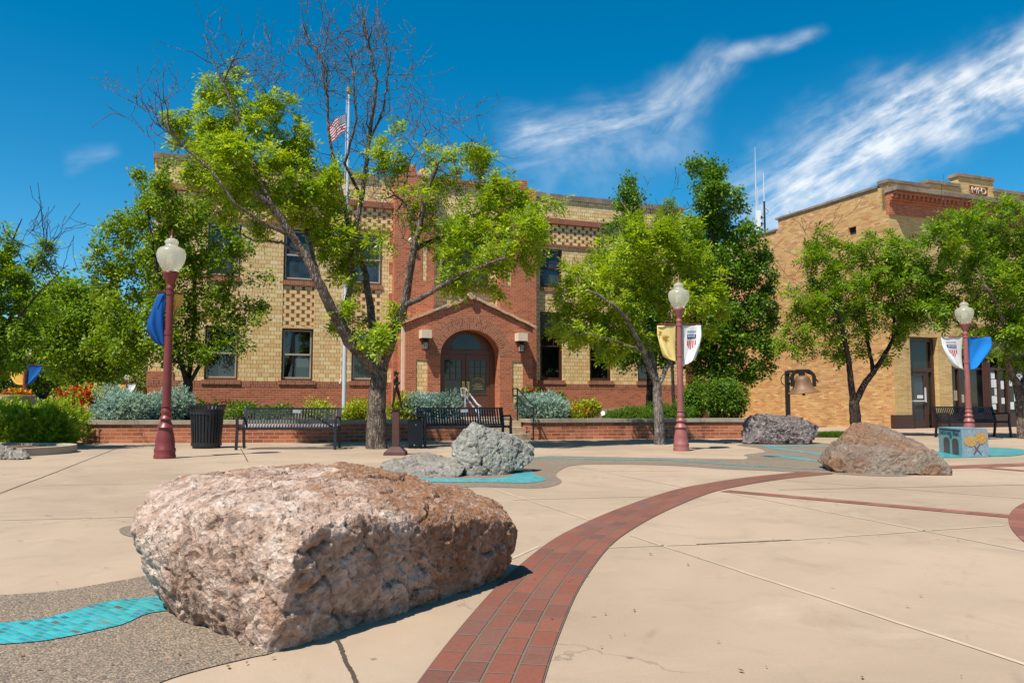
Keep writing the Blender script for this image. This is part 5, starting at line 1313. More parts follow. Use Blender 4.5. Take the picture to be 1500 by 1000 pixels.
# ================================================================== SHRUBS
def bush(name, label, loc, size, mat, n, leaf, kind='broad', seed=1, cat='shrub', upward=0.4, lumps=7, flowers=None, group=None, shell=.55, per=3, lw=.6, stems=7):
    rng = np.random.default_rng(seed); sx, sy, sz = size
    t = thing(name, label, cat, loc, 0, group)
    cs = []; 
    for i in range(lumps):
        a = rng.uniform(0, 2 * pi); rr = rng.uniform(.1, .62)
        cs.append((rr * cos(a), rr * sin(a), rng.uniform(.22, .62), rng.uniform(.3, .52)))
    C, D = [], []
    for (x, y, z, r) in cs:
        k = n // lumps; v = unit(rng.normal(size=(k, 3))); rad = (shell + (1 - shell) * rng.random((k, 1))) * r
        p = v * rad + np.array([x, y, z]); C.append(p); D.append(v + np.array([0, 0, upward]))
    C = np.concatenate(C) * np.array([sx, sy, sz]); D = np.concatenate(D)
    ok = C[:, 2] > 0.02; C, D = C[ok], D[ok]
    if kind == 'frond': frond_leaves('foliage', C, D, leaf, MAT[mat], t, rng, -.1, lw)
    elif kind == 'needle': needle_sprays('foliage', C, D, leaf, MAT[mat], t, rng)
    else: broad_leaves('foliage', C, D, leaf, MAT[mat], t, rng, per, leaf * .5)
    st = MB()
    for i in range(stems):
        c = cs[i % len(cs)]; st.tube([(c[0] * sx * .15, c[1] * sy * .15, -.02), (c[0] * sx * .6, c[1] * sy * .6, c[2] * sz * .6), (c[0] * sx, c[1] * sy, c[2] * sz)], [.022, .014, .006], 5)
    st.build('stem', MAT['bark_dark'], t)
    if flowers:
        fm, fn, fs = flowers; top = C[rng.permutation(len(C))]; top = top[top[:, 2] > .35 * sz][:fn]; top = top + (top - np.array([0, 0, sz * .3])) * .10
        broad_leaves('flowers', top, np.tile([0, 0, 1.0], (len(top), 1)), fs, MAT[fm], t, rng, 6, fs * .35, .9)
    return t
def needle_sprays(name, C, D, size, mat, parent, rng):
    """bottle-brush conifer shoots: short needles set around a shoot"""
    n = len(C); d = unit(D + rng.normal(0, .35, (n, 3))); a = unit(np.cross(d, rng.normal(size=(n, 3)))); b = np.cross(d, a); sz = (size * rng.uniform(.7, 1.3, n))[:, None]
    V = []
    for j in range(9):
        t = (j % 3) / 3.0 + rng.uniform(0, .25, (n, 1)); th = j * 2.4 + rng.uniform(0, .8, (n, 1)); o = a * np.cos(th) + b * np.sin(th)
        ax = unit(d * .8 + o * .75); p = C + d * sz * t; l = sz * .45; sd_ = unit(np.cross(ax, o + d * .3)) * sz * .055
        V += [p - sd_, p + sd_, p + ax * l + sd_ * .5, p + ax * l - sd_ * .5]
    V += [C - a * sz * .04, C + a * sz * .04, C + d * sz * 1.15 + a * sz * .03, C + d * sz * 1.15 - a * sz * .03]
    V = np.stack(V, 1).reshape(-1, 3)
    return quick_mesh(name, V, np.arange(len(V), dtype=np.int32).reshape(-1, 4), mat, parent)
BZ = .43
def bedp(px, d): 
    p = Q(px, 600, d); return Vector((p.x, p.y, BZ))
bush('spruce_shrub', 'wide blue spruce shrub beside the red roses', bedp(192, 19.8), (1.0, .75, .86), 'spruce', 3600, .12, 'needle', 5, lumps=11, upward=.5)
bush('spruce_shrub', 'mounded dark blue spruce shrub partly behind the nearest lamp post', bedp(236, 20.6), (.75, .7, .88), 'spruce', 2200, .12, 'needle', 6, lumps=8, upward=.5)
bush('spruce_shrub', 'blue spruce shrub beside the pale handrail behind the angled bench', bedp(632, 20.9), (.86, .7, .80), 'spruce', 2800, .12, 'needle', 7, lumps=10, upward=.5)
bush('spruce_shrub', 'round blue spruce shrub beside the black handrail', bedp(799, 21.4), (.98, .75, .80), 'spruce', 3200, .12, 'needle', 8, lumps=10, upward=.5)
bush('rose_bush', 'rose bush covered with red blooms at the planter corner', bedp(106, 19.9), (.72, .55, .86), 'yellowgreen', 1500, .06, 'broad', 9, flowers=('redpetal', 130, .085), lumps=9, cat='rose bush')
bush('pale_shrub', 'pale grey-green mounded shrub behind the spruce and roses', bedp(160, 22.4), (.85, .7, 1.05), 'greyshrub', 1800, .06, 'broad', 10, lumps=8)
bush('dark_shrub', 'dark shaded shrub at the foot of the pear tree behind the trash can', bedp(300, 21.4), (.72, .6, .62), 'shrub', 1000, .07, 'broad', 12)
bush('green_shrub', 'loose green perennial behind the bench end nearest the trash can', bedp(352, 20.6), (.7, .5, .55), 'shrub', 1000, .06, 'broad', 13)
bush('green_shrub', 'low green perennial seen through the slats above the bench plaque', bedp(410, 20.4), (.75, .45, .48), 'shrub', 900, .06, 'broad', 14)
bush('yellow_shrub', 'yellow-green shrub between bench end and flagpole', bedp(478, 20.6), (.62, .45, .62), 'yellowgreen', 900, .06, 'broad', 15)
bush('yellow_shrub', 'yellow-green shrub between the flagpole and the big trunk', bedp(522, 20.5), (.58, .45, .60), 'yellowgreen', 900, .06, 'broad', 16)
bush('yellow_shrub', 'tall yellow-green shrub with orange blooms behind the statue', bedp(588, 20.7), (.58, .5, .92), 'yellowgreen', 1300, .06, 'broad', 17, flowers=('orangepetal', 24, .05))
bush('yellow_shrub', 'yellow-green shrub with red tips beside the round spruce and white spotlight', bedp(853, 21.6), (.62, .5, .66), 'yellowgreen', 1100, .06, 'broad', 18, flowers=('redpetal', 14, .06))
bush('canna', 'red flowering canna beside the round spruce', bedp(779, 23.2), (.45, .4, .98), 'shrub', 420, .10, 'broad', 19, flowers=('redpetal', 26, .085), cat='flower')
bush('canna', 'red flowering canna under the tall hall window', bedp(822, 23.0), (.4, .4, 1.02), 'shrub', 420, .10, 'broad', 20, flowers=('redpetal', 26, .085), cat='flower')
bush('creeping_juniper', 'low creeping juniper between the white spotlight and small tree trunk', bedp(925, 22.4), (1.05, .6, .34), 'shrub', 1500, .10, 'needle', 21, upward=.2, cat='juniper')
bush('creeping_juniper', 'low dark juniper between small trunk and lamp post', bedp(990, 22.6), (.9, .6, .46), 'pear_dark', 1300, .10, 'needle', 22, upward=.2, cat='juniper')
bush('green_shrub', 'large leafy green shrub behind the dark boulder at the planter\'s end', bedp(1066, 23.0), (.85, .7, 1.3), 'shrub', 2400, .08, 'broad', 24, lumps=10)
bush('dark_shrub', 'shadowed evergreen shrub between lamp post and large leafy shrub', bedp(1018, 24.2), (.7, .6, 1.15), 'pear_dark', 1500, .08, 'broad', 25)
# juniper bed behind the curved kerb at the left
JP = G(22, 664)
bush('juniper_shrub', 'bright green spreading juniper overhanging the end of the curved kerb', G(62, 652), (.95, 1.1, .88), 'juniper', 3600, .19, 'needle', 26, lumps=22, upward=.55, cat='juniper')
bush('juniper_shrub', 'bright green juniper behind the small weathered rock', G(-6, 654), (.95, 1.2, .94), 'juniper', 3300, .19, 'needle', 27, lumps=20, upward=.55, cat='juniper')
def grass_tuft(name, label, loc, n, h, spread, mat, seed):
    rng = np.random.default_rng(seed); a = rng.uniform(0, 2 * pi, n); r = np.sqrt(rng.random(n)) ; b = np.stack([r * np.cos(a) * spread[0], r * np.sin(a) * spread[1], np.zeros(n)], 1)
    d = unit(np.stack([np.cos(a) * r * .5, np.sin(a) * r * .5, np.ones(n)], 1) + rng.normal(0, .18, (n, 3))); hh = (h * rng.uniform(.6, 1.15, n))[:, None]; s = unit(np.cross(d, rng.normal(size=(n, 3)))) * .007
    tip = b + d * hh + np.array([0, 0, -.15]) * hh * r[:, None]
    V = np.stack([b - s, b + s, tip + s * .25, tip - s * .25], 1).reshape(-1, 3)
    o = quick_mesh(name, V, np.arange(len(V), dtype=np.int32).reshape(-1, 4), MAT[mat]); o.location = loc
    return tag(o, label, None, None)
o = grass_tuft('grass', None, G(1226, 640), 5000, .17, (.75, .35), 'grass', 3); o['kind'] = 'stuff'
o = grass_tuft('ornamental_grass', 'tuft of dry pale ornamental grass beside the stone urn', G(-2, 648) , 900, .95, (.25, .25), 'straw', 4); o['category'] = 'grass'
#@@

# fallen leaves and grit lying on the paving
rng = np.random.default_rng(77); LP, LD = [], []
for (x0, x1, y0, y1, n) in ((780, 1500, 720, 1000, 34), (0, 700, 700, 860, 24), (0, 420, 880, 1000, 20), (300, 1100, 650, 690, 70)):
    for k in range(n):
        g_ = G(rng.uniform(x0, x1), rng.uniform(y0, y1)); LP.append((g_.x, g_.y, .009))
LP = np.array(LP); n = len(LP); a = rng.uniform(0, 2 * pi, n); d = np.stack([np.cos(a), np.sin(a), rng.uniform(0, .25, n)], 1); s_ = np.stack([-np.sin(a), np.cos(a), rng.uniform(-.1, .1, n)], 1); L = rng.uniform(.008, .028, (n, 1))
V = np.stack([LP, LP + d * L * .5 + s_ * L * .28, LP + d * L, LP + d * L * .5 - s_ * L * .28], 1).reshape(-1, 3)
MAT['dryleaf'] = leaf_mat('dry leaf', (.10, .055, .025), (.24, .15, .05), .1)
o = quick_mesh('leaf_litter', V, np.arange(len(V), dtype=np.int32).reshape(-1, 4), MAT['dryleaf']); o['kind'] = 'stuff'

# ================================================================== BOULDERS
def boulder(name, label, pts, mat, sub=7, p=14.0, amps=(.03, .022, .012, .006), freq=2.2, seed=0, strata=None, cuts=(.93, .985)):
    """pts: corner points in world space (x,y,z); hull is rounded, then broken up by ridged and cellular relief"""
    pts = [Vector(q) for q in pts]; base = sum(pts, Vector()) / len(pts); loc = Vector((base.x, base.y, 0))
    bm = bmesh.new()
    for q in pts: bm.verts.new(q - loc)
    r_ = bmesh.ops.convex_hull(bm, input=bm.verts[:]); bm.normal_update()
    c = Vector((0, 0, sum(q.z for q in pts) / len(pts)))
    pl = [(f.normal.copy(), f.normal.dot(f.verts[0].co - c)) for f in bm.faces]; bm.free()
    pl = [(n if d > 0 else -n, abs(d)) for n, d in pl if abs(d) > 1e-4]
    uq = []
    for n, d in pl:
        if not any(n.dot(a) > .995 for a, b in uq): uq.append((n, d))
    # bevel planes: random cuts that knock corners and edges off
    rg = random.Random(seed + 100); ext = max(q.length for q in [q - loc - c for q in pts])
    for _ in range(26):
        n = Vector((rg.gauss(0, 1), rg.gauss(0, 1), rg.gauss(0, .8))).normalized()
        sup = max(n.dot(q - loc - c) for q in pts); uq.append((n, sup * rg.uniform(*cuts)))
    pl = uq
    Nn = np.array([list(n) for n, d in pl]); Dd = np.array([d for n, d in pl])
    bm = bmesh.new(); bmesh.ops.create_icosphere(bm, subdivisions=sub, radius=1.0)
    me = bpy.data.meshes.new(name); bm.to_mesh(me); bm.free()
    n = len(me.vertices); V = np.empty(n * 3, np.float32); me.vertices.foreach_get('co', V); V = V.reshape(-1, 3).astype(float)
    q = np.maximum(V @ Nn.T, 0) / Dd; m = q.max(1); w_ = np.exp((q - m[:, None]) / m[:, None] * p); 
    rr = m * (1 + np.log(np.maximum(w_.sum(1), 1)) / p)
    r = 1.0 / rr; X = V * r[:, None]
    nr = unit((w_[:, :, None] * Nn[None]).sum(1)); Y = X.copy()
    C = np.array(c) 
    sd = Vector((seed * 3.7, seed * 1.3, seed * 2.1)); a0, a1, a2, a3 = amps
    f0 = freq
    disp = np.zeros(n)
    def facet(w, f, amp):
        dist, fp_ = noise.voronoi(w * f)
        rv = noise.cell_vector(fp_[0] * 7.31 + Vector((.5, .5, .5)))
        return ((w * f - fp_[0]).dot(rv) * 1.3 + (rv.x - .5) * .25) * amp, dist
    for i in range(n):
        v = Vector(X[i]) + sd
        w = v + noise.noise_vector(v * f0 * 1.5) * (.16 / f0) + noise.noise_vector(v * f0 * 6) * (.05 / f0)
        d = a0 * noise.fractal(v * f0, 0.9, 2.1, 3)
        k1, dd1 = facet(w, f0 * 1.9, a1); k2, dd2 = facet(w, f0 * 5.2, a2); k3, dd3 = facet(w, f0 * 13.0, a3)
        d += k1 + k2 + k3
        e = dd1[1] - dd1[0]; d -= a1 * .35 * max(0, 1 - e / .12)
        d += a3 * .9 * noise.turbulence(v * f0 * 9, 3, False) - a3 * .6
        d += a1 * .30 * (noise.ridged_multi_fractal(w * f0 * 2.6, 1.0, 2.2, 4, 1.0, 2.0) - 1.2)
        pt = noise.fractal(w * f0 * 3.1 + Vector((9, 4, 2)), 0.8, 2.1, 3); d -= a1 * 1.5 * max(0.0, pt - .28)
        pt = noise.fractal(w * f0 * 8.5 + Vector((1, 7, 2)), 0.8, 2.1, 2); d -= a2 * 2.2 * max(0.0, pt - .22)
        if strata:
            ax, fr, am = strata; h = v.dot(Vector(ax)) * fr + 1.2 * noise.noise(v * f0); d += am * (abs((h % 1.0) - .5) * 2 - .5)
        disp[i] = d
    Y = X + nr * disp[:, None] + C
    Y[:, 2] = np.maximum(Y[:, 2], -0.06)
    me.vertices.foreach_set('co', Y.astype(np.float32).ravel()); me.update()
    me.polygons.foreach_set('use_smooth', np.ones(len(me.polygons), dtype=bool))
    me.materials.append(MAT[mat])
    o = link(name, me); o.location = loc
    return tag(o, label, 'boulder')
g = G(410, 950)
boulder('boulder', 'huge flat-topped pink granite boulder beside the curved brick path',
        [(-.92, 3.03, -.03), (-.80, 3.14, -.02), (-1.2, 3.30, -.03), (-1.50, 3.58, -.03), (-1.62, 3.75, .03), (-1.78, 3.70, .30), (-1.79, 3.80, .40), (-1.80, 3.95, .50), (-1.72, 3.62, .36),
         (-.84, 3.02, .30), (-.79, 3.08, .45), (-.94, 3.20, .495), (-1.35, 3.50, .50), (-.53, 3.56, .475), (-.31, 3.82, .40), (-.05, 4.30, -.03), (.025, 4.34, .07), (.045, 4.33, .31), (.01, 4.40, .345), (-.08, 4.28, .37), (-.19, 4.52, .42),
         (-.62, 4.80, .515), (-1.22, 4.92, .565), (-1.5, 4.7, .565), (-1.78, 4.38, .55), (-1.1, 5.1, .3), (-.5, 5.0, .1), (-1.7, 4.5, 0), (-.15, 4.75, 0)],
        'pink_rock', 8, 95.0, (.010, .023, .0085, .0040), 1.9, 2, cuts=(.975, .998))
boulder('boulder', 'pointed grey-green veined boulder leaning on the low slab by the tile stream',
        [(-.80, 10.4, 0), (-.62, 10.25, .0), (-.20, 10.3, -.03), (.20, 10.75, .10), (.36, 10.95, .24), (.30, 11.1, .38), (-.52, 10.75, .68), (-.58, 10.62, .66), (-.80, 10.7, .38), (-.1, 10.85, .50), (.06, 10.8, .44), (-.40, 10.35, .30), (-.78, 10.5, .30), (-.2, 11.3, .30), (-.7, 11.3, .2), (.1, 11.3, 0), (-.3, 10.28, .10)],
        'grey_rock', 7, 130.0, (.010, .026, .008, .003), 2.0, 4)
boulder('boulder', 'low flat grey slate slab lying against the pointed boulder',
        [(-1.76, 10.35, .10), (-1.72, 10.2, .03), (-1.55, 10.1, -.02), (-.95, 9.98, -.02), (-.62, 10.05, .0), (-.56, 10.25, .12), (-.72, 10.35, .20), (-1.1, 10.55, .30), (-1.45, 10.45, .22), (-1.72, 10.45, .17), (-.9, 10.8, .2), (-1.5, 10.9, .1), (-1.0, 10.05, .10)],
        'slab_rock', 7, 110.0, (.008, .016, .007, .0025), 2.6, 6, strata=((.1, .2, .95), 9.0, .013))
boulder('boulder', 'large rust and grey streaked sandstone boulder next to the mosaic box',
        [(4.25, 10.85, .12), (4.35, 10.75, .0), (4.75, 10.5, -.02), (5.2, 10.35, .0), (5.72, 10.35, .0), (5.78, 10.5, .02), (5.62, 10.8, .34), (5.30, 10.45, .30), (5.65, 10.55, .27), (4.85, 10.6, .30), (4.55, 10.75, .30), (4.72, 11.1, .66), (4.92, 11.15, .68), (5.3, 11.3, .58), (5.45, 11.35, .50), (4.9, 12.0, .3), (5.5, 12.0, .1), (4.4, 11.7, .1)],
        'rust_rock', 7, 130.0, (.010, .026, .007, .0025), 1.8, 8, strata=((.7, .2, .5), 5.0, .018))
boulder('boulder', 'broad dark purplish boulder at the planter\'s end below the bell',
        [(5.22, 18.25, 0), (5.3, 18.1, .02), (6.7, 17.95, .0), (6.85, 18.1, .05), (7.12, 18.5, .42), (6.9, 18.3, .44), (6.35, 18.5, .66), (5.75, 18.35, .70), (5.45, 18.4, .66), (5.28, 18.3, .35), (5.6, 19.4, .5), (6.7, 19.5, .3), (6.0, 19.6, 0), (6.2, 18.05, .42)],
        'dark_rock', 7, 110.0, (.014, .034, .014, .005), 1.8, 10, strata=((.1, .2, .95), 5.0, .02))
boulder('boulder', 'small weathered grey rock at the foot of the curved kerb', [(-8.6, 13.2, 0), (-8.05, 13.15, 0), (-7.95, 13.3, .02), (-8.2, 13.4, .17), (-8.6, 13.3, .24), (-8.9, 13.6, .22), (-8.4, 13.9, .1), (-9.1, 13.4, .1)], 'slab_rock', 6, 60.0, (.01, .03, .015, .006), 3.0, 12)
# curved kerb round the juniper bed
kb = MB(); kp = smooth_curve([(-12.5, 13.2), (-9.6, 13.25), (-8.75, 13.75), (-8.25, 14.6), (-8.35, 15.4), (-9.0, 15.9), (-10.5, 16.1)], 8)
n_ = len(kp); inner = []
for i, p in enumerate(kp):
    d = (kp[min(i + 1, n_ - 1)] - kp[max(i - 1, 0)]).normalized(); inner.append(p + Vector((-d.y, d.x, 0)) * .16)
for i in range(n_ - 1):
    a, b, c, d = kp[i], kp[i + 1], inner[i + 1], inner[i]; h = .14
    kb.face([(a.x, a.y, 0), (b.x, b.y, 0), (b.x, b.y, h), (a.x, a.y, h)]); kb.face([(a.x, a.y, h), (b.x, b.y, h), (c.x, c.y, h), (d.x, d.y, h)]); kb.face([(d.x, d.y, h), (c.x, c.y, h), (c.x, c.y, 0), (d.x, d.y, 0)])
o = kb.build('kerb', MAT['kerb']); o['kind'] = 'structure'
sheet('garden_ground', [[(p.x, p.y) for p in inner] + [(-12.5, 16.0)]], 0.10, MAT['soil'])

# ================================================================== LAMPS AND BANNERS
def make_lamp(label, loc, scale, group):
    t = thing('street_lamp', label, 'street lamp', loc, 0, group, scale)
    b = MB()
    b.lathe([(.23, 0), (.23, .05), (.215, .07), (.225, .13), (.225, .16), (.205, .18), (.20, .30), (.165, .44), (.145, .49), (.145, .505), (.175, .515), (.18, .53), (.165, .55), (.13, .59), (.105, .635), (.105, .65), (.14, .66), (.14, .68), (.115, .70), (.095, .735), (.115, .78), (.115, .80), (.10, .835), (.085, .86), (.085, .87), (.108, .88), (.108, .90), (.078, .915)], 28)
    b.v = [(v[0] * .78, v[1] * .78, v[2]) for v in b.v]
    b.build('base', MAT['lamp_red'], t, True)
    s = MB(); s.lathe([(.075, .91), (.058, 2.90), (.062, 2.9), (.07, 2.92), (.07, 2.95), (.056, 2.97), (.056, 3.0), (.075, 3.03), (.10, 3.1), (.125, 3.16), (.135, 3.18), (.138, 3.205), (.128, 3.22), (.10, 3.222), (0, 3.222)], 20)
    s.tube([(0, 0, 2.12), (0, 0, 2.20)], .075, 16); s.tube([(0, 0, 2.82), (0, 0, 2.88)], .07, 16); s.build('post', MAT['lamp_red'], t, True)
    g = MB(); n = 36
    prof = [(.115, 3.224), (.17, 3.31), (.215, 3.40), (.236, 3.48), (.238, 3.55), (.222, 3.60), (.19, 3.635), (.14, 3.655), (.115, 3.665), (.10, 3.69), (.098, 3.71), (.112, 3.735), (.112, 3.76), (.09, 3.79), (.05, 3.81), (0, 3.815)]
    g.lathe(prof, n)
    for i, v in enumerate(g.v):
        a = math.atan2(v[1], v[0]); k = 1 + .012 * cos(a * 18); g.v[i] = (v[0] * k, v[1] * k, v[2])
    go = g.build('globe', MAT['globe'], t, True)
    bl_ = MB(); bl_.tube([(0, 0, 3.23), (0, 0, 3.34), (0, 0, 3.36), (0, 0, 3.52)], [.03, .03, .055, .045], 10); bl_.build('bulb', MAT['white'], go, True)
    f = MB(); f.lathe([(.045, 3.81), (.035, 3.84), (.02, 3.86), (.02, 3.88), (.008, 3.93), (0, 3.99)], 12); f.build('finial', MAT['lamp_red'], t, True)
    return t
LG = None
lampL = make_lamp('deep oxblood lamp post beside the trash can with furled blue banner', G(241, 671), .985, LG)
LS = 3.99
def place_lamp(px, d, h, label):
    g_ = Q(px, 600, d); return dup(lampL, (g_.x, g_.y, 0), 0, label, h / LS)
lampM = dup(lampL, G(998, 660), 0, 'pale pinkish-red lamp post with yellow and white banners beside the small leaning locust', 3.46 / LS)
lampR = dup(lampL, G(1421, 645), 0, 'pale pinkish-red lamp post with white and bright blue banners behind the mosaic box', 3.62 / LS)
for l_ in (lampM, lampR):  # these two posts get the oxblood with sunlight and haze coloured in
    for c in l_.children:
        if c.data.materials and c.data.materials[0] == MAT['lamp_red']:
            c.data = c.data.copy(); c.data.materials[0] = MAT['lamp_hazed']
far = [(34, 30.0, 3.3, 'distant lamp post behind the stone urn with yellow and dark blue banners'), (144, 48.0, 3.5, 'more distant lamp post above the roses with yellow and blue banners'), (100, 84.0, 2.9, 'tiny faraway lamp post low above the parked trailer'), (184, 60.0, 3.3, 'faraway lamp post half lost in leaves by the hall corner')]
farl = [place_lamp(*f) for f in far]

def banner(name, label, lamp, side, mat, wide, tall, ang=0.0, curl=0.0, sc=None, logo=None, furl=0.0, taper=.45, droop=.03):
    """cloth hung from a rod on a lamp post: straight by the post, lower outer corner cut in a curve"""
    s = lamp.scale[0]; L = lamp.location
    t = thing(name, label, 'banner', (L.x, L.y, 2.86 * s), ang)
    rod = MB(); rod.tube([(0, 0, 0), (side * (wide + .06) * 1.0, 0, -.0)], .012, 6); rod.build('rod', MAT['lamp_red'], t)
    nx, nz = 18, 26; V = []; 
    def pt(u, v):
        edge = 1.0 if v < .22 else 1.0 - taper * ((v - .22) / .78) ** 1.35
        if furl: edge = .38 + .62 * min(1, v / .62) ** .8 if v < .62 else 1 - .55 * ((v - .62) / .38) ** 2
        edge = edge if v < .86 or furl else edge * math.sqrt(max(0.02, 1 - ((v - .86) / .14) ** 2 * .85))
        x = .07 + u * wide * edge; z = -.02 - v * tall * (1 - .05 * u * u)
        y = .16 * sin(u * 3.6 + v * 2.4) * (.25 + v) * wide + curl * u * u * .3 + .022 * sin(u * 10 + v * 5) * (.3 + v)
        return (side * x, y, z)
    mb_ = MB()
    for i in range(nx):
        for j in range(nz):
            mb_.face([pt(i / nx, j / nz), pt((i + 1) / nx, j / nz), pt((i + 1) / nx, (j + 1) / nz), pt(i / nx, (j + 1) / nz)], [(0, 0)] * 4)
    cl_ = mb_.build('cloth', MAT[mat], t, True)
    m_ = cl_.modifiers.new('thickness', 'SOLIDIFY'); m_.thickness = .004
    def on(u, v, lift=-.006): 
        p = pt(u, v); return (p[0], p[1] + lift, p[2])
    if logo == 'shield':
        # shield of red stripes under a navy band, small lettering above
        us = (lambda u: u if side > 0 else 1 - u)
        c0 = .50 if side > 0 else .52
        def patch(a, b, c, d, m_name, nm, n1=6):
            q = MB()
            for i in range(n1):
                for j in range(n1):
                    A, B = a + (b - a) * i / n1, a + (b - a) * (i + 1) / n1; Cc, Dd = c + (d - c) * j / n1, c + (d - c) * (j + 1) / n1
                    q.face([on(A, Cc), on(B, Cc), on(B, Dd), on(A, Dd)])
            return q
        band = patch(c0 - .24, c0 + .24, .23, .33, 'print_navy', 'b'); 
        for i, v in enumerate(band.v): pass
        bo = band.build('navy_band', MAT['print_navy'], cl_)
        rs_ = MB()
        for k in range(5):
            a = c0 - .24 + k * .105; e = .62 - .035 * abs(k - 2) ** 1.6
            for j in range(6):
                z0, z1 = .39 + (e - .39) * j / 6, .39 + (e - .39) * (j + 1) / 6
                rs_.face([on(a, z0), on(a + .06, z0), on(a + .06, z1), on(a, z1)])
        rs_.build('red_stripes', MAT['print_red'], cl_)
        mk = MB()
        rg = random.Random(3)
        for row, (v0, wd_, hh) in enumerate(((.14, .22, .022), (.175, .24, .014), (.345, .24, .02))):
            x = c0 - wd_
            while x < c0 + wd_:
                l = rg.uniform(.018, .035); mk.face([on(x, v0), on(x + l, v0), on(x + l, v0 + hh), on(x, v0 + hh)]); x += l + .018
        mk.build('small_lettering', MAT['print_navy'], cl_)
        wt = MB(); x = c0 - .19
        for k in range(6):
            wt.face([on(x, .25, -.011), on(x + .035, .25, -.011), on(x + .035, .30, -.011), on(x, .30, -.011)]); x += .065
        wt.build('white_lettering', MAT['cloth_white'], cl_)
    if logo == 'palm':
        q = MB()
        for (cx, cy, k0) in ((.55, .36, 1.0), (.88, .22, .7)):
            for k in range(9):
                a = -2.6 + k * .62; 
                p0 = (cx, cy); p1 = (cx + .26 * k0 * cos(a), cy + .12 * k0 * sin(a) ); nx_, ny_ = -sin(a) * .03, cos(a) * .016
                if p1[0] > .97: continue
                q.face([on(p0[0], p0[1]), on((p0[0] + p1[0]) / 2 + nx_, (p0[1] + p1[1]) / 2 + ny_), on(*p1), on((p0[0] + p1[0]) / 2 - nx_, (p0[1] + p1[1]) / 2 - ny_)])
            q.face([on(cx - .012, cy), on(cx + .012, cy), on(cx + .05, cy + .16), on(cx + .02, cy + .16)])
        q.build('leaf_print', MAT['print_gold'], cl_)
    return t
banner('banner', 'blue banner furled by wind on the lamp post beside the trash can', lampL, -1, 'cloth_blue', .27, .90, .5, .5, furl=1)
banner('banner', 'yellow banner edge showing behind the lamp post beside the trash can', lampL, 1, 'cloth_yellow', .16, .40, .6, .2, taper=.9)
banner('banner', 'pale yellow banner with leafy print', lampM, -1, 'cloth_cream', .36, .72, -.1, .15, logo='palm', taper=.35)
banner('banner', 'white banner with striped shield beside the pale yellow leafy banner', lampM, 1, 'cloth_white', .36, .78, .12, -.1, logo='shield', taper=.4)
banner('banner', 'white banner with striped shield beside the bright blue banner', lampR, -1, 'cloth_white', .52, .82, -.05, .1, logo='shield', taper=.5)
banner('banner', 'bright blue banner by the shopfront on the lamp behind the mosaic box', lampR, 1, 'cloth_royal', .56, .82, .04, -.1, taper=.75)
for l_, w_, (ya, yb_) in ((farl[0], .55, ('yellow banner on the lamp behind the stone urn', 'dark blue banner on the lamp behind the stone urn')), (farl[1], .6, ('yellow banner on the far lamp above the roses', 'blue banner on the far lamp above the roses')), (farl[2], .6, ('tiny yellow banner on the tiny lamp above the trailer', 'tiny blue banner on the tiny lamp above the trailer'))):
    fl = -1 if l_ is not farl[2] else 1
    banner('banner', ya, l_, fl, 'cloth_yellow', w_, .75, 0, .1); banner('banner', yb_, l_, -fl, 'cloth_blue', w_, .75, 0, .1, taper=.6)
banner('banner', 'pale banner half hidden by leaves near the hall corner', farl[3], 1, 'cloth_white', .6, .8, 0, .1); banner('banner', 'yellow banner half hidden by leaves near the hall corner', farl[3], -1, 'cloth_yellow', .5, .8, 0, .1)

# ================================================================== BENCHES, BINS
def bench(label, loc, rz, length=1.86, mat='black'):
    t = thing('park_bench', label, 'bench', loc, rz); L = length; y0, y1 = -.26, .22   # front at -y
    se = MB()
    n = int(L / .058)
    for i in range(n):
        x = -L / 2 + .03 + (L - .06) * i / (n - 1)
        pts = [(x, y0 + .02, .40), (x, y0, .425), (x, y0 + .05, .445), (x, 0, .425), (x, y1 - .06, .425)]
        for a, b in zip(pts, pts[1:]): se.bar(a, b, .036, .007)
    se.bar((-L / 2, y0 + .03, .41), (L / 2, y0 + .03, .41), .03, .03); se.bar((-L / 2, y1 - .07, .405), (L / 2, y1 - .07, .405), .03, .03); se.build('seat', MAT[mat], t)
    bk = MB()
    for i in range(n):
        x = -L / 2 + .03 + (L - .06) * i / (n - 1)
        pts = [(x, y1 - .05, .44), (x, y1, .50), (x, y1 + .05, .66), (x, y1 + .09, .80), (x, y1 + .13, .825)]
        for a, b in zip(pts, pts[1:]): bk.bar(a, b, .036, .007, (0, 1, 0))
    bk.bar((-L / 2, y1 + .10, .815), (L / 2, y1 + .10, .815), .035, .035); bk.bar((-L / 2, y1 - .02, .455), (L / 2, y1 - .02, .455), .03, .03); bk.build('backrest', MAT[mat], t)
    for s in (-1, 1):
        x = s * (L / 2 + .02)
        lg = MB(); lg.bar((x, y1 + .06, 0), (x, y1 - .01, .44), .05, .045); lg.bar((x, y1 - .01, .44), (x, y1 + .11, .83), .05, .045); lg.build('leg', MAT[mat], t)
        lg = MB(); lg.bar((x, y0 - .02, 0), (x, y0 + .02, .42), .05, .045); lg.bar((x, y0 + .02, .42), (x, y0, .60), .05, .04); lg.bar((x, y0 + .02, .405), (x, y1 - .03, .405), .045, .035); lg.build('leg', MAT[mat], t)
        am = MB(); am.tube([(x, y0 + .0, .59), (x, y0 + .02, .635), (x, y0 + .08, .65), (x, y1 - .06, .64), (x, y1 + .03, .62)], .022, 8); am.build('armrest', MAT[mat], t, True)
    return t
pm_ = (G(349, 659) + G(487, 658)) / 2
b1 = bench('long black slatted bench with small plaque, square to the planter beside the trash can', (pm_.x, pm_.y + .22, 0), .05, 1.90)
pq = MB(); pq.box((.0, .285, .72), (.16, .292, .79)); pq.build('plaque', MAT['steel'], b1)
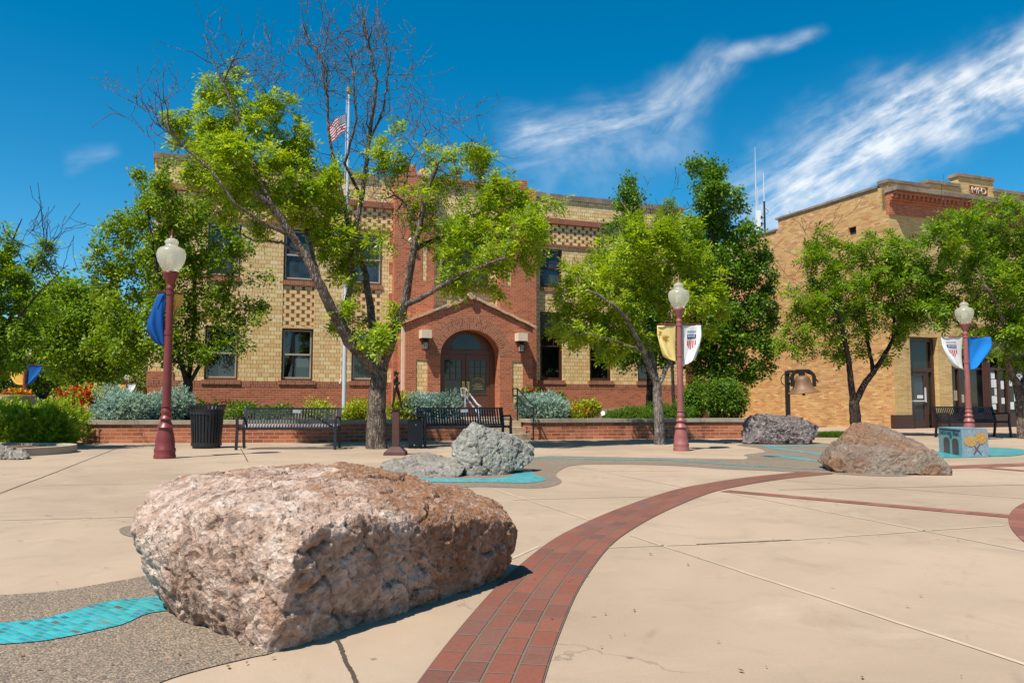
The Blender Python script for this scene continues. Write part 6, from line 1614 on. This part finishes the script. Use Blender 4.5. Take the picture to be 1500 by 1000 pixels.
b2 = dup(b1, (-1.02, 17.35, 0), R(22), 'black slatted bench at an angle behind the grey boulder and small bin')
bx_ = Q(1432, 600, 21.6)
b3 = dup(b1, (bx_.x, bx_.y + .25, 0), R(14), 'shaded black bench in front of the dark shopfront')
for b in (b3,):
    for c in list(b.children):
        if c.name.startswith('plaque'): bpy.data.objects.remove(c)
def bin_(label, loc, r=.31, h=.88):
    t = thing('trash_can', label, 'trash can', loc)
    bd = MB(); n = 30
    for i in range(n):
        a = 2 * pi * i / n; c, s_ = cos(a), sin(a); tx = Vector((-s_, c, 0))
        pr_ = [(r * .92, .07), (r * .94, .2), (r * 1.0, .5), (r * 1.04, .72), (r * 1.06, .78), (r * 1.2, h)]
        for (r0, z0), (r1, z1) in zip(pr_, pr_[1:]): bd.bar((r0 * c, r0 * s_, z0), (r1 * c, r1 * s_, z1), .042, .008, (c, s_, 0))
    bd.build('slatted_body', MAT['black'], t)
    rg = MB()
    for (rr, z, hh) in ((r * .95, .05, .07), (r * 1.07, .70, .05), (r * 1.2, h - .01, .022)): rg.lathe([(rr - .012, z), (rr + .008, z), (rr + .008, z + hh), (rr - .012, z + hh), (rr - .012, z)], 36)
    rg.build_pieces('hoop', MAT['black'], t)
    ln = MB(); ln.lathe([(0, .06), (r * .86, .06), (r * .93, .72), (r * .9, .8), (r * .82, .8), (r * .8, .72), (0, .1)], 28); ln.build('liner', MAT['dark'], t, True)
    ft = MB(); ft.lathe([(0, 0), (r * .88, 0), (r * .9, .055), (0, .055)], 28); ft.build('foot', MAT['black'], t)
    return t
bin_('large black slatted trash can with flared rim beside the left lamp post', G(302, 656) )
t = thing('trash_can', 'slim square black bin between the statue and the angled bench', 'trash can', G(608, 656), R(8))
m_ = MB(); m_.box((-.15, -.15, .03), (.15, .15, .55)); m_.build('body', MAT['black'], t)
m_ = MB(); m_.box((-.165, -.165, .552), (.165, .165, .585)); m_.tube([(0, 0, .585), (0, 0, .60)], .09, 14); m_.build('lid', MAT['black_iron'], t)
m_ = MB(); m_.box((-.135, -.135, 0), (.135, .135, .028)); m_.build('foot', MAT['black_iron'], t)
m_ = MB(); m_.tube([(.01, -.152, .48), (.01, -.158, .48)], .012, 8); m_.tube([(-.02, -.152, .07), (-.02, -.158, .07)], .012, 8); m_.build('lock', MAT['steel'], t)

# ================================================================== STATUE
STAT = thing('statue', 'small dark bronze walking woman on a tall rusty pedestal beside the big trunk', 'statue', G(579.5, 666))
pd = MB()
def sq(s0, s1, z0, z1): 
    a = [(-s0, -s0, z0), (s0, -s0, z0), (s0, s0, z0), (-s0, s0, z0)]; b = [(-s1, -s1, z1), (s1, -s1, z1), (s1, s1, z1), (-s1, s1, z1)]
    for i in range(4): j = (i + 1) % 4; pd.face([a[i], a[j], b[j], b[i]])
sq(.195, .185, 0, .055); sq(.185, .11, .055, .13); sq(.11, .075, .13, .155); sq(.062, .058, .155, .80); pd.face([(-.058, -.058, .8), (.058, -.058, .8), (.058, .058, .8), (-.058, .058, .8)])
pd.build('pedestal', MAT['rust'], STAT)
pt_ = MB(); pt_.box((-.13, -.075, .801), (.13, .075, .822)); pt_.build('plinth', MAT['bronze'], STAT)
def skinned(name, verts, edges, radii, mat, parent, loc=(0, 0, 0), sub=2, root=0):
    me = bpy.data.meshes.new(name); me.from_pydata(verts, edges, []); o = bpy.data.objects.new(name, me); COL.objects.link(o)
    sk = o.modifiers.new('skin', 'SKIN'); sk.use_smooth_shade = True
    if not me.skin_vertices: 
        bm = bmesh.new(); bm.from_mesh(me); bm.verts.layers.skin.verify(); bm.to_mesh(me); bm.free()
    for i, r_ in enumerate(radii):
        me.skin_vertices[0].data[i].radius = r_ if isinstance(r_, tuple) else (r_, r_); me.skin_vertices[0].data[i].use_root = (i == root)
    ss = o.modifiers.new('sub', 'SUBSURF'); ss.levels = sub; ss.render_levels = sub
    dg = bpy.context.evaluated_depsgraph_get(); m2 = bpy.data.meshes.new_from_object(o.evaluated_get(dg))
    bpy.data.objects.remove(o); bpy.data.meshes.remove(me)
    m2.name = name; m2.materials.clear(); m2.materials.append(mat)
    for p in m2.polygons: p.use_smooth = True
    r_ = link(name, m2, parent); r_.location = loc; return r_
H = .70
def hv(x, y, z): return (x * H, y * H, z * H)
vs = [hv(-.01, 0, .52), hv(-.005, 0, .60), hv(.0, 0, .69), hv(.005, 0, .78), hv(.01, 0, .845), hv(.02, 0, .88), hv(.025, 0, .925), hv(.03, 0, .965),            # pelvis..head 0-7
      hv(-.03, -.055, .50), hv(-.045, -.05, .37), hv(-.05, -.045, .27), hv(-.075, -.045, .14), hv(-.095, -.04, .04), hv(-.045, -.045, .012),          # back leg 8-13
      hv(.02, .055, .50), hv(.06, .05, .37), hv(.085, .045, .27), hv(.11, .045, .14), hv(.125, .045, .04), hv(.175, .045, .012),               # front leg 14-19
      hv(-.01, -.10, .805), hv(-.05, -.125, .70), hv(-.035, -.115, .62), hv(.045, -.07, .66), hv(.075, -.05, .69),                                 # near arm folded to chest 20-24
      hv(.01, .10, .805), hv(-.01, .125, .70), hv(.02, .115, .61), hv(.075, .06, .67), hv(.095, .04, .71)]
es = [(0, 1), (1, 2), (2, 3), (3, 4), (4, 5), (5, 6), (6, 7), (0, 8), (8, 9), (9, 10), (10, 11), (11, 12), (12, 13), (0, 14), (14, 15), (15, 16), (16, 17), (17, 18), (18, 19), (3, 20), (20, 21), (21, 22), (22, 23), (23, 24), (3, 25), (25, 26), (26, 27), (27, 28), (28, 29)]
rr_ = [(.052, .07), (.043, .058), (.045, .06), (.052, .075), (.022, .022), (.02, .02), (.045, .04), (.03, .03), .05, .042, .032, .03, .018, .014, .05, .042, .032, .03, .018, .014, .026, .022, .019, .017, .014, .026, .022, .019, .017, .014]
rr_ = [(tuple(q * H for q in r_) if isinstance(r_, tuple) else r_ * H) for r_ in rr_]
fig = skinned('figure', vs, es, rr_, MAT['bronze'], STAT, (0, 0, .822))
hr = skinned('hair', [hv(.0, 0, .985), hv(-.03, 0, .955), hv(-.045, 0, .90), hv(-.04, 0, .85)], [(0, 1), (1, 2), (2, 3)], [.036 * H, .042 * H, .036 * H, .022 * H], MAT['bronze'], fig)
fc = MB()
for y in (-.014, .014): fc.tube([hv(.066, y, .937), hv(.071, y, .937)], .005 * H, 6)
fc.tube([hv(.066, 0, .934), hv(.078, 0, .917)], [.005 * H, .008 * H], 6); fc.tube([hv(.066, -.012, .903), hv(.066, .012, .903)], .004 * H, 6)
fc.build('face', MAT['bronze'], fig)

# ================================================================== FLAGPOLE
fp = Q(503.5, 612, 20.6); FP = thing('flagpole', 'tall white flagpole rising behind the planter wall and big locust', 'flagpole', (fp.x, fp.y, BZ))
PH = 9.1 - BZ
m_ = MB(); m_.tube([(0, 0, -.05), (0, 0, PH * .5), (0, 0, PH)], [.058, .046, .028], 14); m_.build('pole', MAT['steel'], FP, True)
m_ = MB(); m_.lathe([(0, PH), (.03, PH + .005), (.03, PH + .04), (.07, PH + .06), (.085, PH + .12), (.07, PH + .18), (0, PH + .2)], 14); m_.build('finial', MAT['gold'], FP, True)
m_ = MB(); m_.tube([(-.09, -.02, 1.0), (-.06, -.02, PH - .1)], .007, 4); m_.tube([(-.11, -.02, 1.0), (-.08, -.02, 1.12)], .02, 6); m_.build('halyard', MAT['white'], FP)
FL = thing('flag', 'red, white and blue striped flag with white stars hanging limp on the flagpole', 'flag', (fp.x - .06, fp.y - .03, 8.58))
def fpt(u, v, lift=0.0):
    """flag cloth, u along the fly (0 at pole), v down the hoist; it sags and folds"""
    x = -(u * .50) * (1 - .15 * v); z = -v * .50 - u * u * .26 - .14 * u; y = .05 * sin(u * 9 + v * 2) * (u ** .6) + lift
    return (x, y, z)
def fpatch(u0, u1, v0, v1, mb_, lift=0.0, n=10):
    for i in range(n):
        for j in range(3):
            a, b = u0 + (u1 - u0) * i / n, u0 + (u1 - u0) * (i + 1) / n; c, d = v0 + (v1 - v0) * j / 3, v0 + (v1 - v0) * (j + 1) / 3
            mb_.face([fpt(a, c, lift), fpt(b, c, lift), fpt(b, d, lift), fpt(a, d, lift)], [(0, 0)] * 4)
rd, wh_, un, st = MB(), MB(), MB(), MB()
for k in range(13):
    v0, v1 = k / 13, (k + 1) / 13; fpatch(.42 if k < 7 else 0, 1, v0, v1, rd if k % 2 == 0 else wh_)
fpatch(0, .42, 0, 7 / 13, un)
for i in range(9):
    for j in range(6 if i % 2 == 0 else 5):
        vv = .055 + i * .053; uu = .035 + (j + (0 if i % 2 == 0 else .5)) * .07
        for s_ in (-.006, .006):
            c = fpt(uu, vv, s_); st.face([(c[0] + (.017 if k % 2 == 0 else .007) * sin(k * pi / 5), c[1], c[2] + (.017 if k % 2 == 0 else .007) * cos(k * pi / 5)) for k in range(10)])
wo = wh_.build('white_stripes', MAT['cloth_white'], FL, True); rd.build('red_stripes', MAT['print_red'], FL, True); uo = un.build('blue_canton', MAT['print_navy'], FL, True); st.build('stars', MAT['cloth_white'], uo)

# ================================================================== BELL
bd_ = 31.0; kb_ = bd_ / 23.6; bc = Q(1178, 600, bd_); BF = thing('bell_stand', 'black steel frame with chamfered corners standing by the orange brick side wall', 'bell stand', (bc.x, bc.y, 0))
sB = 1167.0 / bd_
zz = lambda py: Q(1178, py, bd_).z
xx = lambda px: (px - 1178) / sB
m_ = MB(); m_.bar((xx(1156), .12, 0), (xx(1156), .12, zz(543)), .11 * kb_, .11 * kb_); m_.box((xx(1156) - .16, -.04, 0), (xx(1156) + .16, .28, .05)); m_.build('post', MAT['black_iron'], BF)
m_ = MB(); fr_ = [(xx(1162), 0, zz(566)), (xx(1162), 0, zz(550)), (xx(1168), 0, zz(543)), (xx(1187), 0, zz(543)), (xx(1194), 0, zz(550)), (xx(1194), 0, zz(566))]
for a, b in zip(fr_, fr_[1:]): m_.bar(a, b, .085 * kb_, .085 * kb_, (0, 1, 0))
m_.bar((xx(1156), .11, zz(544)), (xx(1169), 0, zz(544)), .08 * kb_, .08 * kb_); m_.bar((xx(1156), .11, zz(562)), (xx(1162), 0, zz(562)), .07 * kb_, .07 * kb_); m_.build('arch', MAT['black_iron'], BF)
BL = thing('bell', 'large brass bell hanging in the black steel frame', 'bell', (bc.x, bc.y, zz(576)), R(0)); BL.rotation_euler = (0, R(-4), 0)
hb = zz(555) - zz(576)
m_ = MB(); k = hb / .44 * 1.25
kr = k * 1.22
m_.lathe([(.30 * kr, 0), (.315 * kr, .012 * k), (.30 * kr, .035 * k), (.25 * kr, .075 * k), (.205 * kr, .14 * k), (.175 * kr, .22 * k), (.155 * kr, .31 * k), (.145 * kr, .37 * k), (.12 * kr, .415 * k), (.06 * kr, .438 * k), (0, .442 * k)], 40)
m_.lathe([(0, .40 * k), (.12 * kr, .36 * k), (.16 * kr, .2 * k), (.27 * kr, .03 * k), (.30 * kr, 0)], 40); m_.build('bell_body', MAT['bell'], BL, True)
m_ = MB(); m_.tube([(-.35 * k, 0, .30 * k), (-.26 * k, 0, .46 * k), (-.1 * k, 0, .52 * k), (.1 * k, 0, .52 * k), (.26 * k, 0, .44 * k), (.38 * k, 0, .26 * k)], .03, 8); m_.box((-.07 * k, -.05, .43 * k), (.07 * k, .05, .53 * k))
m_.tube([(-.36 * k + .16 * k * cos(t) - .0, .02, .36 * k + .16 * k * sin(t)) for t in np.linspace(0.9, 4.2, 12)], .018, 6); m_.build('yoke', MAT['black_iron'], BL, True)
m_ = MB(); m_.lathe([(0, -.06 * k), (.035 * k, -.04 * k), (.04 * k, 0), (.012 * k, .05 * k), (.012 * k, .38 * k)], 10); m_.build('clapper', MAT['black_iron'], BL)

# ================================================================== MOSAIC BOX
def mosaic(name, pal, scale=60.0):
    m_, t = new_mat(name); c = objco(t)
    v = t.add('ShaderNodeTexVoronoi', {'Vector': c, 'Scale': scale, 'Randomness': .75}, feature='F1')
    r_ = t.add('ShaderNodeSeparateColor', {0: v.outputs['Color']}).outputs[0]
    e = t.add('ShaderNodeTexVoronoi', {'Vector': c, 'Scale': scale, 'Randomness': .75}, feature='DISTANCE_TO_EDGE').outputs['Distance']
    col = t.ramp(r_, pal); col = t.mix(t.ss(e, .02, .06), (.22, .27, .29), col)
    finish(t, pbr(t, col, .3, 0, .5, t.ss(e, .02, .1), .4, .003)); return m_
MAT['mos_aqua'] = mosaic('aqua mosaic', [(0, (.02, .20, .25)), (.4, (.07, .32, .36)), (.75, (.17, .40, .42)), (1, (.06, .24, .34))])
MAT['mos_pale'] = mosaic('pale blue mosaic', [(0, (.10, .22, .30)), (.35, (.22, .31, .37)), (.6, (.34, .38, .40)), (.8, (.14, .28, .31)), (1, (.27, .24, .34))])
MAT['mos_gold'] = mosaic('gold mosaic', [(0, (.42, .10, .01)), (.3, (.52, .26, .01)), (.8, (.58, .36, .015)), (1, (.30, .06, .01))])
MAT['mos_dark'] = plain('dark tunnel mosaic', (.006, .022, .036), .35, 0, .9, 40.0, .3)
MAT['mos_red'] = mosaic('red stem mosaic', [(0, (.30, .04, .03)), (1, (.20, .05, .05))])
MAT['ink'] = plain('dark teal lettering', (.008, .06, .08), .5)
c0 = G(1410, 669); c1 = G(1377, 662.5); c2 = G(1449, 669)
dl = (c1 - c0); LL = 1.30; dl.normalize(); wv_ = Vector((1, .04, 0)).normalized(); WW = .47; BH = .475
MX = thing('mosaic_box', 'low mosaic-covered box with twin tunnel portals and crossed golden leaves', 'mosaic box', c0)
bb = [Vector((0, 0, 0)), wv_ * WW, wv_ * WW + dl * LL, dl * LL]
m_ = MB(); m_.prism([(p.x, p.y) for p in bb], 0, BH, 0)
bo = m_.build('front_face', MAT['mos_pale'], MX)
lp = MB(); nl = Vector((-dl.y, dl.x, 0)); 
def lf(s, z, off=.006): 
    p = dl * s + nl * off; return (p.x, p.y, z)
def rfp(s, z, off=.006):
    p = wv_ * s + Vector((wv_.y, -wv_.x, 0)) * off; return (p.x, p.y, z)
lp.face([lf(0, 0, .003), lf(LL, 0, .003), lf(LL, BH, .003), lf(0, BH, .003)]); lo = lp.build('side_face', MAT['mos_aqua'], MX)
po = MB()
for s0 in (.17, .66):
    pts = [(s0, .03), (s0 + .34, .03), (s0 + .34, .25)] + [(s0 + .17 + .17 * cos(a), .25 + .055 * sin(a)) for a in np.linspace(.3, pi - .3, 7)] + [(s0, .25)]
    po.face([lf(a, b, .007) for a, b in pts])
po.build('tunnel_portals', MAT['mos_dark'], lo)
BA = Matrix(((-dl.x, 0, nl.x, 0), (-dl.y, 0, nl.y, 0), (0, 1, 0, 0), (0, 0, 0, 1)))
text_mesh('lettering', 'JOHNSON TUNNEL OPENING', .115, MAT['ink'], lo, Matrix.Translation(lf(LL / 2 + .02, .385, .006)) @ BA, .002, squash=.72)
text_mesh('lettering', '1979', .085, MAT['ink'], lo, Matrix.Translation(lf(.585, .315, .006)) @ BA, .002, squash=.8)
bl2 = MB(); bl2.face([lf(.05, .432, .005), lf(LL - .05, .432, .005), lf(LL - .05, .458, .005), lf(.05, .458, .005)]); bl2.build('top_border', MAT['print_navy'], lo)
gl = MB(); rg = random.Random(5)
for cx, cy, rx, ry in ((.15, .27, .115, .095), (.345, .325, .105, .10)):
    pts = []
    for k in range(22):
        a = 2 * pi * k / 22; q = 1 + .10 * (k % 2) - .05 + rg.uniform(-.05, .05); pts.append((cx + rx * q * cos(a), cy + ry * q * sin(a)))
    for k in range(22):
        a, b = pts[k], pts[(k + 1) % 22]; gl.face([rfp(cx, cy, .006 if cx < .2 else .007), rfp(*a, .006 if cx < .2 else .007), rfp(*b, .006 if cx < .2 else .007)])
gl.build('golden_leaves', MAT['mos_gold'], bo)
sm_ = MB()
for a, b, o_ in (((.21, .19), (.335, .05), .008), ((.31, .24), (.195, .06), .009)): sm_.bar(rfp(*a, o_), rfp(*b, o_), .016, .004)
sm_.build('leaf_stems', MAT['mos_red'], bo)
tp = MB(); tp.face([(p.x, p.y, BH + .004) for p in bb]); tp.build('top_face', MAT['mos_aqua'], MX)

# ================================================================== SMALL AND FAR THINGS
up_ = Q(24, 600, 18.5)
URN = thing('stone_urn', 'big sandstone urn planter with orange flowers beside the juniper', 'urn planter', (up_.x, up_.y, .30))
m_ = MB(); m_.lathe([(.0, -.3), (.36, -.3), (.36, .05), (.2, .07), (.16, .14), (.2, .22), (.26, .34), (.28, .55), (.30, .68), (.345, .76), (.355, .80), (.30, .81), (.27, .76), (0, .74)], 24); m_.build('bowl', MAT['urn'], URN, True)
rng = np.random.default_rng(5); v = unit(rng.normal(size=(240, 3))) * np.array([.27, .27, .10]) + np.array([0, 0, .82]); v = v[v[:, 2] > .76]
broad_leaves('flowers', v, np.tile([0, 0, 1.], (len(v), 1)), .06, MAT['orangepetal'], URN, rng, 3, .02, .9)
broad_leaves('foliage', v - np.array([0, 0, .02]), np.tile([0, 0, 1.], (len(v), 1)), .07, MAT['shrub'], URN, rng, 3, .03)
sp_ = Q(884, 606, 22.2); SPT = thing('spotlight', 'small white garden spotlight in the bed below the tall hall windows', 'spotlight', (sp_.x, sp_.y, BZ))
m_ = MB(); m_.tube([(0, 0, -.02), (0, 0, .14)], .018, 8); m_.box((-.05, -.04, -.01), (.05, .04, .02)); m_.build('stake', MAT['black_iron'], SPT)
m_ = MB(); m_.tube([(0, -.03, .13), (.0, .06, .2), (.0, .09, .225)], [.05, .06, .065], 12); m_.build('lamp_head', MAT['white'], SPT)
# far street at the left: trailer and car
tr_ = Q(108, 600, 58.0); TR = thing('trailer', 'white trailer with red top stripe parked beyond the roses', 'trailer', (tr_.x, tr_.y, 0))
m_ = MB(); m_.box((-2.2, -.9, .45), (2.2, .9, 1.15)); m_.build('body', MAT['white'], TR)
m_ = MB(); m_.box((-2.23, -.93, 1.152), (2.23, .93, 1.5)); m_.build('red_top', MAT['red_paint'], TR)
for x in (-1.2, -.4, 1.4):
    w0 = MB(); w0.tube([(x, -.92, .3), (x, -.75, .3)], .3, 16); wo_ = w0.build('wheel', MAT['rubber'], TR); w1_ = MB(); w1_.tube([(x, -.93, .3), (x, -.921, .3)], .16, 12); w1_.build('rim', MAT['steel'], wo_)
m_ = MB(); m_.bar((2.2, 0, .5), (3.1, 0, .42), .1, .1); m_.build('tow_bar', MAT['black_iron'], TR)
cr_ = Q(52, 600, 50.0); CR = thing('parked_car', 'dark blue parked car partly hidden behind urn and juniper', 'car', (cr_.x, cr_.y, 0))
m_ = MB(); prof = [(-2.1, .35), (2.1, .35), (2.15, .6), (2.05, .82), (1.1, .92), (.55, 1.38), (-1.0, 1.42), (-1.75, .98), (-2.15, .9), (-2.18, .55)]
for i in range(len(prof)):
    a, b = prof[i], prof[(i + 1) % len(prof)]; m_.face([(a[0], -.85, a[1]), (b[0], -.85, b[1]), (b[0], .85, b[1]), (a[0], .85, a[1])])
m_.face([(p[0], -.85, p[1]) for p in prof]); m_.face([(p[0], .85, p[1]) for p in reversed(prof)]); m_.build('body', MAT['car_paint'], CR)
m_ = MB(); m_.face([(.95, -.86, .95), (.5, -.86, 1.32), (-.1, -.86, 1.34), (-.1, -.86, .95)]); m_.face([(-.18, -.86, .95), (-.18, -.86, 1.34), (-.95, -.86, 1.35), (-1.5, -.86, .98)]); m_.build('side_window', MAT['glass_up'], CR)
for x in (-1.35, 1.35):
    w0 = MB(); w0.tube([(x, -.87, .32), (x, -.68, .32)], .32, 18); wo_ = w0.build('wheel', MAT['rubber'], CR); w1_ = MB(); w1_.tube([(x, -.885, .32), (x, -.872, .32)], .19, 12); w1_.build('rim', MAT['steel'], wo_)
#@@

# ---- repeats share a group
GROUPS = {'street_lamp': 'oxblood lamp posts with acorn globes', 'banner': 'cloth banners hung on the lamp posts', 'park_bench': 'black slatted park benches', 'boulder': 'boulders set along the tile stream',
          'honey_locust': 'honey locust trees around the plaza', 'pear_tree': 'broad-leaved trees in the planter beds', 'background_tree': 'trees beyond the street', 'spruce_shrub': 'blue spruce shrubs in the planters',
          'yellow_shrub': 'yellow-green shrubs in the planters', 'green_shrub': 'green perennials in the planters', 'dark_shrub': 'shaded shrubs in the planters', 'creeping_juniper': 'creeping junipers in the bed', 'juniper_shrub': 'junipers inside the curved kerb',
          'canna': 'red cannas by the hall', 'planter_wall': 'brick planter walls beside the steps', 'handrail': 'handrails on the entrance steps', 'radio_antenna': 'antennas on the corner roof'}
for o in list(SC.objects):
    if o.parent is None and 'category' in o.keys():
        k = o.name.split('.')[0]
        if k in GROUPS: o['group'] = GROUPS[k]
